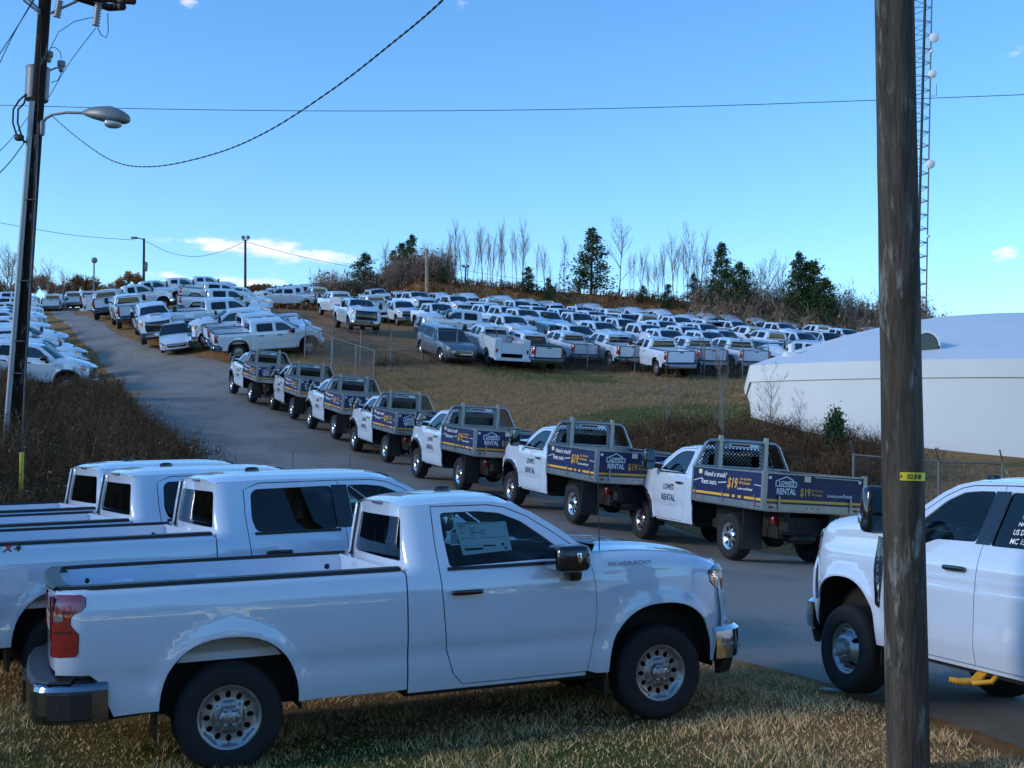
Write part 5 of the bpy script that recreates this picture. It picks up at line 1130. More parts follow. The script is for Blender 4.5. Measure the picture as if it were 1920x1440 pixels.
def pine(h, seed, full=1.0):
    rg = np.random.default_rng(seed); C, S = [], []; br = []
    z = h * .10
    while z < h * .98:
        f = z / h; R = h * .36 * full * (1 - f) ** .75 * rg.uniform(.7, 1.15) + .12
        for k in range(int(rg.integers(4, 7))):
            a = rg.uniform(0, 2 * math.pi); L = R * rg.uniform(.55, 1.1); e = np.array([math.cos(a) * L, math.sin(a) * L, z + L * rg.uniform(.05, .45)]); o = np.array([0, 0, z])
            br.append((o, e)); m_ = int(10 + 14 * L)
            t = rg.uniform(.25, 1.05, m_) ** .8; C.append(o + (e - o) * t[:, None] + rg.normal(0, .09 + .12 * L ** .5, (m_, 3)))
        z += h * rg.uniform(.035, .06)
    C = np.concatenate(C); n = len(C); k = 4
    V, F = tris_cloud(C, .035 * h ** .5 + .05, rg, .3, k); t = np.clip(rg.normal(.45, .2, n), 0, 1); t = np.repeat(np.repeat(t, k) + rg.normal(0, .08, n * k), 3)
    tr = cat_geo(tube([(0, 0, -.3), (0, 0, h * .5), (0, 0, h * .97)], [h * .018, h * .012, h * .002], 6), *[tube([o, e], [h * .004, h * .001], 3, caps=False) for o, e in br])
    return tr, (V, F, np.clip(t, 0, 1))
class Plant:
    def __init__(s, name, tr, cr, mt, mc):
        s.t = mesh('trunk', tr[0], tr[1], mt, None, smooth=True); s.c = fmesh('crown', cr[0], cr[1], mc); set_tint(s.c, cr[2][:len(s.c.vertices)]) ; s.name = name
    def put(s, x, y, z, sc, rz, label, cat_, group, sxy=1.0):
        r = bpy.data.objects.new(s.name, None); COL.objects.link(r); r.location = (x, y, z); r.scale = (sc * sxy, sc * sxy, sc); r.rotation_euler = (0, 0, rz)
        a = link('trunk', s.t, r); b = link('crown', s.c, r); return tag(r, label, cat_, group)
# ---------------------------------------------------------------- round white building
def building():
    root = bpy.data.objects.new('round_building', None); COL.objects.link(root)
    c = np.array([24.5, 60.0]); R = 20.3; ze, fh = 6.42, .64
    a0 = math.atan2(46.4 - c[1], 9.0 - c[0]); a1 = a0 + 4.4
    wallm = mat('white_stucco', (.74, .75, .74), .85, noise=(.6, .06, 6), bump=(9, .12)); roofm = mat('white_roof_coating', (.72, .74, .76), .6, noise=(.35, .08, 6), bump=(3, .08)); edgem = mat('soffit_grey', (.35, .36, .36), .8)
    arc = [c + R * np.array([math.cos(a), math.sin(a)]) for a in np.linspace(a0, a1, 60)]
    back = [np.array([12.4, 64.3])]
    plan = arc + back
    def ring(off, z0, z1):
        out = [c + (R + off) * np.array([math.cos(a), math.sin(a)]) for a in np.linspace(a0 - off / R, a1, 60)] + [back[0] + np.array([-off, 0])]
        out.append(out[0]); V = [(p[0], p[1], z0) for p in out] + [(p[0], p[1], z1) for p in out]; K = len(out); Nn = []
        F = [(i, i + 1, K + i + 1, K + i) for i in range(K - 1)]
        return face_normals((V, F)), out
    def rsm(off, z0, z1, name, mt):
        (V, F, N), out = ring(off, z0, z1); V2, N2 = [], []
        for v, n in zip(V, N):
            d = np.array(v[:2]) - c; r = np.linalg.norm(d)
            if abs(r - R - off) < .05 and n[0] * d[0] + n[1] * d[1] > r * .9: n = (d[0] / r, d[1] / r, 0)
            N2.append(n)
        return link(name, mesh(name, V, F, mt, N2), root), out
    rsm(-.06, -1, ze - fh, 'wall', wallm); rsm(0, ze - fh, ze, 'fascia', wallm)
    o1 = ring(-.06, 0, 0)[1]; o2 = ring(0, 0, 0)[1]; K = len(o1)
    link('soffit', mesh('soffit', [(p[0], p[1], ze - fh) for p in o1] + [(p[0], p[1], ze - fh) for p in o2], [(i, i + 1, K + i + 1, K + i) for i in range(K - 1)], edgem, smooth=False), root)  # soffit strip under the fascia, a darker grey than the wall
    # low domed roof: rings shrinking to the crown
    top = np.array([25.5, 61.0]); V, F = [], []; rings = 14; prof = lambda t: 4.1 * (1 - (1 - t) ** 1.55)
    for k in range(rings):
        t = k / rings
        for p in o2[:-1]: q = p + (top - p) * t; V.append((q[0], q[1], ze + prof(t) + (.0 if k else 0)))
    n = len(o2) - 1; V.append((top[0], top[1], ze + prof(1)))
    for k in range(rings - 1):
        for i in range(n): F.append((k * n + i, k * n + (i + 1) % n, (k + 1) * n + (i + 1) % n, (k + 1) * n + i))
    for i in range(n): F.append(((rings - 1) * n + i, (rings - 1) * n + (i + 1) % n, len(V) - 1))
    link('roof', mesh('roof', V, F, roofm), root)
    # half-round dormer
    def on_roof(u, v):
        """first point of the pixel's ray on the domed roof"""
        for Z in np.arange(38.0, 75.0, .05):
            p = at(u, v, Z); q = p[:2] - top; L = np.linalg.norm(q); d_ = q / (L + 1e-9)
            lo, hi = 0.0, 30.0                                   # distance from the crown to the eave along this bearing
            for _ in range(30):
                mid = (lo + hi) / 2
                if np.linalg.norm(top + d_ * mid - c) < R: lo = mid
                else: hi = mid
            t = 1 - L / lo
            if 0 <= t <= 1 and p[2] <= ze + prof(t): return p
        return at(u, v, 48)
    g = on_roof(1737, 657); base = g[2]; w_ = .50; hh = .74; dirv = np.array([-.18, -1.0]); dirv /= np.linalg.norm(dirv); side_ = np.array([-dirv[1], dirv[0]]) * -1
    prof_ = [(-w_, -.5)] + [(w_ * -math.cos(t), .18 + (hh - .18) * math.sin(t)) for t in np.linspace(0, math.pi, 12)] + [(w_, -.5)]
    A_ = [(g[0] + side_[0] * a, g[1] + side_[1] * a, base + b) for a, b in prof_]; B_ = [(g[0] + side_[0] * a - dirv[0] * 3.2, g[1] + side_[1] * a - dirv[1] * 3.2, base + b) for a, b in prof_]
    d = link('dormer', mesh('dormer', *strip(A_, B_)[:2], roofm), root)
    pane = [(g[0] + side_[0] * a * .86 + dirv[0] * -.06, g[1] + side_[1] * a * .86 - dirv[1] * .06, base + (b * .88 if b > 0 else -.02)) for a, b in prof_]
    link('dormer_window', mesh('dormer_window', pane, [tuple(range(len(pane)))], M['gloss'], smooth=False), d)
    ringA = [(g[0] + side_[0] * a + dirv[0] * .02, g[1] + side_[1] * a + dirv[1] * .02, base + b) for a, b in prof_[1:-1]]; ringB = [(g[0] + side_[0] * a * .86 + dirv[0] * .02, g[1] + side_[1] * a * .86 + dirv[1] * .02, base + (b * .88 if b > 0 else b)) for a, b in prof_[1:-1]]
    link('dormer_frame', mesh('dormer_frame', *strip(ringA, ringB)[:2], roofm, smooth=False), d)
    for (u, v, sx, sz) in ((1484, 665, .34, .16),):
        q = on_roof(u, v); vz = q[2]; o = link('roof_vent', mesh('roof_vent', *rbox((q[0], q[1], vz - .06), (sx * 2, .5, sz * 2.0), 6, 12, 6)[:2], roofm), root); link('vent_cap', mesh('vent_cap', *tube([(q[0], q[1], vz), (q[0], q[1], vz + .42)], .13, 10)[:2], roofm), o); link('vent_ridge', mesh('vent_ridge', *rbox((q[0] + .9, q[1] + .7, vz + .16), (1.9, .5, .22), 3, 12, 6)[:2], roofm), o)
    return tag(root, 'round white building with a low domed roof and half-round dormer', 'building')
building()
# ---------------------------------------------------------------- poles and wires
def pole_wood(name, c1, c2):
    m = bpy.data.materials.new(name); m.use_nodes = True; n = m.node_tree; b = n.nodes['Principled BSDF']; b.inputs['Roughness'].default_value = .9; b.inputs['Specular IOR Level'].default_value = .2
    tc = n.nodes.new('ShaderNodeTexCoord'); mp = n.nodes.new('ShaderNodeMapping'); mp.inputs['Scale'].default_value = (13, 13, 1.1); n.links.new(tc.outputs['Object'], mp.inputs[0])
    t = n.nodes.new('ShaderNodeTexNoise'); t.inputs['Scale'].default_value = 1.0; t.inputs['Detail'].default_value = 8; t.inputs['Roughness'].default_value = .68; t.inputs['Distortion'].default_value = .7; n.links.new(mp.outputs[0], t.inputs['Vector'])
    r = n.nodes.new('ShaderNodeValToRGB'); e = r.color_ramp.elements; e[0].position = .30; e[0].color = (*c1, 1); e[1].position = .70; e[1].color = (*c2, 1); n.links.new(t.outputs['Fac'], r.inputs[0])
    m2 = n.nodes.new('ShaderNodeMapping'); m2.inputs['Scale'].default_value = (60, 60, 2.2); n.links.new(tc.outputs['Object'], m2.inputs[0]); t2 = n.nodes.new('ShaderNodeTexNoise'); t2.inputs['Scale'].default_value = 1; t2.inputs['Detail'].default_value = 5; n.links.new(m2.outputs[0], t2.inputs['Vector'])
    # weathered grey-green flakes
    m3 = n.nodes.new('ShaderNodeMapping'); m3.inputs['Scale'].default_value = (9, 9, 2.0); n.links.new(tc.outputs['Object'], m3.inputs[0]); t3 = n.nodes.new('ShaderNodeTexNoise'); t3.inputs['Scale'].default_value = 1; t3.inputs['Detail'].default_value = 7; t3.inputs['Roughness'].default_value = .6; n.links.new(m3.outputs[0], t3.inputs['Vector'])
    r3 = n.nodes.new('ShaderNodeMapRange'); r3.inputs['From Min'].default_value = .58; r3.inputs['From Max'].default_value = .68; n.links.new(t3.outputs['Fac'], r3.inputs['Value'])
    mx = n.nodes.new('ShaderNodeMix'); mx.data_type = 'RGBA'; n.links.new(r3.outputs[0], mx.inputs['Factor']); n.links.new(r.outputs[0], mx.inputs['A']); mx.inputs['B'].default_value = (.32, .34, .31, 1)
    mm = n.nodes.new('ShaderNodeMix'); mm.data_type = 'RGBA'; mm.blend_type = 'MULTIPLY'; mm.inputs['Factor'].default_value = .70; n.links.new(mx.outputs['Result'], mm.inputs['A']); n.links.new(t2.outputs['Fac'], mm.inputs['B']); n.links.new(mm.outputs['Result'], b.inputs['Base Color'])
    bp = n.nodes.new('ShaderNodeBump'); bp.inputs['Strength'].default_value = .6; bp.inputs['Distance'].default_value = .012; n.links.new(t2.outputs['Fac'], bp.inputs['Height']); n.links.new(bp.outputs[0], b.inputs['Normal'])
    return m
M['polewood'] = pole_wood('weathered_pole_wood', (0.040, 0.031, 0.024), (0.173, 0.148, 0.118)); M['polewood2'] = pole_wood('dark_creosote_wood', (0.016, 0.010, 0.008), (0.043, 0.028, 0.021))
M['tagy'] = mat('yellow_tag', (.72, .60, .02), .45); M['conduit'] = mat('grey_conduit', (.30, .32, .35), .45, metal=.2); M['grey'] = mat('grey_enamel', (.15, .17, .19), .4); M['wire'] = mat('black_wire', (.015, .016, .018), .6)
M['porcelain'] = mat('porcelain', (.16, .15, .17), .3); M['lampglass'] = mat('lamp_refractor', (.34, .37, .40), .15, coat=1.0)
def solid(name, g, mt, parent=None, smooth=True): return link(name, mesh(name, g[0], g[1], mt, g[2] if len(g) > 2 else None, smooth=smooth), parent)
def near_pole():
    p0, p1 = at(1703, 1440, 8.5), at(1677, 0, 8.5); d = (p1 - p0) / (p1[2] - p0[2]); b = p0 + d * (h1(p0[0], p0[1]) - .4 - p0[2]); t = p0 + d * (11.5 - p0[2])
    root = bpy.data.objects.new('utility_pole', None); COL.objects.link(root); root.location = b
    n = 40; pts = [(t - b) * k / n for k in range(n + 1)]; rg = np.random.default_rng(5); rad = [.151 - .030 * k / n + rg.normal(0, .0012) for k in range(n + 1)]
    g = tube(pts, rad, 28); solid('post', g, M['polewood'], root)
    # small yellow number tag bent round the trunk
    zt = at(1700, 893, 8.5)[2]; k = (zt - b[2]) / (t - b)[2]; c = (t - b) * k; r = .151 - .030 * k + .004
    yaw0 = math.atan2(-(c[1] + b[1]), -(c[0] + b[0])); fn = lambda A, B: np.stack([c[0] + (r) * np.cos(yaw0 + A / r), c[1] + r * np.sin(yaw0 + A / r), c[2] + B], 1)
    tg = solid('number_tag', panel(rounded([(-.02, -.030), (.20, -.030), (.20, .028), (-.02, .028)], .008, 3), fn, .02, lip=.003, off=.003), M['tagy'], root)
    for s, x in (('1', .020), ('0', .042), ('1', .069), ('N', .080), ('1', .104), ('9', .114)): solid('lettering', text_on(s, fn, x, -.018, .050, .0065, bold=.0008), M['ink'], tg)
    solid('nail', rbox(tuple(fn(np.array([-.012]), np.array([.0]))[0] * np.array([1, 1, 1])), (.016, .016, .03), 2), M['galv'], tg)
    for z_, s in ((.62, .02), (-.85, .016), (3.0, .03)): pass
    tag(root, 'weathered wooden utility pole with yellow number tag beside the drive', 'utility pole'); return root
near_pole()
def left_pole():
    Z = 28.0; p0, p1 = at(22, 900, Z), at(83, 20, Z); d = (p1 - p0) / (p1[2] - p0[2]); b = p0 + d * (h1(p0[0], p0[1]) - .3 - p0[2]); top = p0 + d * (14.8 - p0[2])
    root = bpy.data.objects.new('utility_pole', None); COL.objects.link(root); root.location = b
    L = lambda u, v, dz=0.0: at(u, v, Z + dz) - b
    solid('post', tube([(top - b) * k / 12 for k in range(13)], [.165 - .03 * k / 12 for k in range(13)], 14), M['polewood2'], root)
    solid('conduit', tube([L(4, 900, -.22), L(34, 527, -.22), L(60, 190, -.22)], .062, 10), M['conduit'], root)
    for v in (640, 527, 375, 700): u = np.interp(v, [190, 527, 900], [60, 34, 4]); q = L(u + 9, v, -.20); solid('strap', rbox(tuple(q), (.36, .12, .035), 4, 8, 4), M['galv'], root)
    solid('ground_lead', tube([L(72, 230, -.2), L(66, 380, -.2), L(47, 700, -.2), L(40, 880, -.2)], .018, 5), M['galv'], root)
    # transformer can behind the post
    tc = L(70, 158, .38); can = solid('transformer', cat_geo(lathe([(0, -.40), (.25, -.40), (.27, -.37), (.27, .33), (.285, .35), (.285, .39), (.20, .43), (0, .44)][::-1], 20, 'z', tuple(tc))), M['grey'], root)
    V = lambda u, v, dz=.38: L(u, v, dz)
    for u, v in ((92, 104), (115, 122)): q = L(u, v, .3); solid('bushing', cat_geo(lathe([(0, .10), (.09, .09), (.10, .02), (.09, -.04), (.05, -.06), (.07, -.09), (.045, -.11), (.06, -.14), (.03, -.17)], 12, 'z', tuple(q))), M['grey'], can)
    solid('bushing_arm', tube([L(94, 132, .2), L(104, 128, .25), L(114, 126, .3)], .022, 5), M['grey'], can)
    for s in ((L(95, 90, .3), L(103, 88, .3), L(113, 98, .3), L(115, 110, .3)), (L(92, 95, .3), L(110, 60, .3), L(140, 40, .3), L(175, 32, .2)), (L(115, 135, .3), L(109, 150, .3), L(96, 155, .3))): solid('jumper', tube(s, .010, 4), M['wire'], root)
    # crossarm and insulators
    ca = solid('crossarm', cat_geo(tube([L(40, -46, -.25), L(160, -6, -.25), L(252, 2, -.6)], .085, 6)), M['polewood2'], root)
    solid('crossarm', tube([L(96, -20, .1), L(205, 14, .2), L(232, 12, .0)], .09, 6), M['polewood2'], root)
    solid('brace', tube([L(95, 25, -.2), L(145, 2, -.2)], .03, 5), M['galv'], root); solid('brace', tube([L(76, 26, -.2), L(44, 0, -.2)], .03, 5), M['galv'], root); solid('brace', tube([L(76, 20, -.2), L(50, -4, -.2)], .03, 5), M['galv'], root)
    for (u0, v0, u1, v1) in ((185, 6, 180, 48), (112, 2, 107, 32)):
        a_, c_ = L(u0, v0, -.2), L(u1, v1, -.2); pts = [a_ + (c_ - a_) * k / 14 for k in range(15)]; solid('insulator', tube(pts, [.05 if k % 2 else .095 for k in range(15)], 10), M['porcelain'], root)
    solid('jumper', tube([L(183, 52, -.2), L(190, 66, -.2), L(199, 71, -.2), L(203, 60, -.2), L(202, 25, -.2)], .011, 4), M['wire'], root)
    # loops at the top of the conduit
    for k, (du, dv) in enumerate(((0, 0), (9, 6))): solid('service_loop', tube([L(50, 176, -.3), L(36 + du, 188 + dv, -.35), L(25 + du, 205, -.35), L(24 + du, 230, -.35), L(30 + du, 250, -.3), L(40 + du * .6, 262 + dv, -.3), L(49, 266, -.3)], .022, 6), M['wire'], root)
    solid('cable_joint', rbox(tuple(L(36, 258, -.3)), (.22, .12, .16), 3), M['wire'], root)
    solid('meter_box', rbox(tuple(L(80, 240, -.25)), (.09, .12, .36), 5), M['grey'], root)
    tag(root, 'tall dark leaning utility pole with conduit and grey transformer', 'utility pole')
    # street lamp carried by the pole
    lr = bpy.data.objects.new('street_lamp', None); COL.objects.link(lr); lr.location = b
    solid('arm', tube([L(80, 232, -.2), L(86, 222, -.25), L(98, 215, -.35), L(125, 211, -.5), L(156, 212, -.6)], .032, 8), M['grey'], lr)
    c = L(198, 219, -.75); ax = L(243, 226, -.85) - L(153, 212, -.62); ln = np.linalg.norm(ax); e1 = ax / ln; up = np.array([0, 0, 1.0]) - e1 * e1[2]; up /= np.linalg.norm(up); e2 = np.cross(up, e1)
    def body(kz, zs, ks, z0):
        V, F, N = rbox((0, 0, 0), (1, 1, 1), 2.6, 18, 12); V = np.array(V); t = V[:, 0] + .5
        wd = np.interp(t, [0, .15, .45, .8, 1], [.16, .26, .44, .48, .38]); hz_ = np.interp(t, [0, .2, .6, 1], [.18, .30, .42, .34]); z = np.where(V[:, 2] > 0, V[:, 2] * hz_ * 1.2, V[:, 2] * hz_ * .6)
        return [tuple(c + e1 * (x - .5) * ln + e2 * y * w_ + up * zz) for x, y, w_, zz in zip(t, V[:, 1], wd, z)], F
    solid('lamp_head', body(0, 0, 0, 0), M['grey'], lr)
    q = L(212, 233, -.82); solid('lamp_glass', rbox(tuple(q - np.array([0, 0, -.02])), (.40, .28, .22), 2.6, 14, 10), M['lampglass'], lr); solid('photocell', tube([L(193, 211, -.72), L(193, 203, -.72)], .045, 8), M['wire'], lr)
    tag(lr, 'grey cobra-head street lamp on the leaning pole', 'street lamp')
    return b
left_pole()
def wire(name, pts, r, label, n=5, twist=False, steps=14):
    P = densify3(pts, steps)
    g = tube(P, r, n, caps=False)
    if twist:
        T_ = []
        for ph in (0, math.pi):
            Q = []
            for i, p in enumerate(P):
                a = i * .5 + ph; Q.append(p + np.array([math.cos(a) * r * .8, math.sin(a) * r * .4, math.sin(a) * r * .8]))
            T_.append(tube(Q, r * .75, 4, caps=False))
        g = cat_geo(*T_)
    return tag(solid(name, g, M['wire']), label, 'cable')
def densify3(P, k):
    P = np.array(P, float); out = []
    for i in range(len(P) - 1):
        p0, p1, p2, p3 = P[max(i - 1, 0)], P[i], P[i + 1], P[min(i + 2, len(P) - 1)]
        for t in np.linspace(0, 1, k, endpoint=False): out.append(.5 * (2 * p1 + (p2 - p0) * t + (2 * p0 - 5 * p1 + 4 * p2 - p3) * t * t + (3 * p1 - p0 - 3 * p2 + p3) * t ** 3))
    return np.array(out + [P[-1]])
wire('power_cable', [at(96, 216, 28), at(150, 262, 25.5), at(215, 303, 23), at(290, 312, 20.5), at(400, 289, 18), at(500, 247, 16), at(620, 170, 14), at(730, 85, 12.4), at(832, -2, 11.2), at(950, -130, 10)], .0085, 'thick twisted service cable swooping from the leaning pole overhead', twist=True, steps=60)
wire('power_cable', [at(-60, 196, 29), at(66, 199, 28), at(300, 204.5, 27.6), at(600, 208, 27), at(960, 206.5, 26.4), at(1300, 199.5, 26), at(1640, 188, 25.5), at(1960, 176, 25)], .008, 'thin straight cable crossing the whole sky')
wire('power_cable', [at(-40, 160, 24), at(20, 70, 26), at(70, -10, 28)], .012, 'thin cable slanting down from the pole top at the left edge'); wire('power_cable', [at(-40, 205, 24), at(20, 75, 26), at(64, -4, 28)], .010, 'lower of the slanting cables at the upper left edge')
wire('power_cable', [at(-30, 352, 26), at(15, 308, 27), at(48, 264, 27.8)], .012, 'short cable running left from the pole conduit loop'); wire('power_cable', [at(-30, 312, 26), at(20, 262, 27), at(58, 212, 27.9)], .008, 'thin short cable left of the pole above the loop'); wire('power_cable', [at(92, 182, 28), at(130, 118, 29), at(180, 52, 28)], .009, 'cable from hanging insulator down to the leaning pole')
wire('power_cable', [at(-20, 414, 105), at(130, 440, 107), at(250, 450, 110)], .022, 'far thin cable reaching the hilltop lamp post'); wire('power_cable', [at(273, 452, 110), at(320, 474, 113), at(370, 481, 116), at(420, 470, 118), at(456, 454, 120)], .022, 'sagging far cable between the two hilltop posts'); wire('power_cable', [at(463, 454, 120), at(560, 480, 124), at(655, 500, 128)], .022, 'far cable running right from the floodlight post to the pines')
wire('power_cable', [at(800, 492, 127), at(900, 512, 129), at(1050, 532, 130), at(1240, 548, 128)], .018, 'thin far cable in front of the bare tree line')
def post(name, u, v0, v1, Z, r, mt, label, cat_, extra=None):
    a = at(u, v0, Z); b = at(u + (v0 - v1) * -.02, v1, Z); b[2] -= 2.5
    root = bpy.data.objects.new(name, None); COL.objects.link(root); root.location = b
    solid('post', tube([np.zeros(3), a - b], [r, r * .8], 10), mt, root)
    if extra: extra(root, b, Z)
    return tag(root, label, cat_)
def x1(root, b, Z):
    solid('arm', tube([at(270, 449, Z) - b, at(258, 446, Z) - b], .05, 6), M['grey'], root); solid('lamp_head', rbox(tuple(at(252, 446, Z) - b), (.75, .3, .22), 2.6), M['grey'], root); solid('junction_box', rbox(tuple(at(273, 500, Z) - b), (.35, .3, .9), 4), M['grey'], root)
post('lamp_post', 270, 447, 520, 110, .13, M['polewood'], 'hilltop wooden lamp post with one arm reaching left', 'lamp post', x1)
def x2(root, b, Z):
    for u in (456, 465): solid('floodlight', rbox(tuple(at(u, 445, Z) - b), (.36, .35, .34), 4), M['grey'], root)
    solid('bracket', tube([at(454, 450, Z) - b, at(466, 450, Z) - b], .05, 6), M['grey'], root)
post('lamp_post', 460, 449, 535, 120, .14, M['polewood'], 'leaning hilltop post with two floodlights', 'lamp post', x2)
def x3(root, b, Z): solid('globe', rbox(tuple(at(177, 488, Z) - b), (.75, .75, .75), 2.2, 12, 8), M['grey'], root)
post('globe_post', 176.5, 490, 535, 150, .11, M['galv'], 'distant pale post topped by a grey globe', 'post', x3)
post('wood_post', 800, 466, 545, 124, .20, mat('pale_wood', (.36, .28, .20), .9, noise=(4, .3, 4)), 'pale wooden post on the bank by the left pines', 'post')
def x4(root, b, Z):
    for u in (869, 877): solid('floodlight', rbox(tuple(at(u, 499, Z) - b), (.4, .3, .3), 4), M['grey'], root)
post('lamp_post', 873, 500, 545, 130, .10, M['polewood'], 'small post with twin lamps among the bare trees', 'lamp post', x4)
def x5(root, b, Z): solid('lamp_head', rbox(tuple(at(614, 511, Z) - b), (.5, .3, .2), 2.6), M['grey'], root)
post('lamp_post', 617, 512, 540, 140, .06, M['galv'], 'small thin lamp post above the row of parked trucks', 'lamp post', x5)
# yellow guy-wire guard
def guard():
    b = at(38, 985, 19.5); a = at(41, 848, 19.5); root = tag(solid('guy_guard', tube([b, a], .036, 10), mat('yellow_guard', (.55, .48, .05), .5)), 'yellow plastic guy-wire guard standing in the weeds', 'guy guard')
    wire('guy_wire', [at(41, 850, 19.5), at(47, 700, 22), at(57, 480, 25), at(78, 60, 28)], .007, 'thin guy wire rising from the yellow guard')
guard()
# ---------------------------------------------------------------- lattice tower
def tower():
    Z = 135.0; root = bpy.data.objects.new('lattice_tower', None); COL.objects.link(root); b = at(1692, 640, Z); b[2] = h1(b[0], b[1]) - 1; root.location = b
    top_z = at(1730, -160, Z)[2]; H_ = top_z - b[2]
    def legs(z):
        f = (z - at(1692, 600, Z)[2]) / (at(1730, 0, Z)[2] - at(1692, 600, Z)[2])
        v = 600 - 600 * f; l = at(1650 + 36 * f, v, Z); r = at(1736 + 11 * f, v, Z); w_ = r[0] - l[0]; m_ = (l + r) / 2
        return [np.array([l[0], l[1], z]) - b, np.array([r[0], r[1], z]) - b, np.array([m_[0], m_[1] + w_ * .85, z]) - b]
    zs = np.arange(b[2], top_z, 1.55); lv = [legs(z) for z in zs]; gm = M['galv']
    for k in range(3): solid('leg', tube([l[k] for l in lv], .085, 6), gm, root)
    g = []
    for i in range(len(lv) - 1):
        for k in range(3):
            a, c = lv[i][k], lv[i][(k + 1) % 3]; d = lv[i + 1][(k + 1) % 3]; e = lv[i + 1][k]
            g.append(tube([a, c], .035, 4, caps=False)); g.append(tube([a, d] if i % 2 else [c, e], .035, 4, caps=False))
    o = solid('bracing', cat_geo(*g), gm, root); o['kind'] = 'stuff'
    solid('cable_run', tube([lv[i][1] * .55 + lv[i][0] * .45 + (lv[i][1] - lv[i][0]) * .25 for i in range(len(lv))], .16, 5), M['wire'], root)
    for u, v, r in ((1751, 71, .55), (1748, 139, .46), (1746, 97, .2), (1744, 308, .52), (1740, 443, .18)):
        q = at(u, v, Z - 1.0) - b; solid('dish', cat_geo(lathe([(0, .28), (r * .5, .22), (r * .85, .08), (r, -.05), (r, -.2), (r * .4, -.3), (0, -.32)][::-1], 18, 'y', tuple(q))), M['white'], root)
    solid('whip_antenna', tube([at(1745, 180, Z) - b, at(1756, 180, Z) - b, at(1756, 158, Z) - b], .03, 4), M['wire'], root)
    tag(root, 'tall steel lattice radio tower with dishes behind the near pole', 'radio tower')
tower()
# ---------------------------------------------------------------- chain-link fence
def chainlink():
    m = bpy.data.materials.new('chain_link_fabric'); m.use_nodes = True; n = m.node_tree; n.nodes.clear(); o = n.nodes.new('ShaderNodeOutputMaterial'); mx = n.nodes.new('ShaderNodeMixShader'); t = n.nodes.new('ShaderNodeBsdfTransparent'); d = n.nodes.new('ShaderNodeBsdfPrincipled'); d.inputs['Base Color'].default_value = (.08, .085, .09, 1); d.inputs['Metallic'].default_value = .4; d.inputs['Roughness'].default_value = .5
    tc = n.nodes.new('ShaderNodeTexCoord'); outs = []
    for r in (math.radians(45), math.radians(-45)):
        mp = n.nodes.new('ShaderNodeMapping'); mp.inputs['Rotation'].default_value = (0, 0, r); mp.inputs['Scale'].default_value = (1, 1, 1); n.links.new(tc.outputs['UV'], mp.inputs[0]); w_ = n.nodes.new('ShaderNodeTexWave'); w_.inputs['Scale'].default_value = 5.2; n.links.new(mp.outputs[0], w_.inputs['Vector']); g = n.nodes.new('ShaderNodeMath'); g.operation = 'GREATER_THAN'; g.inputs[1].default_value = .985; n.links.new(w_.outputs['Fac'], g.inputs[0]); outs.append(g.outputs[0])
    a = n.nodes.new('ShaderNodeMath'); a.operation = 'MAXIMUM'; n.links.new(outs[0], a.inputs[0]); n.links.new(outs[1], a.inputs[1]); n.links.new(a.outputs[0], mx.inputs[0]); n.links.new(t.outputs[0], mx.inputs[1]); n.links.new(d.outputs[0], mx.inputs[2]); n.links.new(mx.outputs[0], o.inputs[0]); return m
M['link'] = chainlink()
def fence(pix, label, H_=1.85, barbs=True, thick=()):
    P = [hit(u, v) for u, v in pix]; root = bpy.data.objects.new('chain_link_fence', None); COL.objects.link(root)
    for i, p in enumerate(P):
        r = .036 if i not in thick else .05; z = h1(p[0], p[1]); g = tube([(p[0], p[1], z - .2), (p[0], p[1], z + H_)], r, 8); po = solid('post', g, M['galv'], root)
        if barbs: solid('barb_arm', tube([(p[0], p[1], z + H_), (p[0] - .16, p[1] - .22, z + H_ + .30)], .02, 5), M['galv'], po)
    T_ = [np.array([p[0], p[1], h1(p[0], p[1]) + H_ - .03]) for p in P]; solid('top_rail', tube(T_, .026, 6), M['galv'], root)
    for i in range(len(P) - 1):
        a, c = P[i], P[i + 1]; n = 5; V, F, uv = [], [], []
        for k in range(n + 1):
            q = a + (c - a) * k / n; z = h1(q[0], q[1]); zt = T_[i][2] + (T_[i + 1][2] - T_[i][2]) * k / n; l = np.linalg.norm((c - a)[:2]) * k / n; V += [(q[0], q[1], z + .03), (q[0], q[1], zt)]; uv += [(l, 0), (l, H_)]
        F = [(2 * k, 2 * k + 2, 2 * k + 3, 2 * k + 1) for k in range(n)]; me = mesh('fabric', V, F, M['link'], smooth=False); ul = me.uv_layers.new(name='UVMap')
        for lp in me.loops: ul.data[lp.index].uv = uv[lp.vertex_index]
        link('fabric', me, root)
    return tag(root, label, 'fence')
fence([(571, 672), (621, 684), (675, 686), (732, 686), (790, 683), (856, 682), (930, 685), (1012, 690), (1101, 694), (1190, 698), (1257, 701), (1262, 701.5), (1314, 704), (1320, 704.5), (1392, 708), (1440, 712)], 'long chain-link fence along the crowded truck lot', thick=(10, 11, 12, 13))
fence([(571, 673), (622, 700), (666, 716), (700, 728)], 'short chain-link fence return sloping down behind the flatbeds', barbs=True)
fence([(1600, 932), (1660, 938), (1760, 948), (1880, 952)], 'low fence at the foot of the brushy bank by the road', H_=1.1, barbs=True)
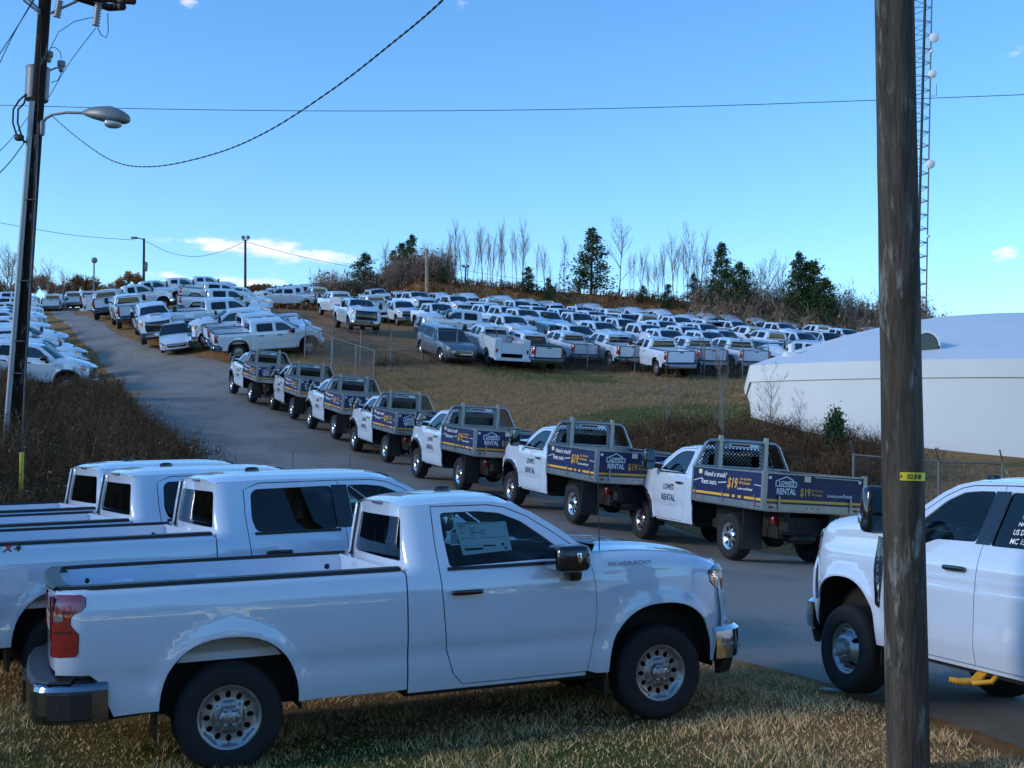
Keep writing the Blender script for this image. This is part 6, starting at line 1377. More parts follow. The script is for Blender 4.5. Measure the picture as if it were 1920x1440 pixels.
# ---------------------------------------------------------------- trees and brush
def treeline():
    P1, P2, P3 = [Plant('pine_tree', *pine(8.0, s, f), M['pinebark'], M['needles']) for s, f in ((1, 1.0), (2, 1.25), (3, .85))]
    B1, B2, B3 = [Plant('bare_tree', *bare_tree(9.0, sp, s, d), M['bark'], M['twig']) for s, sp, d in ((4, .45, 1.3), (5, .70, 1.4), (6, .38, 1.1))]
    def putp(pl, u, vt, Z, label, grp, sxy=1.0, h0=8.0, vb=None, cat_='tree'):
        x, y = at(u, 560, Z)[:2]; zt = at(u, vt, Z)[2]; g = h1(x, y) - .2; sc = (zt - g) / h0; pl.put(x, y, g, sc, RNG.uniform(0, 6.28), label, cat_, grp, sxy)
    G1 = 'evergreens on the bank'
    for pl, u, vt, Z, sx, lb in ((P2, 680, 474, 131, 1.1, 'short broad pine at the left end of the bank'), (P1, 768, 440, 133, 1.0, 'pointed dark pine behind the pale wooden post'), (P2, 735, 468, 135, .9, 'dark pine between the two leftmost evergreens'), (P3, 990, 499, 129, 1.5, 'small squat cedar below the bare trees'), (P1, 1108, 427, 131, 1.15, 'tallest dark pine standing alone in the middle of the bank'), (P1, 1352, 456, 128, 1.05, 'dark pointed evergreen right of the bare trees'), (P2, 1388, 490, 127, 1.0, 'lower evergreen leaning against the dark pointed one'), (P1, 1496, 474, 125, .85, 'narrow pine, left of the pair at the bank end'), (P3, 1526, 487, 125, 1.2, 'rightmost pine of the pair at the bank end'), (P2, 1300, 512, 129, .9, 'low young pine beneath the slender bare trees'), (P3, 1252, 532, 128, 1.4, 'tiny cedar at the foot of the bare trees'), (P2, 1206, 535, 129, 1.2, 'low round evergreen right of the tallest pine'), (P3, 808, 487, 131, 1.3, 'dark bushy evergreen just right of the wooden post'), (P2, 1545, 520, 124, 1.0, 'small evergreen sloping down at the far end of the bank'), (P3, 1028, 520, 128, 1.2, 'small cedar right of the squat one'), (P1, 752, 456, 136, 1.3, 'tall dark pine close behind the leftmost group'), (P2, 828, 500, 129, 1.1, 'low dark pine ending the left evergreen clump'), (P1, 1512, 492, 127, 1.2, 'dark pine filling the gap between the end pair')):
        putp(pl, u, vt, Z, lb, G1, sx)
    G2 = 'bare trees along the bank'; k = 0
    lst = [(B3, 832, 440, 133, .8), (B1, 852, 421, 134, .7), (B3, 876, 430, 132, .7), (B1, 903, 428, 133, .75), (B3, 922, 440, 134, .7), (B1, 940, 424, 132, .7), (B2, 978, 424, 132, .75), (B3, 1022, 462, 130, .8), (B1, 1056, 452, 131, .7), (B2, 1160, 421, 131, .95), (B3, 1200, 462, 130, .8), (B3, 1236, 478, 130, .7), (B1, 1262, 448, 130, .8), (B2, 1288, 430, 131, .7), (B3, 1312, 436, 130, .8), (B2, 1445, 486, 126, 1.0), (B1, 1420, 498, 126, 1.0), (B2, 1466, 496, 126, .9), (B3, 788, 452, 134, .8), (B1, 722, 462, 134, .8), (B2, 1225, 500, 131, 1.0), (B1, 1085, 470, 133, .8), (B3, 1330, 470, 131, .8)]
    rq = np.random.default_rng(9)
    for u in np.concatenate([np.arange(826, 985, 9.5), np.arange(1005, 1075, 14), np.arange(1180, 1330, 10)]): lst.append(((B1, B3, B3)[int(rq.integers(0, 3))], float(u + rq.uniform(-3, 3)), float(np.interp(u, [826, 900, 985, 1040, 1075, 1180, 1290, 1330], [440, 432, 436, 480, 470, 470, 448, 470]) + rq.uniform(-4, 28)), float(rq.uniform(129, 136)), float(rq.uniform(.45, .7))))
    lst.sort(key=lambda q: q[1]); ords = ['first', 'second', 'third', 'fourth', 'fifth', 'sixth', 'seventh', 'eighth', 'ninth', 'tenth', 'eleventh', 'twelfth', 'thirteenth', 'fourteenth', 'fifteenth', 'sixteenth', 'seventeenth', 'eighteenth', 'nineteenth', 'twentieth', 'twenty-first', 'twenty-second', 'twenty-third'] + [f'{q}' + {1: 'st', 2: 'nd', 3: 'rd'}.get(q % 10, 'th') for q in range(24, 90)]
    for i, (pl, u, vt, Z, sx) in enumerate(lst): putp(pl, u, vt, Z, f'slender leafless tree, {ords[i]} from the left along the bank', G2, sx, 9.0)
    # far left trees beyond the crest
    G3 = 'trees beyond the hill crest'
    for i, (pl, u, vt, Z, sx, lb) in enumerate(((B2, 88, 496, 150, 1.1, 'pale leafless tree just right of the leaning pole'), (B2, 20, 474, 165, 1.3, 'bare tree at the left edge above the parked row'), (B1, 112, 512, 160, 1.3, 'low leafless tree behind the farthest tailgate'), (B2, 8, 470, 150, 1.2, 'leafless tree cut by the left picture edge'), (B2, 62, 500, 155, 1.2, 'leafless tree hidden partly by the leaning pole'))): putp(pl, u, vt, Z, lb, G3, sx, 9.0)
    # bare saplings on the slope by the white building
    S1, S2 = Plant('bare_tree', *bare_tree(5.0, .30, 21, .8, .02, .045), M['bark'], M['twig']), Plant('bare_shrub', *bare_tree(4.0, .95, 22, 1.3, 0, .035), M['bark'], M['twig'])
    def puts(pl, u, vb, vt, h0, lb, sx, g, mz=None):
        p = hit(u, vb, 0.0); Z = (p - CAM) @ np.array(_f); zt = at(u, vt, Z)[2]; pl.put(p[0], p[1], p[2] - .1, (zt - p[2]) / h0, RNG.uniform(0, 6), lb, 'tree' if pl is S1 else 'shrub', g, sx)
    G4 = 'saplings on the slope by the white building'
    puts(S1, 1243, 835, 700, 5.0, 'thin leafless sapling in the middle of the grass slope', .9, G4); puts(S1, 1357, 845, 655, 5.0, 'taller leafless sapling just left of the white building', .9, G4); puts(S1, 1352, 842, 668, 5.0, 'slim twin stem of the sapling beside the white building', .8, G4)
    puts(S2, 1440, 835, 690, 4.0, 'wide leafless shrub against the white building wall', .85, G4); puts(S2, 1500, 838, 735, 4.0, 'smaller leafless shrub right of the wide one', .8, G4); puts(S2, 1622, 862, 805, 4.0, 'tiny leafless shrub near the wooden pole', .9, G4)
    cd_ = Plant('cedar_tree', *pine(3.0, 31, 1.2), M['pinebark'], M['needles']); p = hit(1565, 875); zt = at(1568, 764, (p - CAM) @ np.array(_f))[2]; cd_.put(p[0], p[1], p[2] - .1, (zt - p[2]) / 3.0, 1.0, 'young cedar in front of the white building wall', 'tree', G4, .75)
treeline()
def brush_field(name, label, poly_pts, n, hmin, hmax, mt, seed, k=9, spread=.35, tintf=None, wid=.012, size=.06):
    """upright dry stems with scattered seed heads and leaf scraps; poly in ground (x,y)"""
    rg = np.random.default_rng(seed); P = np.array(poly_pts); lo, hi = P.min(0), P.max(0); Q = rg.uniform(lo, hi, (n * 5, 2)); Q = Q[in_poly(Q, P)]; cm = .5 + .5 * np.sin(Q[:, 0] * 1.9 + 2.2 * np.sin(Q[:, 1] * .63)) * np.sin(Q[:, 1] * 1.7 + 1.8 * np.sin(Q[:, 0] * .71)); Q = Q[rg.uniform(size=len(Q)) < .25 + .75 * cm][:n]; n = len(Q)
    z = height(Q[:, 0], Q[:, 1]); B = np.stack([Q[:, 0], Q[:, 1], z - .05], 1); h = rg.uniform(hmin, hmax, n) * (.6 + .4 * np.sin(Q[:, 0] * .9 + 1.3 * np.sin(Q[:, 1] * .7)) ** 2)
    T_ = B + np.stack([rg.normal(0, spread * .5, n) * h, rg.normal(0, spread * .5, n) * h, h], 1); V1, F1 = slivers(B, T_, np.full(n, wid), rg); base_t = np.clip(rg.beta(2, 2, n) * .85 + .08 * np.sin(Q[:, 0] * 1.7), 0, .86)
    base_t = np.where(rg.uniform(size=n) < .06, rg.uniform(.86, .93, n), base_t); t1 = np.repeat(base_t, 3)
    f = rg.uniform(.25, 1.05, (n, k)); C = (B[:, None] + (T_ - B)[:, None] * f[:, :, None] + rg.normal(0, .10, (n, k, 3)) * h[:, None, None]).reshape(-1, 3)
    hd_ = (f > .9).ravel() & (rg.uniform(size=n * k) < .35); kp = (rg.uniform(size=n * k) < .42) | hd_; V2, F2 = tris_cloud(C[kp], size, rg, .2, 1); t2 = np.repeat(np.where(hd_, 1.0, np.repeat(base_t, k) * rg.uniform(.6, 1.1, n * k))[kp], 3)
    # side twigs
    C2 = np.concatenate([C, C]); E = C2 + (rg.normal(0, .15, C2.shape) + np.array([0, 0, .16])) * np.concatenate([np.repeat(h, k)] * 2)[:, None]; V3, F3 = slivers(C2, E, np.full(len(C2), wid * .6), rg); t3 = np.repeat(np.concatenate([np.repeat(base_t, k)] * 2) * rg.uniform(.7, 1.15, len(C2)), 3)
    V = np.concatenate([V1, V2, V3]); F = np.concatenate([F1, F2 + len(V1), F3 + len(V1) + len(V2)]); me = fmesh(name, V, F, mt); set_tint(me, np.clip(np.concatenate([t1, t2, t3]), 0, 1)); return tag(link(name, me), label, kind='stuff')
ed = [tuple(p) for p in L3 if 19.5 < p[1] < 51]; ed2 = [(p[0] - .9, p[1]) for p in ed]
brush_field('dry_weeds', 'tangle of dry brown weeds on the bank left of the drive', [(p[0] - .35, p[1]) for p in ed] + [(-20.5, 52), (-23, 49), (-22, 40), (-16, 27), (-13, 20), (-9.5, 15.0), (-7.6, 15.6), (-5.2, 18.4)], 12500, .4, 1.2, M['weed'], 41, 9, .38, size=.042)
brush_field('verge_weeds', 'low dry stalks fringing the left edge of the drive', [(p[0] - .02, p[1]) for p in L3 if 19 < p[1] < 72] + [(p[0] - 1.3, p[1]) for p in reversed(L3) if 19 < p[1] < 72], 3600, .12, .45, M['weed'], 42, 5, .5, size=.035)
brush_field('bank_brush', 'brown brush covering the bank below the white building', [tuple(hit(u, v)[:2]) for u, v in ((1090, 838), (1200, 822), (1330, 822), (1400, 800), (1500, 832), (1600, 852), (1680, 865), (1690, 915), (1560, 925), (1400, 900), (1200, 880), (1060, 862))], 7500, .3, 1.0, M['weed'], 43, 8, .4, size=.038)
brush_field('fence_grass', 'long dry grass along the foot of the chain-link fence', [tuple(hit(u, v)[:2]) for u, v in ((700, 690), (860, 682), (1000, 690), (1200, 700), (1390, 710), (1390, 703), (1200, 692), (1000, 682), (860, 675), (700, 680))], 2600, .2, .5, M['weed'], 44, 4, .4, size=.05)
brush_field('bank_grass', 'rusty brown grass covering the bank behind the truck lot', [(-24, 118), (-24, 131), (10, 131), (50, 128), (52, 116), (20, 118), (0, 119.5)], 9000, .4, 1.0, M['brush'], 45, 4, .3, wid=.05, size=.15)
brush_field('thicket', 'dark brown thicket under the trees at the bank end', [(18, 122), (20, 131), (44, 127), (46, 118), (38, 119)], 2600, 1.2, 3.4, M['twig'], 46, 9, .35, wid=.035, size=.20)
brush_field('thicket', 'dark brown thicket between the left pines', [(-22, 128), (-22, 136), (-7, 135), (-7, 129)], 2000, 1.4, 3.6, M['twig'], 47, 9, .35, wid=.035, size=.22)
def far_wood(name, label, items, mt, seed):
    """bare and half-bare crowns far off: sprays of twigs with a few leaf scraps"""
    rg = np.random.default_rng(seed); V_, F_, T_ = [], [], []; o = 0
    for (u, vt, Z, w_, n) in items:
        c = at(u, vt, Z); R_ = w_ * Z / FPX; base = c - np.array([0, 0, R_ * 2.4]); a = rg.uniform(0, 2 * math.pi, n); q = rg.uniform(0, 1, n) ** .6
        B = base + np.stack([np.cos(a) * q * R_ * .25, np.sin(a) * q * R_ * .25, rg.uniform(.2, 1.5, n) * R_], 1); E = base + np.stack([np.cos(a) * q * R_, np.sin(a) * q * R_, (2.4 - 1.1 * q ** 2) * R_ * rg.uniform(.75, 1.03, n)], 1)
        V, F = slivers(B, E, np.full(n, Z * .00028), rg); tint = rg.uniform(.1, .6)
        C = B + (E - B) * rg.uniform(.5, 1, (n, 1)); V2, F2 = tris_cloud(C, Z * .0012, rg, .1, 2)
        V_ += [V, V2]; F_ += [F + o, F2 + o + len(V)]; o += len(V) + len(V2); T_ += [np.full(len(V), tint * .6), np.repeat(np.clip(rg.normal(tint, .15, len(F2)), 0, 1), 3)]
    me = fmesh(name, np.concatenate(V_), np.concatenate(F_), mt); set_tint(me, np.concatenate(T_)); return tag(link(name, me), label, kind='stuff')
far_wood('far_wood', 'distant autumn woods beyond the crest at left', [(u, 520 + 10 * math.sin(u * .07) + RNG.uniform(-6, 6), 230, RNG.uniform(12, 22), 220) for u in range(-30, 290, 16)] + [(u, 534 + RNG.uniform(-3, 3), 260, RNG.uniform(7, 10), 160) for u in range(465, 560, 10)], M['autumn'], 51)
far_wood('far_wood', 'distant rust-coloured wooded hill behind the tower', [(u, np.interp(u, [1560, 1600, 1640, 1700, 1780, 1900], [596, 584, 580, 588, 596, 600]) + RNG.uniform(-3, 3), 300, RNG.uniform(10, 18), 320) for u in range(1555, 1900, 11)], M['autumn'], 52)
# ---------------------------------------------------------------- near grass
def near_grass():
    rg = np.random.default_rng(61); n = 230000; X = rg.uniform(-8.5, 9.0, n); Y = 6.6 + 13.0 * rg.uniform(0, 1, n) ** 1.7
    edge = np.concatenate([L3, R3[::-1]]); P = np.stack([X, Y], 1); inside = in_poly(P, edge); vis = (np.abs(X) < Y * .47 + .6) & ~inside; P = P[vis]; X, Y = P[:, 0], P[:, 1]; n = len(X)
    z = height(X, Y); green = .5 + .5 * np.sin(X * 1.3 + 2.0 * np.sin(Y * .8)) * np.cos(Y * 1.1 + X * .6)
    gmask = np.clip(.07 + .42 * (1 - sstep((seg_dist(X, Y, [(-6, 9.3), (-1.5, 8.9), (1.2, 8.2)]) - .4) / 1.8)) + .22 * (green > .86), 0, .85); isg = rg.uniform(size=n) < gmask
    tuft = .6 + .8 * (np.sin(X * 3.1 + np.sin(Y * 2.3) * 2) * np.sin(Y * 2.9 + 1.0) > .1); h = rg.uniform(.022, .070, n) * tuft * np.where(isg, 1.15, 1)
    B = np.stack([X, Y, z - .005], 1); T_ = B + np.stack([rg.normal(0, .55, n) * h, rg.normal(0, .55, n) * h, h], 1); w_ = np.where(isg, .0042, .0036) * (1 + Y * .03)
    V, F = slivers(B, T_, w_, rg); me = fmesh('lawn_grass', V, F, M['grass']); t = np.where(isg, rg.uniform(.05, .36, n), np.clip(rg.normal(.76, .16, n), .44, 1)); set_tint(me, np.repeat(t, 3)); tag(link('lawn_grass', me), 'short tan and green grass in the foreground under the pickups', kind='stuff')
near_grass()
def slope_grass():
    rg = np.random.default_rng(63); n = 70000; X = rg.uniform(-12, 15, n); Y = rg.uniform(25, 68, n); P = np.stack([X, Y], 1); ok = ~in_poly(P, np.concatenate([L3, R3[::-1]])) & (X > -2.4 - (Y - 35) * .36)
    ok &= .5 + .5 * np.sin(X * 2.1 + 2 * np.sin(Y * .9)) * np.sin(Y * 1.8 + np.sin(X * 1.3)) > rg.uniform(.0, .75, n); X, Y = X[ok], Y[ok]; n = len(X)
    gr = .5 + .5 * np.sin(X * .55 + 1.4 * np.sin(Y * .35)) * np.sin(Y * .42 + X * .2); isg = rg.uniform(size=n) < np.clip(gr - .35, .05, .6); h = rg.uniform(.05, .17, n); B = np.stack([X, Y, height(X, Y) - .01], 1)
    T_ = B + np.stack([rg.normal(0, .6, n) * h, rg.normal(0, .6, n) * h, h], 1); V, F = slivers(B, T_, np.full(n, .016), rg); me = fmesh('slope_grass', V, F, M['slopegrass']); set_tint(me, np.repeat(np.where(isg, rg.uniform(.05, .35, n), np.clip(rg.normal(.62, .18, n), .42, 1)), 3)); tag(link('slope_grass', me), 'rough winter grass on the slope between flatbeds and fence', kind='stuff')
M['slopegrass'] = tint_mat('slope_grass_blades', [(0, (.05, .07, .022)), (.33, (.10, .12, .045)), (.45, (.19, .14, .08)), (.75, (.31, .23, .135)), (1, (.42, .33, .21))])
slope_grass()
# parking-stripe remnant on the drive
sp = [hit(u, v) for u, v in ((1533, 1300), (1620, 1310), (1625, 1304), (1540, 1296))]; c_ = np.mean(sp, 0)
tag(link('painted_line', mesh('painted_line', [(p[0], p[1], h1(p[0], p[1]) + .042) for p in sp], [(0, 1, 2, 3)], mat('worn_white_paint', (.45, .46, .48), .8, noise=(14, .6, 6)), smooth=False)), 'short worn white stripe painted on the asphalt edge', kind='structure')

# woods behind the photographer: seen only as the dark band mirrored in paint and glass
def back_wood():
    rg = np.random.default_rng(71); V_, F_, T_ = [], [], []; o = 0
    for k in range(46):
        x = -70 + k * 3.1 + rg.uniform(-1, 1); y = rg.uniform(-38, -26); h = rg.uniform(6, 11); z = h1(x, max(y, -8)); n = 520
        C = np.stack([x + rg.normal(0, 1.9, n), y + rg.normal(0, 1.9, n), z + h * (.12 + .88 * rg.uniform(0, 1, n) ** .8)], 1); V, F = tris_cloud(C, .42, rg, .1, 2); V_.append(V); F_.append(F + o); o += len(V); T_.append(np.repeat(np.clip(rg.normal(.35, .2, len(F)), 0, 1), 3))
    me = fmesh('woods', np.concatenate(V_), np.concatenate(F_), M['needles']); set_tint(me, np.concatenate(T_)); tag(link('woods', me), 'dark woods behind the camera mirrored in the truck glass', kind='stuff')
back_wood()
# ---------------------------------------------------------------- foreground pickups
def mtx(x, y, z, yaw, pitch=0, roll=0):
    m_ = Matrix.Rotation(yaw, 4, 'Z') @ Matrix.Rotation(-pitch, 4, 'Y') @ Matrix.Rotation(roll, 4, 'X'); m_.translation = (x, y, z); return m_
def local_at(mx, u, v, yp):
    """where a pixel's ray meets the vehicle's own plane y = yp"""
    inv = mx.inverted(); o = inv @ Vector(CAM); d = inv.to_3x3() @ Vector(pray(u, v)); t = (yp - o.y) / d.y; return o + d * t
HM = mtx(-0.6623, 10.3564, 0.1949, 0.3819, 0.0501, -0.0058)
K = pickup(lod=0); g = K.geo; side = g['side']
a, b = local_at(HM, 1139, 1054, -.97), local_at(HM, 1220, 1054, -.97)
K.add('badge', text_on('SILVERADO', side, a.x, a.z - .032, .042, .004, fit=(b.x - a.x), bold=.0006), M['badge'], g['fender'][0])
# price sheet behind the door glass
q0, q1 = local_at(HM, 866, 1036, -.84), local_at(HM, 955, 976, -.84)
pf = lambda A, B: np.stack([A, -np.interp(B, PZ, PW) + .045, B], 1)
dr = g['doors'][0][0]
sh = K.add('window_sheet', panel([(q0.x, q0.z - .02), (q1.x + .01, q0.z + .0), (q1.x, q1.z - .01), (q0.x - .035, q1.z)], pf, .1, lip=0), M['paper'], dr)
for i, (f0, f1, h0, h1_) in enumerate(((.06, .5, .93, .955), (.55, .92, .93, .945), (.05, .22, .85, .875), (.30, .48, .62, .64), (.05, .40, .44, .455), (.46, .95, .44, .455), (.05, .42, .20, .21), (.06, .40, .06, .14), (.46, .72, .16, .21), (.84, .90, .17, .25), (.40, .44, .06, .14), (.88, .93, .05, .11))):
    P_ = lambda f, h: (q0.x - .035 * h + (q1.x - q0.x) * f, q0.z + (q1.z - q0.z) * h)
    K.add('print_line', panel([P_(f0, h0), P_(f1, h0), P_(f1, h1_), P_(f0, h1_)], lambda A, B: pf(A, B) + np.array([0, -.002, 0]), .3, lip=0), M['ink'], dr)
for r_i in range(9):
    for c_i in range(3):
        if RNG.uniform() < .85: f0 = .05 + .21 * c_i; h0 = .50 + .036 * r_i; f1 = f0 + RNG.uniform(.08, .16); K.add('print_line', panel([P_(f0, h0), P_(f1, h0), P_(f1, h0 + .012), P_(f0, h0 + .012)], lambda A, B: pf(A, B) + np.array([0, -.002, 0]), .3, lip=0), M['badge'], dr)
q2 = local_at(HM, 840, 991, -.84); K.add('lettering', text_on('168', lambda A, B: pf(A, B) + np.array([0, -.02, 0]), q2.x, q2.z, .045, .0), M['ink'], dr)
hero = K.build('pickup_truck'); hero.place(HM, 'white regular-cab pickup with a price sheet in its side window, nearest the camera', 'pickup truck', 'pickups parked on the foreground grass')
K = pickup(wb=4.41, cab='crew', lod=0); g = K.geo
T2 = mtx(-2.349, 12.673, .317, .50, .045, 0)
a = local_at(T2, -2, 1036, -.97); g2 = g['side']
for s, dx, mt_ in (('4', -.05, 'ink'), ('X', .03, 'redprint'), ('4', .12, 'ink')): K.add('lettering', text_on(s, g2, a.x + dx, a.z, .085, .003, bold=.002, shear=.3, sx=1.2), M[mt_], None)
crew0 = K.build('pickup_truck')
crew0.place(T2, 'white crew-cab pickup directly behind the nearest one, black rear door glass visible', 'pickup truck', 'pickups parked on the foreground grass')
crew0.place(mtx(-3.766, 14.496, .324, .55, .045, 0), 'white crew-cab pickup, third back in the foreground row', 'pickup truck', 'pickups parked on the foreground grass')
r3 = Matrix.Rotation(.58, 4, 'Z') @ Matrix.Rotation(-.045, 4, 'Y'); p4_ = at(176, 893, 15.2) - np.array(r3 @ Vector((-.89, -.62, 1.77))); r3.translation = p4_
crew0.place(r3, 'white pickup cab, farthest back in the foreground row by the weeds', 'pickup truck', 'pickups parked on the foreground grass')
# ---------------------------------------------------------------- one-ton crew truck at the right edge
K = pickup(wb=4.47, cab='crew', hd=True, ford=True, lod=0, wheel='dually', D=.81); g = K.geo; side = g['side']; xa = g['xa']; sz_, dz_ = K.tf
vf = lambda A, B: np.stack([-A, g['w'](-A, (B - dz_) / sz_), B], 1)
vt = [(-xa + .47, 1.16), (-xa + .50, .86), (-xa + .555, .83), (-xa + .60, 1.10), (-xa + .585, 1.45), (-xa + .49, 1.47)]
ve = K.add('fender_vent', panel(rounded(vt, .02, 3), vf, .08, lip=.02, off=.008), M['gloss'], g['fender'][1], body=False)
for i, s in enumerate('F350'): K.add('badge', text_on(s, vf, -xa + .515, 1.345 - i * .095, .085, .012, bold=.001), M['badge'], g['fender'][1], body=False)
K.add('vent_chrome', panel(rounded([(-xa + .515, 1.03), (-xa + .53, .88), (-xa + .56, .89), (-xa + .575, 1.06)], .01, 2), vf, .08, lip=.01, off=.016), M['chrome'], g['fender'][1], body=False)
yb = xa - 1.80; cs = np.linspace(0, 1, 9)
K.add('step_bracket', cat_geo(*[tube([(yb + dx, .82, .62), (yb + dx, .86, .47), (yb + dx, .93, .41), (yb + dx + .02, 1.04, .40), (yb + dx + .05, 1.10, .405)], .022, 6) for dx in (0, .035, .07)], tube([(yb - .13, .78, .56), (yb - .12, .90, .43), (yb - .0, .98, .40)], .022, 6)), M['yel'], body=False)
K.add('bracket_label', panel([(-yb - .075, .50), (-yb + .005, .50), (-yb + .005, .57), (-yb - .075, .57)], lambda A, B: np.stack([-A, .872 + 0 * A, B], 1), .2, lip=0), M['tagy'], body=False)
wf = lambda A, B: np.stack([-A, g['w'](-A, (B - dz_) / sz_) - .004, B], 1)
x0 = -(xa - 2.02)
lp = K.add('window_logo', panel([(x0 + .11, 1.70), (x0 + .40, 1.70), (x0 + .40, 1.775), (x0 + .11, 1.775)], wf, .2, lip=0, off=.001), mat('blue_logo', (.05, .20, .42), .5), g['doors'][1][1], body=False)
for s, dx, z, sz2, ft, mt_ in (('C', .125, 1.712, .060, .045, 'white'), ('HAUL', .10, 1.645, .042, .13, 'white'), ('US DOT', .075, 1.575, .060, .20, 'white'), ('MC 157', .075, 1.505, .060, .20, 'white')):
    K.add('lettering', text_on(s, wf, x0 + dx, z, sz2, .003, fit=ft, bold=.001), M[mt_], g['doors'][1][1], body=False)
for i, y in enumerate((-.45, 0, .45)): K.add('clearance_lamp', rbox((xa - 1.32, y, 1.99 + .045), (.12, .10, .05), 2.6), M['black'], body=False)
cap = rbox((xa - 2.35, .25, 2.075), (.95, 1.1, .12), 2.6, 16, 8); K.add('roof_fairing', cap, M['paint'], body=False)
ford0 = K.build('pickup_truck'); FY = 1.881; ff = np.array([4.024, 11.511, .33])
fc = ff - np.array([math.cos(FY), math.sin(FY), 0]) * 2.235; ford0.place(mtx(fc[0], fc[1], .33, FY, -.006, .05), 'white one-ton crew truck at the right edge with lettered rear window', 'pickup truck')
# ---------------------------------------------------------------- rental flatbeds in line up the drive
FB = flatbed_truck().build('flatbed_truck')
LW = [[4.237, 23.81, 0.758, 1.92, 0.034, 0.067], [1.544, 27.701, 1.208, 1.95, 0.06, 0.045], [-1.127, 32.836, 1.745, 1.959, 0.072, 0.037], [-3.808, 39.751, 2.443, 1.977, 0.096, 0.044], [-6.107, 44.229, 3.233, 1.978, 0.115, 0.059], [-8.555, 49.338, 4.075, 1.988, 0.128, 0.065], [-11.116, 53.144, 4.9, 2.023, 0.144, 0.046]]
for i, (x, y, z, yw, pt_, rl_) in enumerate(LW):
    o_ = ('nearest in the line', 'second nearest in the line', 'third nearest in the line', 'fourth and middle one of the line', 'third from the far end of the line', 'second from the far end of the line', 'farthest up the drive, last in the line')[i]
    rn_ = .45 * rl_; Mx = mtx(x, y, z + .98 * (rl_ - rn_), yw, pt_, rn_)
    print('FB', i, [round((Mx @ Vector((a_, b_, 0))).z - h1(*(Mx @ Vector((a_, b_, 0)))[:2]), 3) for a_ in (1.8, -1.8) for b_ in (.9, -.9)])
    FB.place(Mx, f'white rental flatbed truck with navy sides, {o_}', 'flatbed truck', 'rental flatbeds lined up along the drive')
# ---------------------------------------------------------------- the parked stock
TB = {n: '*' for n in ('hood', 'door', 'door_window', 'windshield', 'rear_window', 'grille', 'headlight', 'front_bumper', 'rear_bumper', 'taillight', 'lens', 'tailgate', 'mirror', 'wheel', 'rim', 'brake_light', 'tool_box', 'bed_cover', 'hood_scoop', 'side_window', 'front_fascia', 'trunk_lid', 'roof', 'emblem')}
TB.update({n: 'body' for n in ('front_fender', 'cab_side', 'windshield_pillar', 'cab_back', 'hood_edge', 'face_panel', 'bed_side', 'bed_wall', 'bed_floor', 'bed_front', 'body_side', 'cabin_side', 'rear_frame', 'tail_panel', 'box_top', 'body_floor', 'body_front', 'rear_plate')})
TB.update({n: 'trim' for n in ('belt_moulding', 'pillar_trim', 'rail_cap', 'tailgate_cap', 'arch_moulding', 'cowl', 'door_handle', 'tailgate_handle', 'bumper_step', 'grille_bar', 'box_door_seam', 'box_latch', 'number_plate', 'fog_lamp', 'mirror_arm', 'headlight_side', 'taillight_side')})
TB.update({n: 'underbody' for n in ('chassis', 'wheel_well', 'cabin', 'air_dam', 'underbody', 'door_jamb')})
def proto(name, maker): return maker().merged(TB).build(name)
def mk_service():
    k = pickup(wb=4.1, cab='dbl', hd=True, bed='none', D=.83, lod=2, inside=False); service_body(k); return k
def mk_suv(p):
    def f():
        k = car('suv')
        for q in k.parts:
            if q['mat'] is M['silver']: q['mat'] = M[p]
        return k
    return f
PR = dict(C=proto('pickup_truck', lambda: pickup(wb=3.746, cab='crew', lod=2, inside=False, flare=True)), H=proto('pickup_truck', lambda: pickup(wb=4.03, cab='crew', hd=True, D=.84, wheel='alloy', lod=2, inside=False)), D=proto('pickup_truck', lambda: pickup(wb=3.80, cab='dbl', hd=True, D=.84, lod=2, inside=False)), R=proto('pickup_truck', lambda: pickup(wb=3.546, lod=2, inside=False)), T=proto('pickup_truck', lambda: pickup(wb=3.746, cab='crew', lod=2, inside=False, tonneau=True)), F=proto('pickup_truck', lambda: pickup(wb=4.06, cab='crew', hd=True, ford=True, D=.83, lod=2, inside=False)), S=proto('service_truck', mk_service), V=proto('sport_utility', mk_suv('silver')), W=proto('sport_utility', mk_suv('paint')), B=proto('sport_utility', mk_suv('darkcar')), N=proto('sedan', lambda: car('sedan')), P=proto('pickup_truck', lambda: pickup(wb=3.746, cab='crew', lod=2, inside=False)))
ROOF = dict(C=(-.25, 1.93), H=(-.1, 2.05), D=(.2, 2.05), R=(.15, 1.93), T=(-.25, 1.93), F=(-.1, 2.05), S=(.35, 2.05), V=(-.3, 1.78), W=(-.3, 1.78), B=(-.3, 1.78), N=(-.1, 1.46), P=(-.25, 1.8))
NOUN = dict(C='crew-cab pickup', H='heavy crew-cab pickup', D='heavy extended-cab pickup', R='regular-cab pickup', T='pickup with covered bed', F='lettered crew pickup', S='service-body truck', V='silver-grey sport utility', W='white sport utility', B='dark grey sport utility', N='sedan', P='mid-size pickup')
CATN = dict(S='service truck', V='sport utility', W='sport utility', B='sport utility', N='sedan')
ORD = ['first', 'second', 'third', 'fourth', 'fifth', 'sixth', 'seventh', 'eighth', 'ninth', 'tenth', 'eleventh', 'twelfth', 'thirteenth', 'fourteenth', 'fifteenth', 'sixteenth', 'seventeenth', 'eighteenth', 'nineteenth', 'twentieth', '21st', '22nd', '23rd', '24th', '25th', '26th', '27th', '28th', '29th', '30th']
PLACED = []
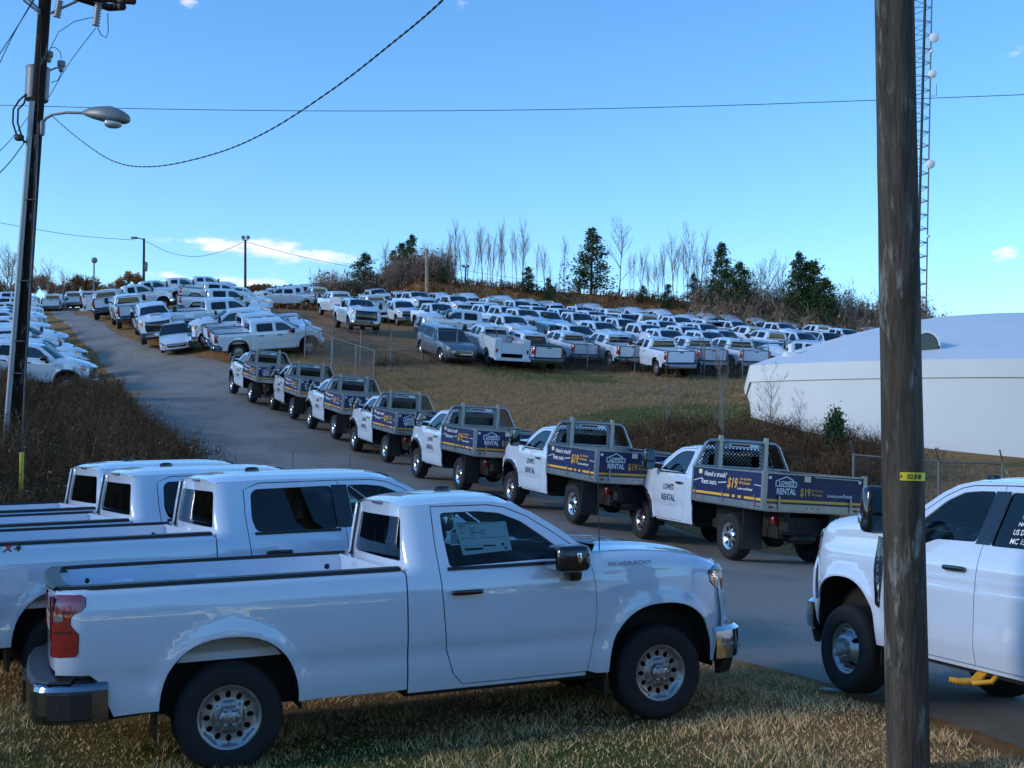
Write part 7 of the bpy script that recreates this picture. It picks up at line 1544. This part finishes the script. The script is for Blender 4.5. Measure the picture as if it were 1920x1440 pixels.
def row(desc, group, items, ref=None, order='left', fill=False):
    if fill:
        keep = []
        for it in items:
            rz = ROOF[it[2]][1]; q = hit(it[0], it[1], rz); yy = math.radians(it[3]); q = (q[0] - math.cos(yy) * ROOF[it[2]][0], q[1] - math.sin(yy) * ROOF[it[2]][0])
            if all(math.hypot(q[0] - a[0], q[1] - a[1]) > 2.3 for a in PLACED): keep.append(it); PLACED.append((q[0], q[1], 0, 'x y'))
        items = keep
    items = sorted(items, key=lambda q: q[0]) if order == 'left' else items
    for i, it in enumerate(items):
        u, v, k, yaw = it[:4]; rx, rz = ROOF[k] if ref is None else ref; sc = .93 if k == 'P' else 1.0
        yw = math.radians(yaw + (RNG.uniform(-2.5, 2.5))); p = hit(u, v, rz * (sc if ref is None else 1)); x, y = p[0] - math.cos(yw) * rx, p[1] - math.sin(yw) * rx
        c_ = math.cos(yw - math.atan2(y, x)); fc_ = 'facing away' if c_ > .55 else 'facing the camera' if c_ < -.45 else 'facing right' if math.cos(yw) > 0 else 'facing left'
        nn = NOUN[k]; nn = nn if k in 'VWB' else 'white ' + nn
        lab = f'{nn} {fc_}, {ORD[i]} from {"left" if order == "left" else order} in {desc}'.replace('from the near end in row left of the drive', 'from near end, row left of drive')
        PR[k].place(stand(x, y, yw, sc=sc, ext=5.0, lat=4.0, tilt=.8 if k == 'N' else .9, z=h1(x, y) - (.3 if y > 105 and x < -25 else 0)), lab, CATN.get(k, 'pickup truck'), group); PLACED.append((x, y, yw, lab))
row('front row at the fence', 'vehicles in the front row of the fenced lot', [(833, 611, 'V', -62), (915, 608, 'S', 113), (988, 621.5, 'T', 112), (1062, 625, 'P', 111), (1147, 624, 'C', 110), (1230, 631, 'D', 110), (1298, 631.5, 'C', 109), (1373, 634, 'C', 109), (1425, 637, 'B', 108)])
row('second row behind the fence', 'vehicles in the second row of the fenced lot', [(669, 560, 'H', -72), (750, 567, 'P', -66), (868, 581, 'F', 196), (947, 590, 'H', -66), (1023, 603, 'B', 112), (1116, 602, 'H', -67), (1203, 607, 'H', -68), (1277, 611, 'H', -68), (1346, 622, 'P', -66), (1512, 640, 'F', 170)])
row('third row behind the fence', 'vehicles in the third row of the fenced lot', [(634, 546, 'S', 118), (700, 552.5, 'S', 118), (817, 569, 'C', -66), (884, 564.5, 'W', 192), (943, 574, 'H', -66), (1017, 583, 'C', -66), (1077, 586, 'C', -67), (1128, 591, 'C', -67), (1264, 593, 'H', -68), (1322, 599, 'C', 112), (1369, 601, 'H', -69), (1456, 605, 'H', -70), (1575, 616, 'H', -72), (1530, 608.5, 'S', 112)])
row('back rows below the bank', 'vehicles in the back rows below the bank', [(596, 538, 'H', 112), (642, 538, 'D', -68), (707, 541, 'H', -68), (752, 546, 'C', -66), (778, 547, 'H', -66), (827, 552, 'C', 112), (850, 554, 'H', -66), (880, 551, 'C', -66), (921, 559, 'D', 112), (968, 564, 'C', -66), (990, 562, 'C', -66), (1039, 569, 'R', -67), (1005, 574, 'W', -66), (1084, 575, 'C', -67), (1141, 579, 'C', 113), (1170, 588, 'W', -67), (1206, 588, 'C', 112), (1240, 583, 'C', 112), (1292, 592, 'C', 112), (1325, 589, 'H', -69), (1373, 596, 'W', -69), (1417, 597, 'C', -70), (1484, 607, 'W', -70), (1524, 609.5, 'C', -70), (1630, 614.5, 'C', -72), (1608, 622, 'W', -72)])
row('packed lot middle', 'vehicles packed between the main rows of the lot', [(655, 549, 'C', -68), (728, 550, 'H', -68), (800, 560, 'C', -66), (912, 571, 'C', -66), (975, 579, 'H', -66), (1050, 579, 'C', -66), (1105, 583, 'C', -67), (1160, 597, 'C', -67), (1235, 601, 'H', -68), (1310, 606, 'C', -68), (1405, 612, 'C', 111), (1490, 622, 'C', -70), (1545, 622, 'W', -70), (1440, 620, 'C', 111), (1190, 578, 'C', -67), (1265, 583, 'C', -68), (1345, 588, 'C', -69), (1395, 590, 'C', -69), (1450, 596, 'C', -70), (1112, 571, 'C', -66), (1060, 566, 'C', -66), (900, 553, 'C', -66), (945, 556, 'C', -66), (800, 546, 'C', -66), (680, 541, 'C', -67), (730, 542, 'C', -67), (1168, 574, 'W', -67), (1222, 577, 'C', -67), (985, 597, 'C', -66), (1070, 608, 'C', -67), (1160, 611, 'C', -67), (1240, 617, 'C', -68), (1315, 620, 'H', -68)], fill=True)
row('cluster right of the drive', 'pickups clustered on the grass right of the drive', [(502, 597, 'C', 22), (486, 586.5, 'C', 22), (463, 577.5, 'H', 197), (418, 559, 'H', 21), (416, 542, 'C', 20), (404, 530, 'C', 19), (386, 517, 'D', 18), (340, 521, 'S', 20), (292, 526, 'S', 22), (446, 537, 'W', 18), (262, 534, 'S', 24)])
row('file along the drive edge', 'vehicles filed along the right edge of the drive', [(104, 546, 'C', 104), (142, 541, 'H', 107), (171, 536, 'H', 108), (189, 541, 'W', 110), (208, 543, 'H', 110), (247, 552, 'H', 112), (294, 568, 'H', -66), (333, 604, 'N', -70)])
row('line of trucks on the crest', 'trucks lined up on the crest', [(520, 541, 'C', 198), (536, 539, 'H', 198), (550, 537, 'H', 198), (564, 535, 'H', 198), (579, 533.5, 'H', 198), (601, 531, 'H', 198), (620, 530, 'H', 198), (640, 529, 'H', 198)])
row('row left of the drive', 'trucks nosed up to the left edge of the drive', [(176, 697, 'C', 9), (164, 684, 'C', 9), (159, 671, 'H', 9), (140, 655, 'C', 10), (126, 641, 'H', 10), (112, 628, 'C', 10), (98, 614, 'C', 10), (88, 603, 'H', 11), (86, 592, 'C', 11), (84, 582, 'C', 12), (80, 569, 'C', 12), (74, 560, 'H', 12)], ref=(2.7, 1.05), order='the near end')
# raised white dump body standing among the far trucks
def dump_body():
    root = bpy.data.objects.new('dump_truck_body', None); COL.objects.link(root); p = hit(690, 548, 0.6); root.location = (p[0], p[1], h1(p[0], p[1])); root.rotation_euler = (0, 0, math.radians(10))
    wm = M['white']; t = math.radians(14); c, s = math.cos(t), math.sin(t)
    def tilt(gm): return [(v[0] * c - v[2] * s * 0, v[1], v[2] + v[0] * s) for v in gm[0]], gm[1]
    solid('bed', tilt(box(-2.2, 2.6, -1.1, 1.1, 1.0, 1.12)), wm, root, smooth=False)
    for y in (-1.1, 1.04): solid('side_wall', tilt(box(-2.2, 2.6, y, y + .06, 1.12, 1.95)), wm, root, smooth=False)
    solid('head_wall', tilt(box(2.54, 2.6, -1.04, 1.04, 1.12, 2.1)), wm, root, smooth=False)
    for x in np.linspace(-1.9, 2.3, 7): solid('rib', tilt(box(x - .03, x + .03, -1.15, -1.1, 1.05, 1.95)), wm, root, smooth=False)
    solid('frame', cat_geo(box(-2.4, 2.4, -.45, .45, .55, .8), box(-1.6, -1.4, -.4, .4, .75, 1.0), tube([(1.0, 0, .7), (1.6, 0, 1.35)], .07, 8)), M['under'], root, smooth=False)
    for x in (-1.3, 1.5):
        for y in (-.9, .9): solid('wheel', lathe([(.0, y - .12), (.36, y - .12), (.40, y - .08), (.40, y + .08), (.36, y + .12), (0, y + .12)][::-1], 16, 'y', (x, 0, .4)), M['rubber'], root)
    tag(root, 'white tilted dump body rising behind the trucks near the left pines', 'dump body')
dump_body()
for q in PLACED:
    if len(q[3].split()) > 16: print('LONG', q[3])
PLACED = [q for q in PLACED if q[3] != 'x y']
for i in range(len(PLACED)):
    for j in range(i):
        if math.hypot(PLACED[i][0] - PLACED[j][0], PLACED[i][1] - PLACED[j][1]) < 2.3: print('CLOSE', PLACED[i][3], '|', PLACED[j][3], [round(float(t), 1) for t in PLACED[i][:2] + PLACED[j][:2]])
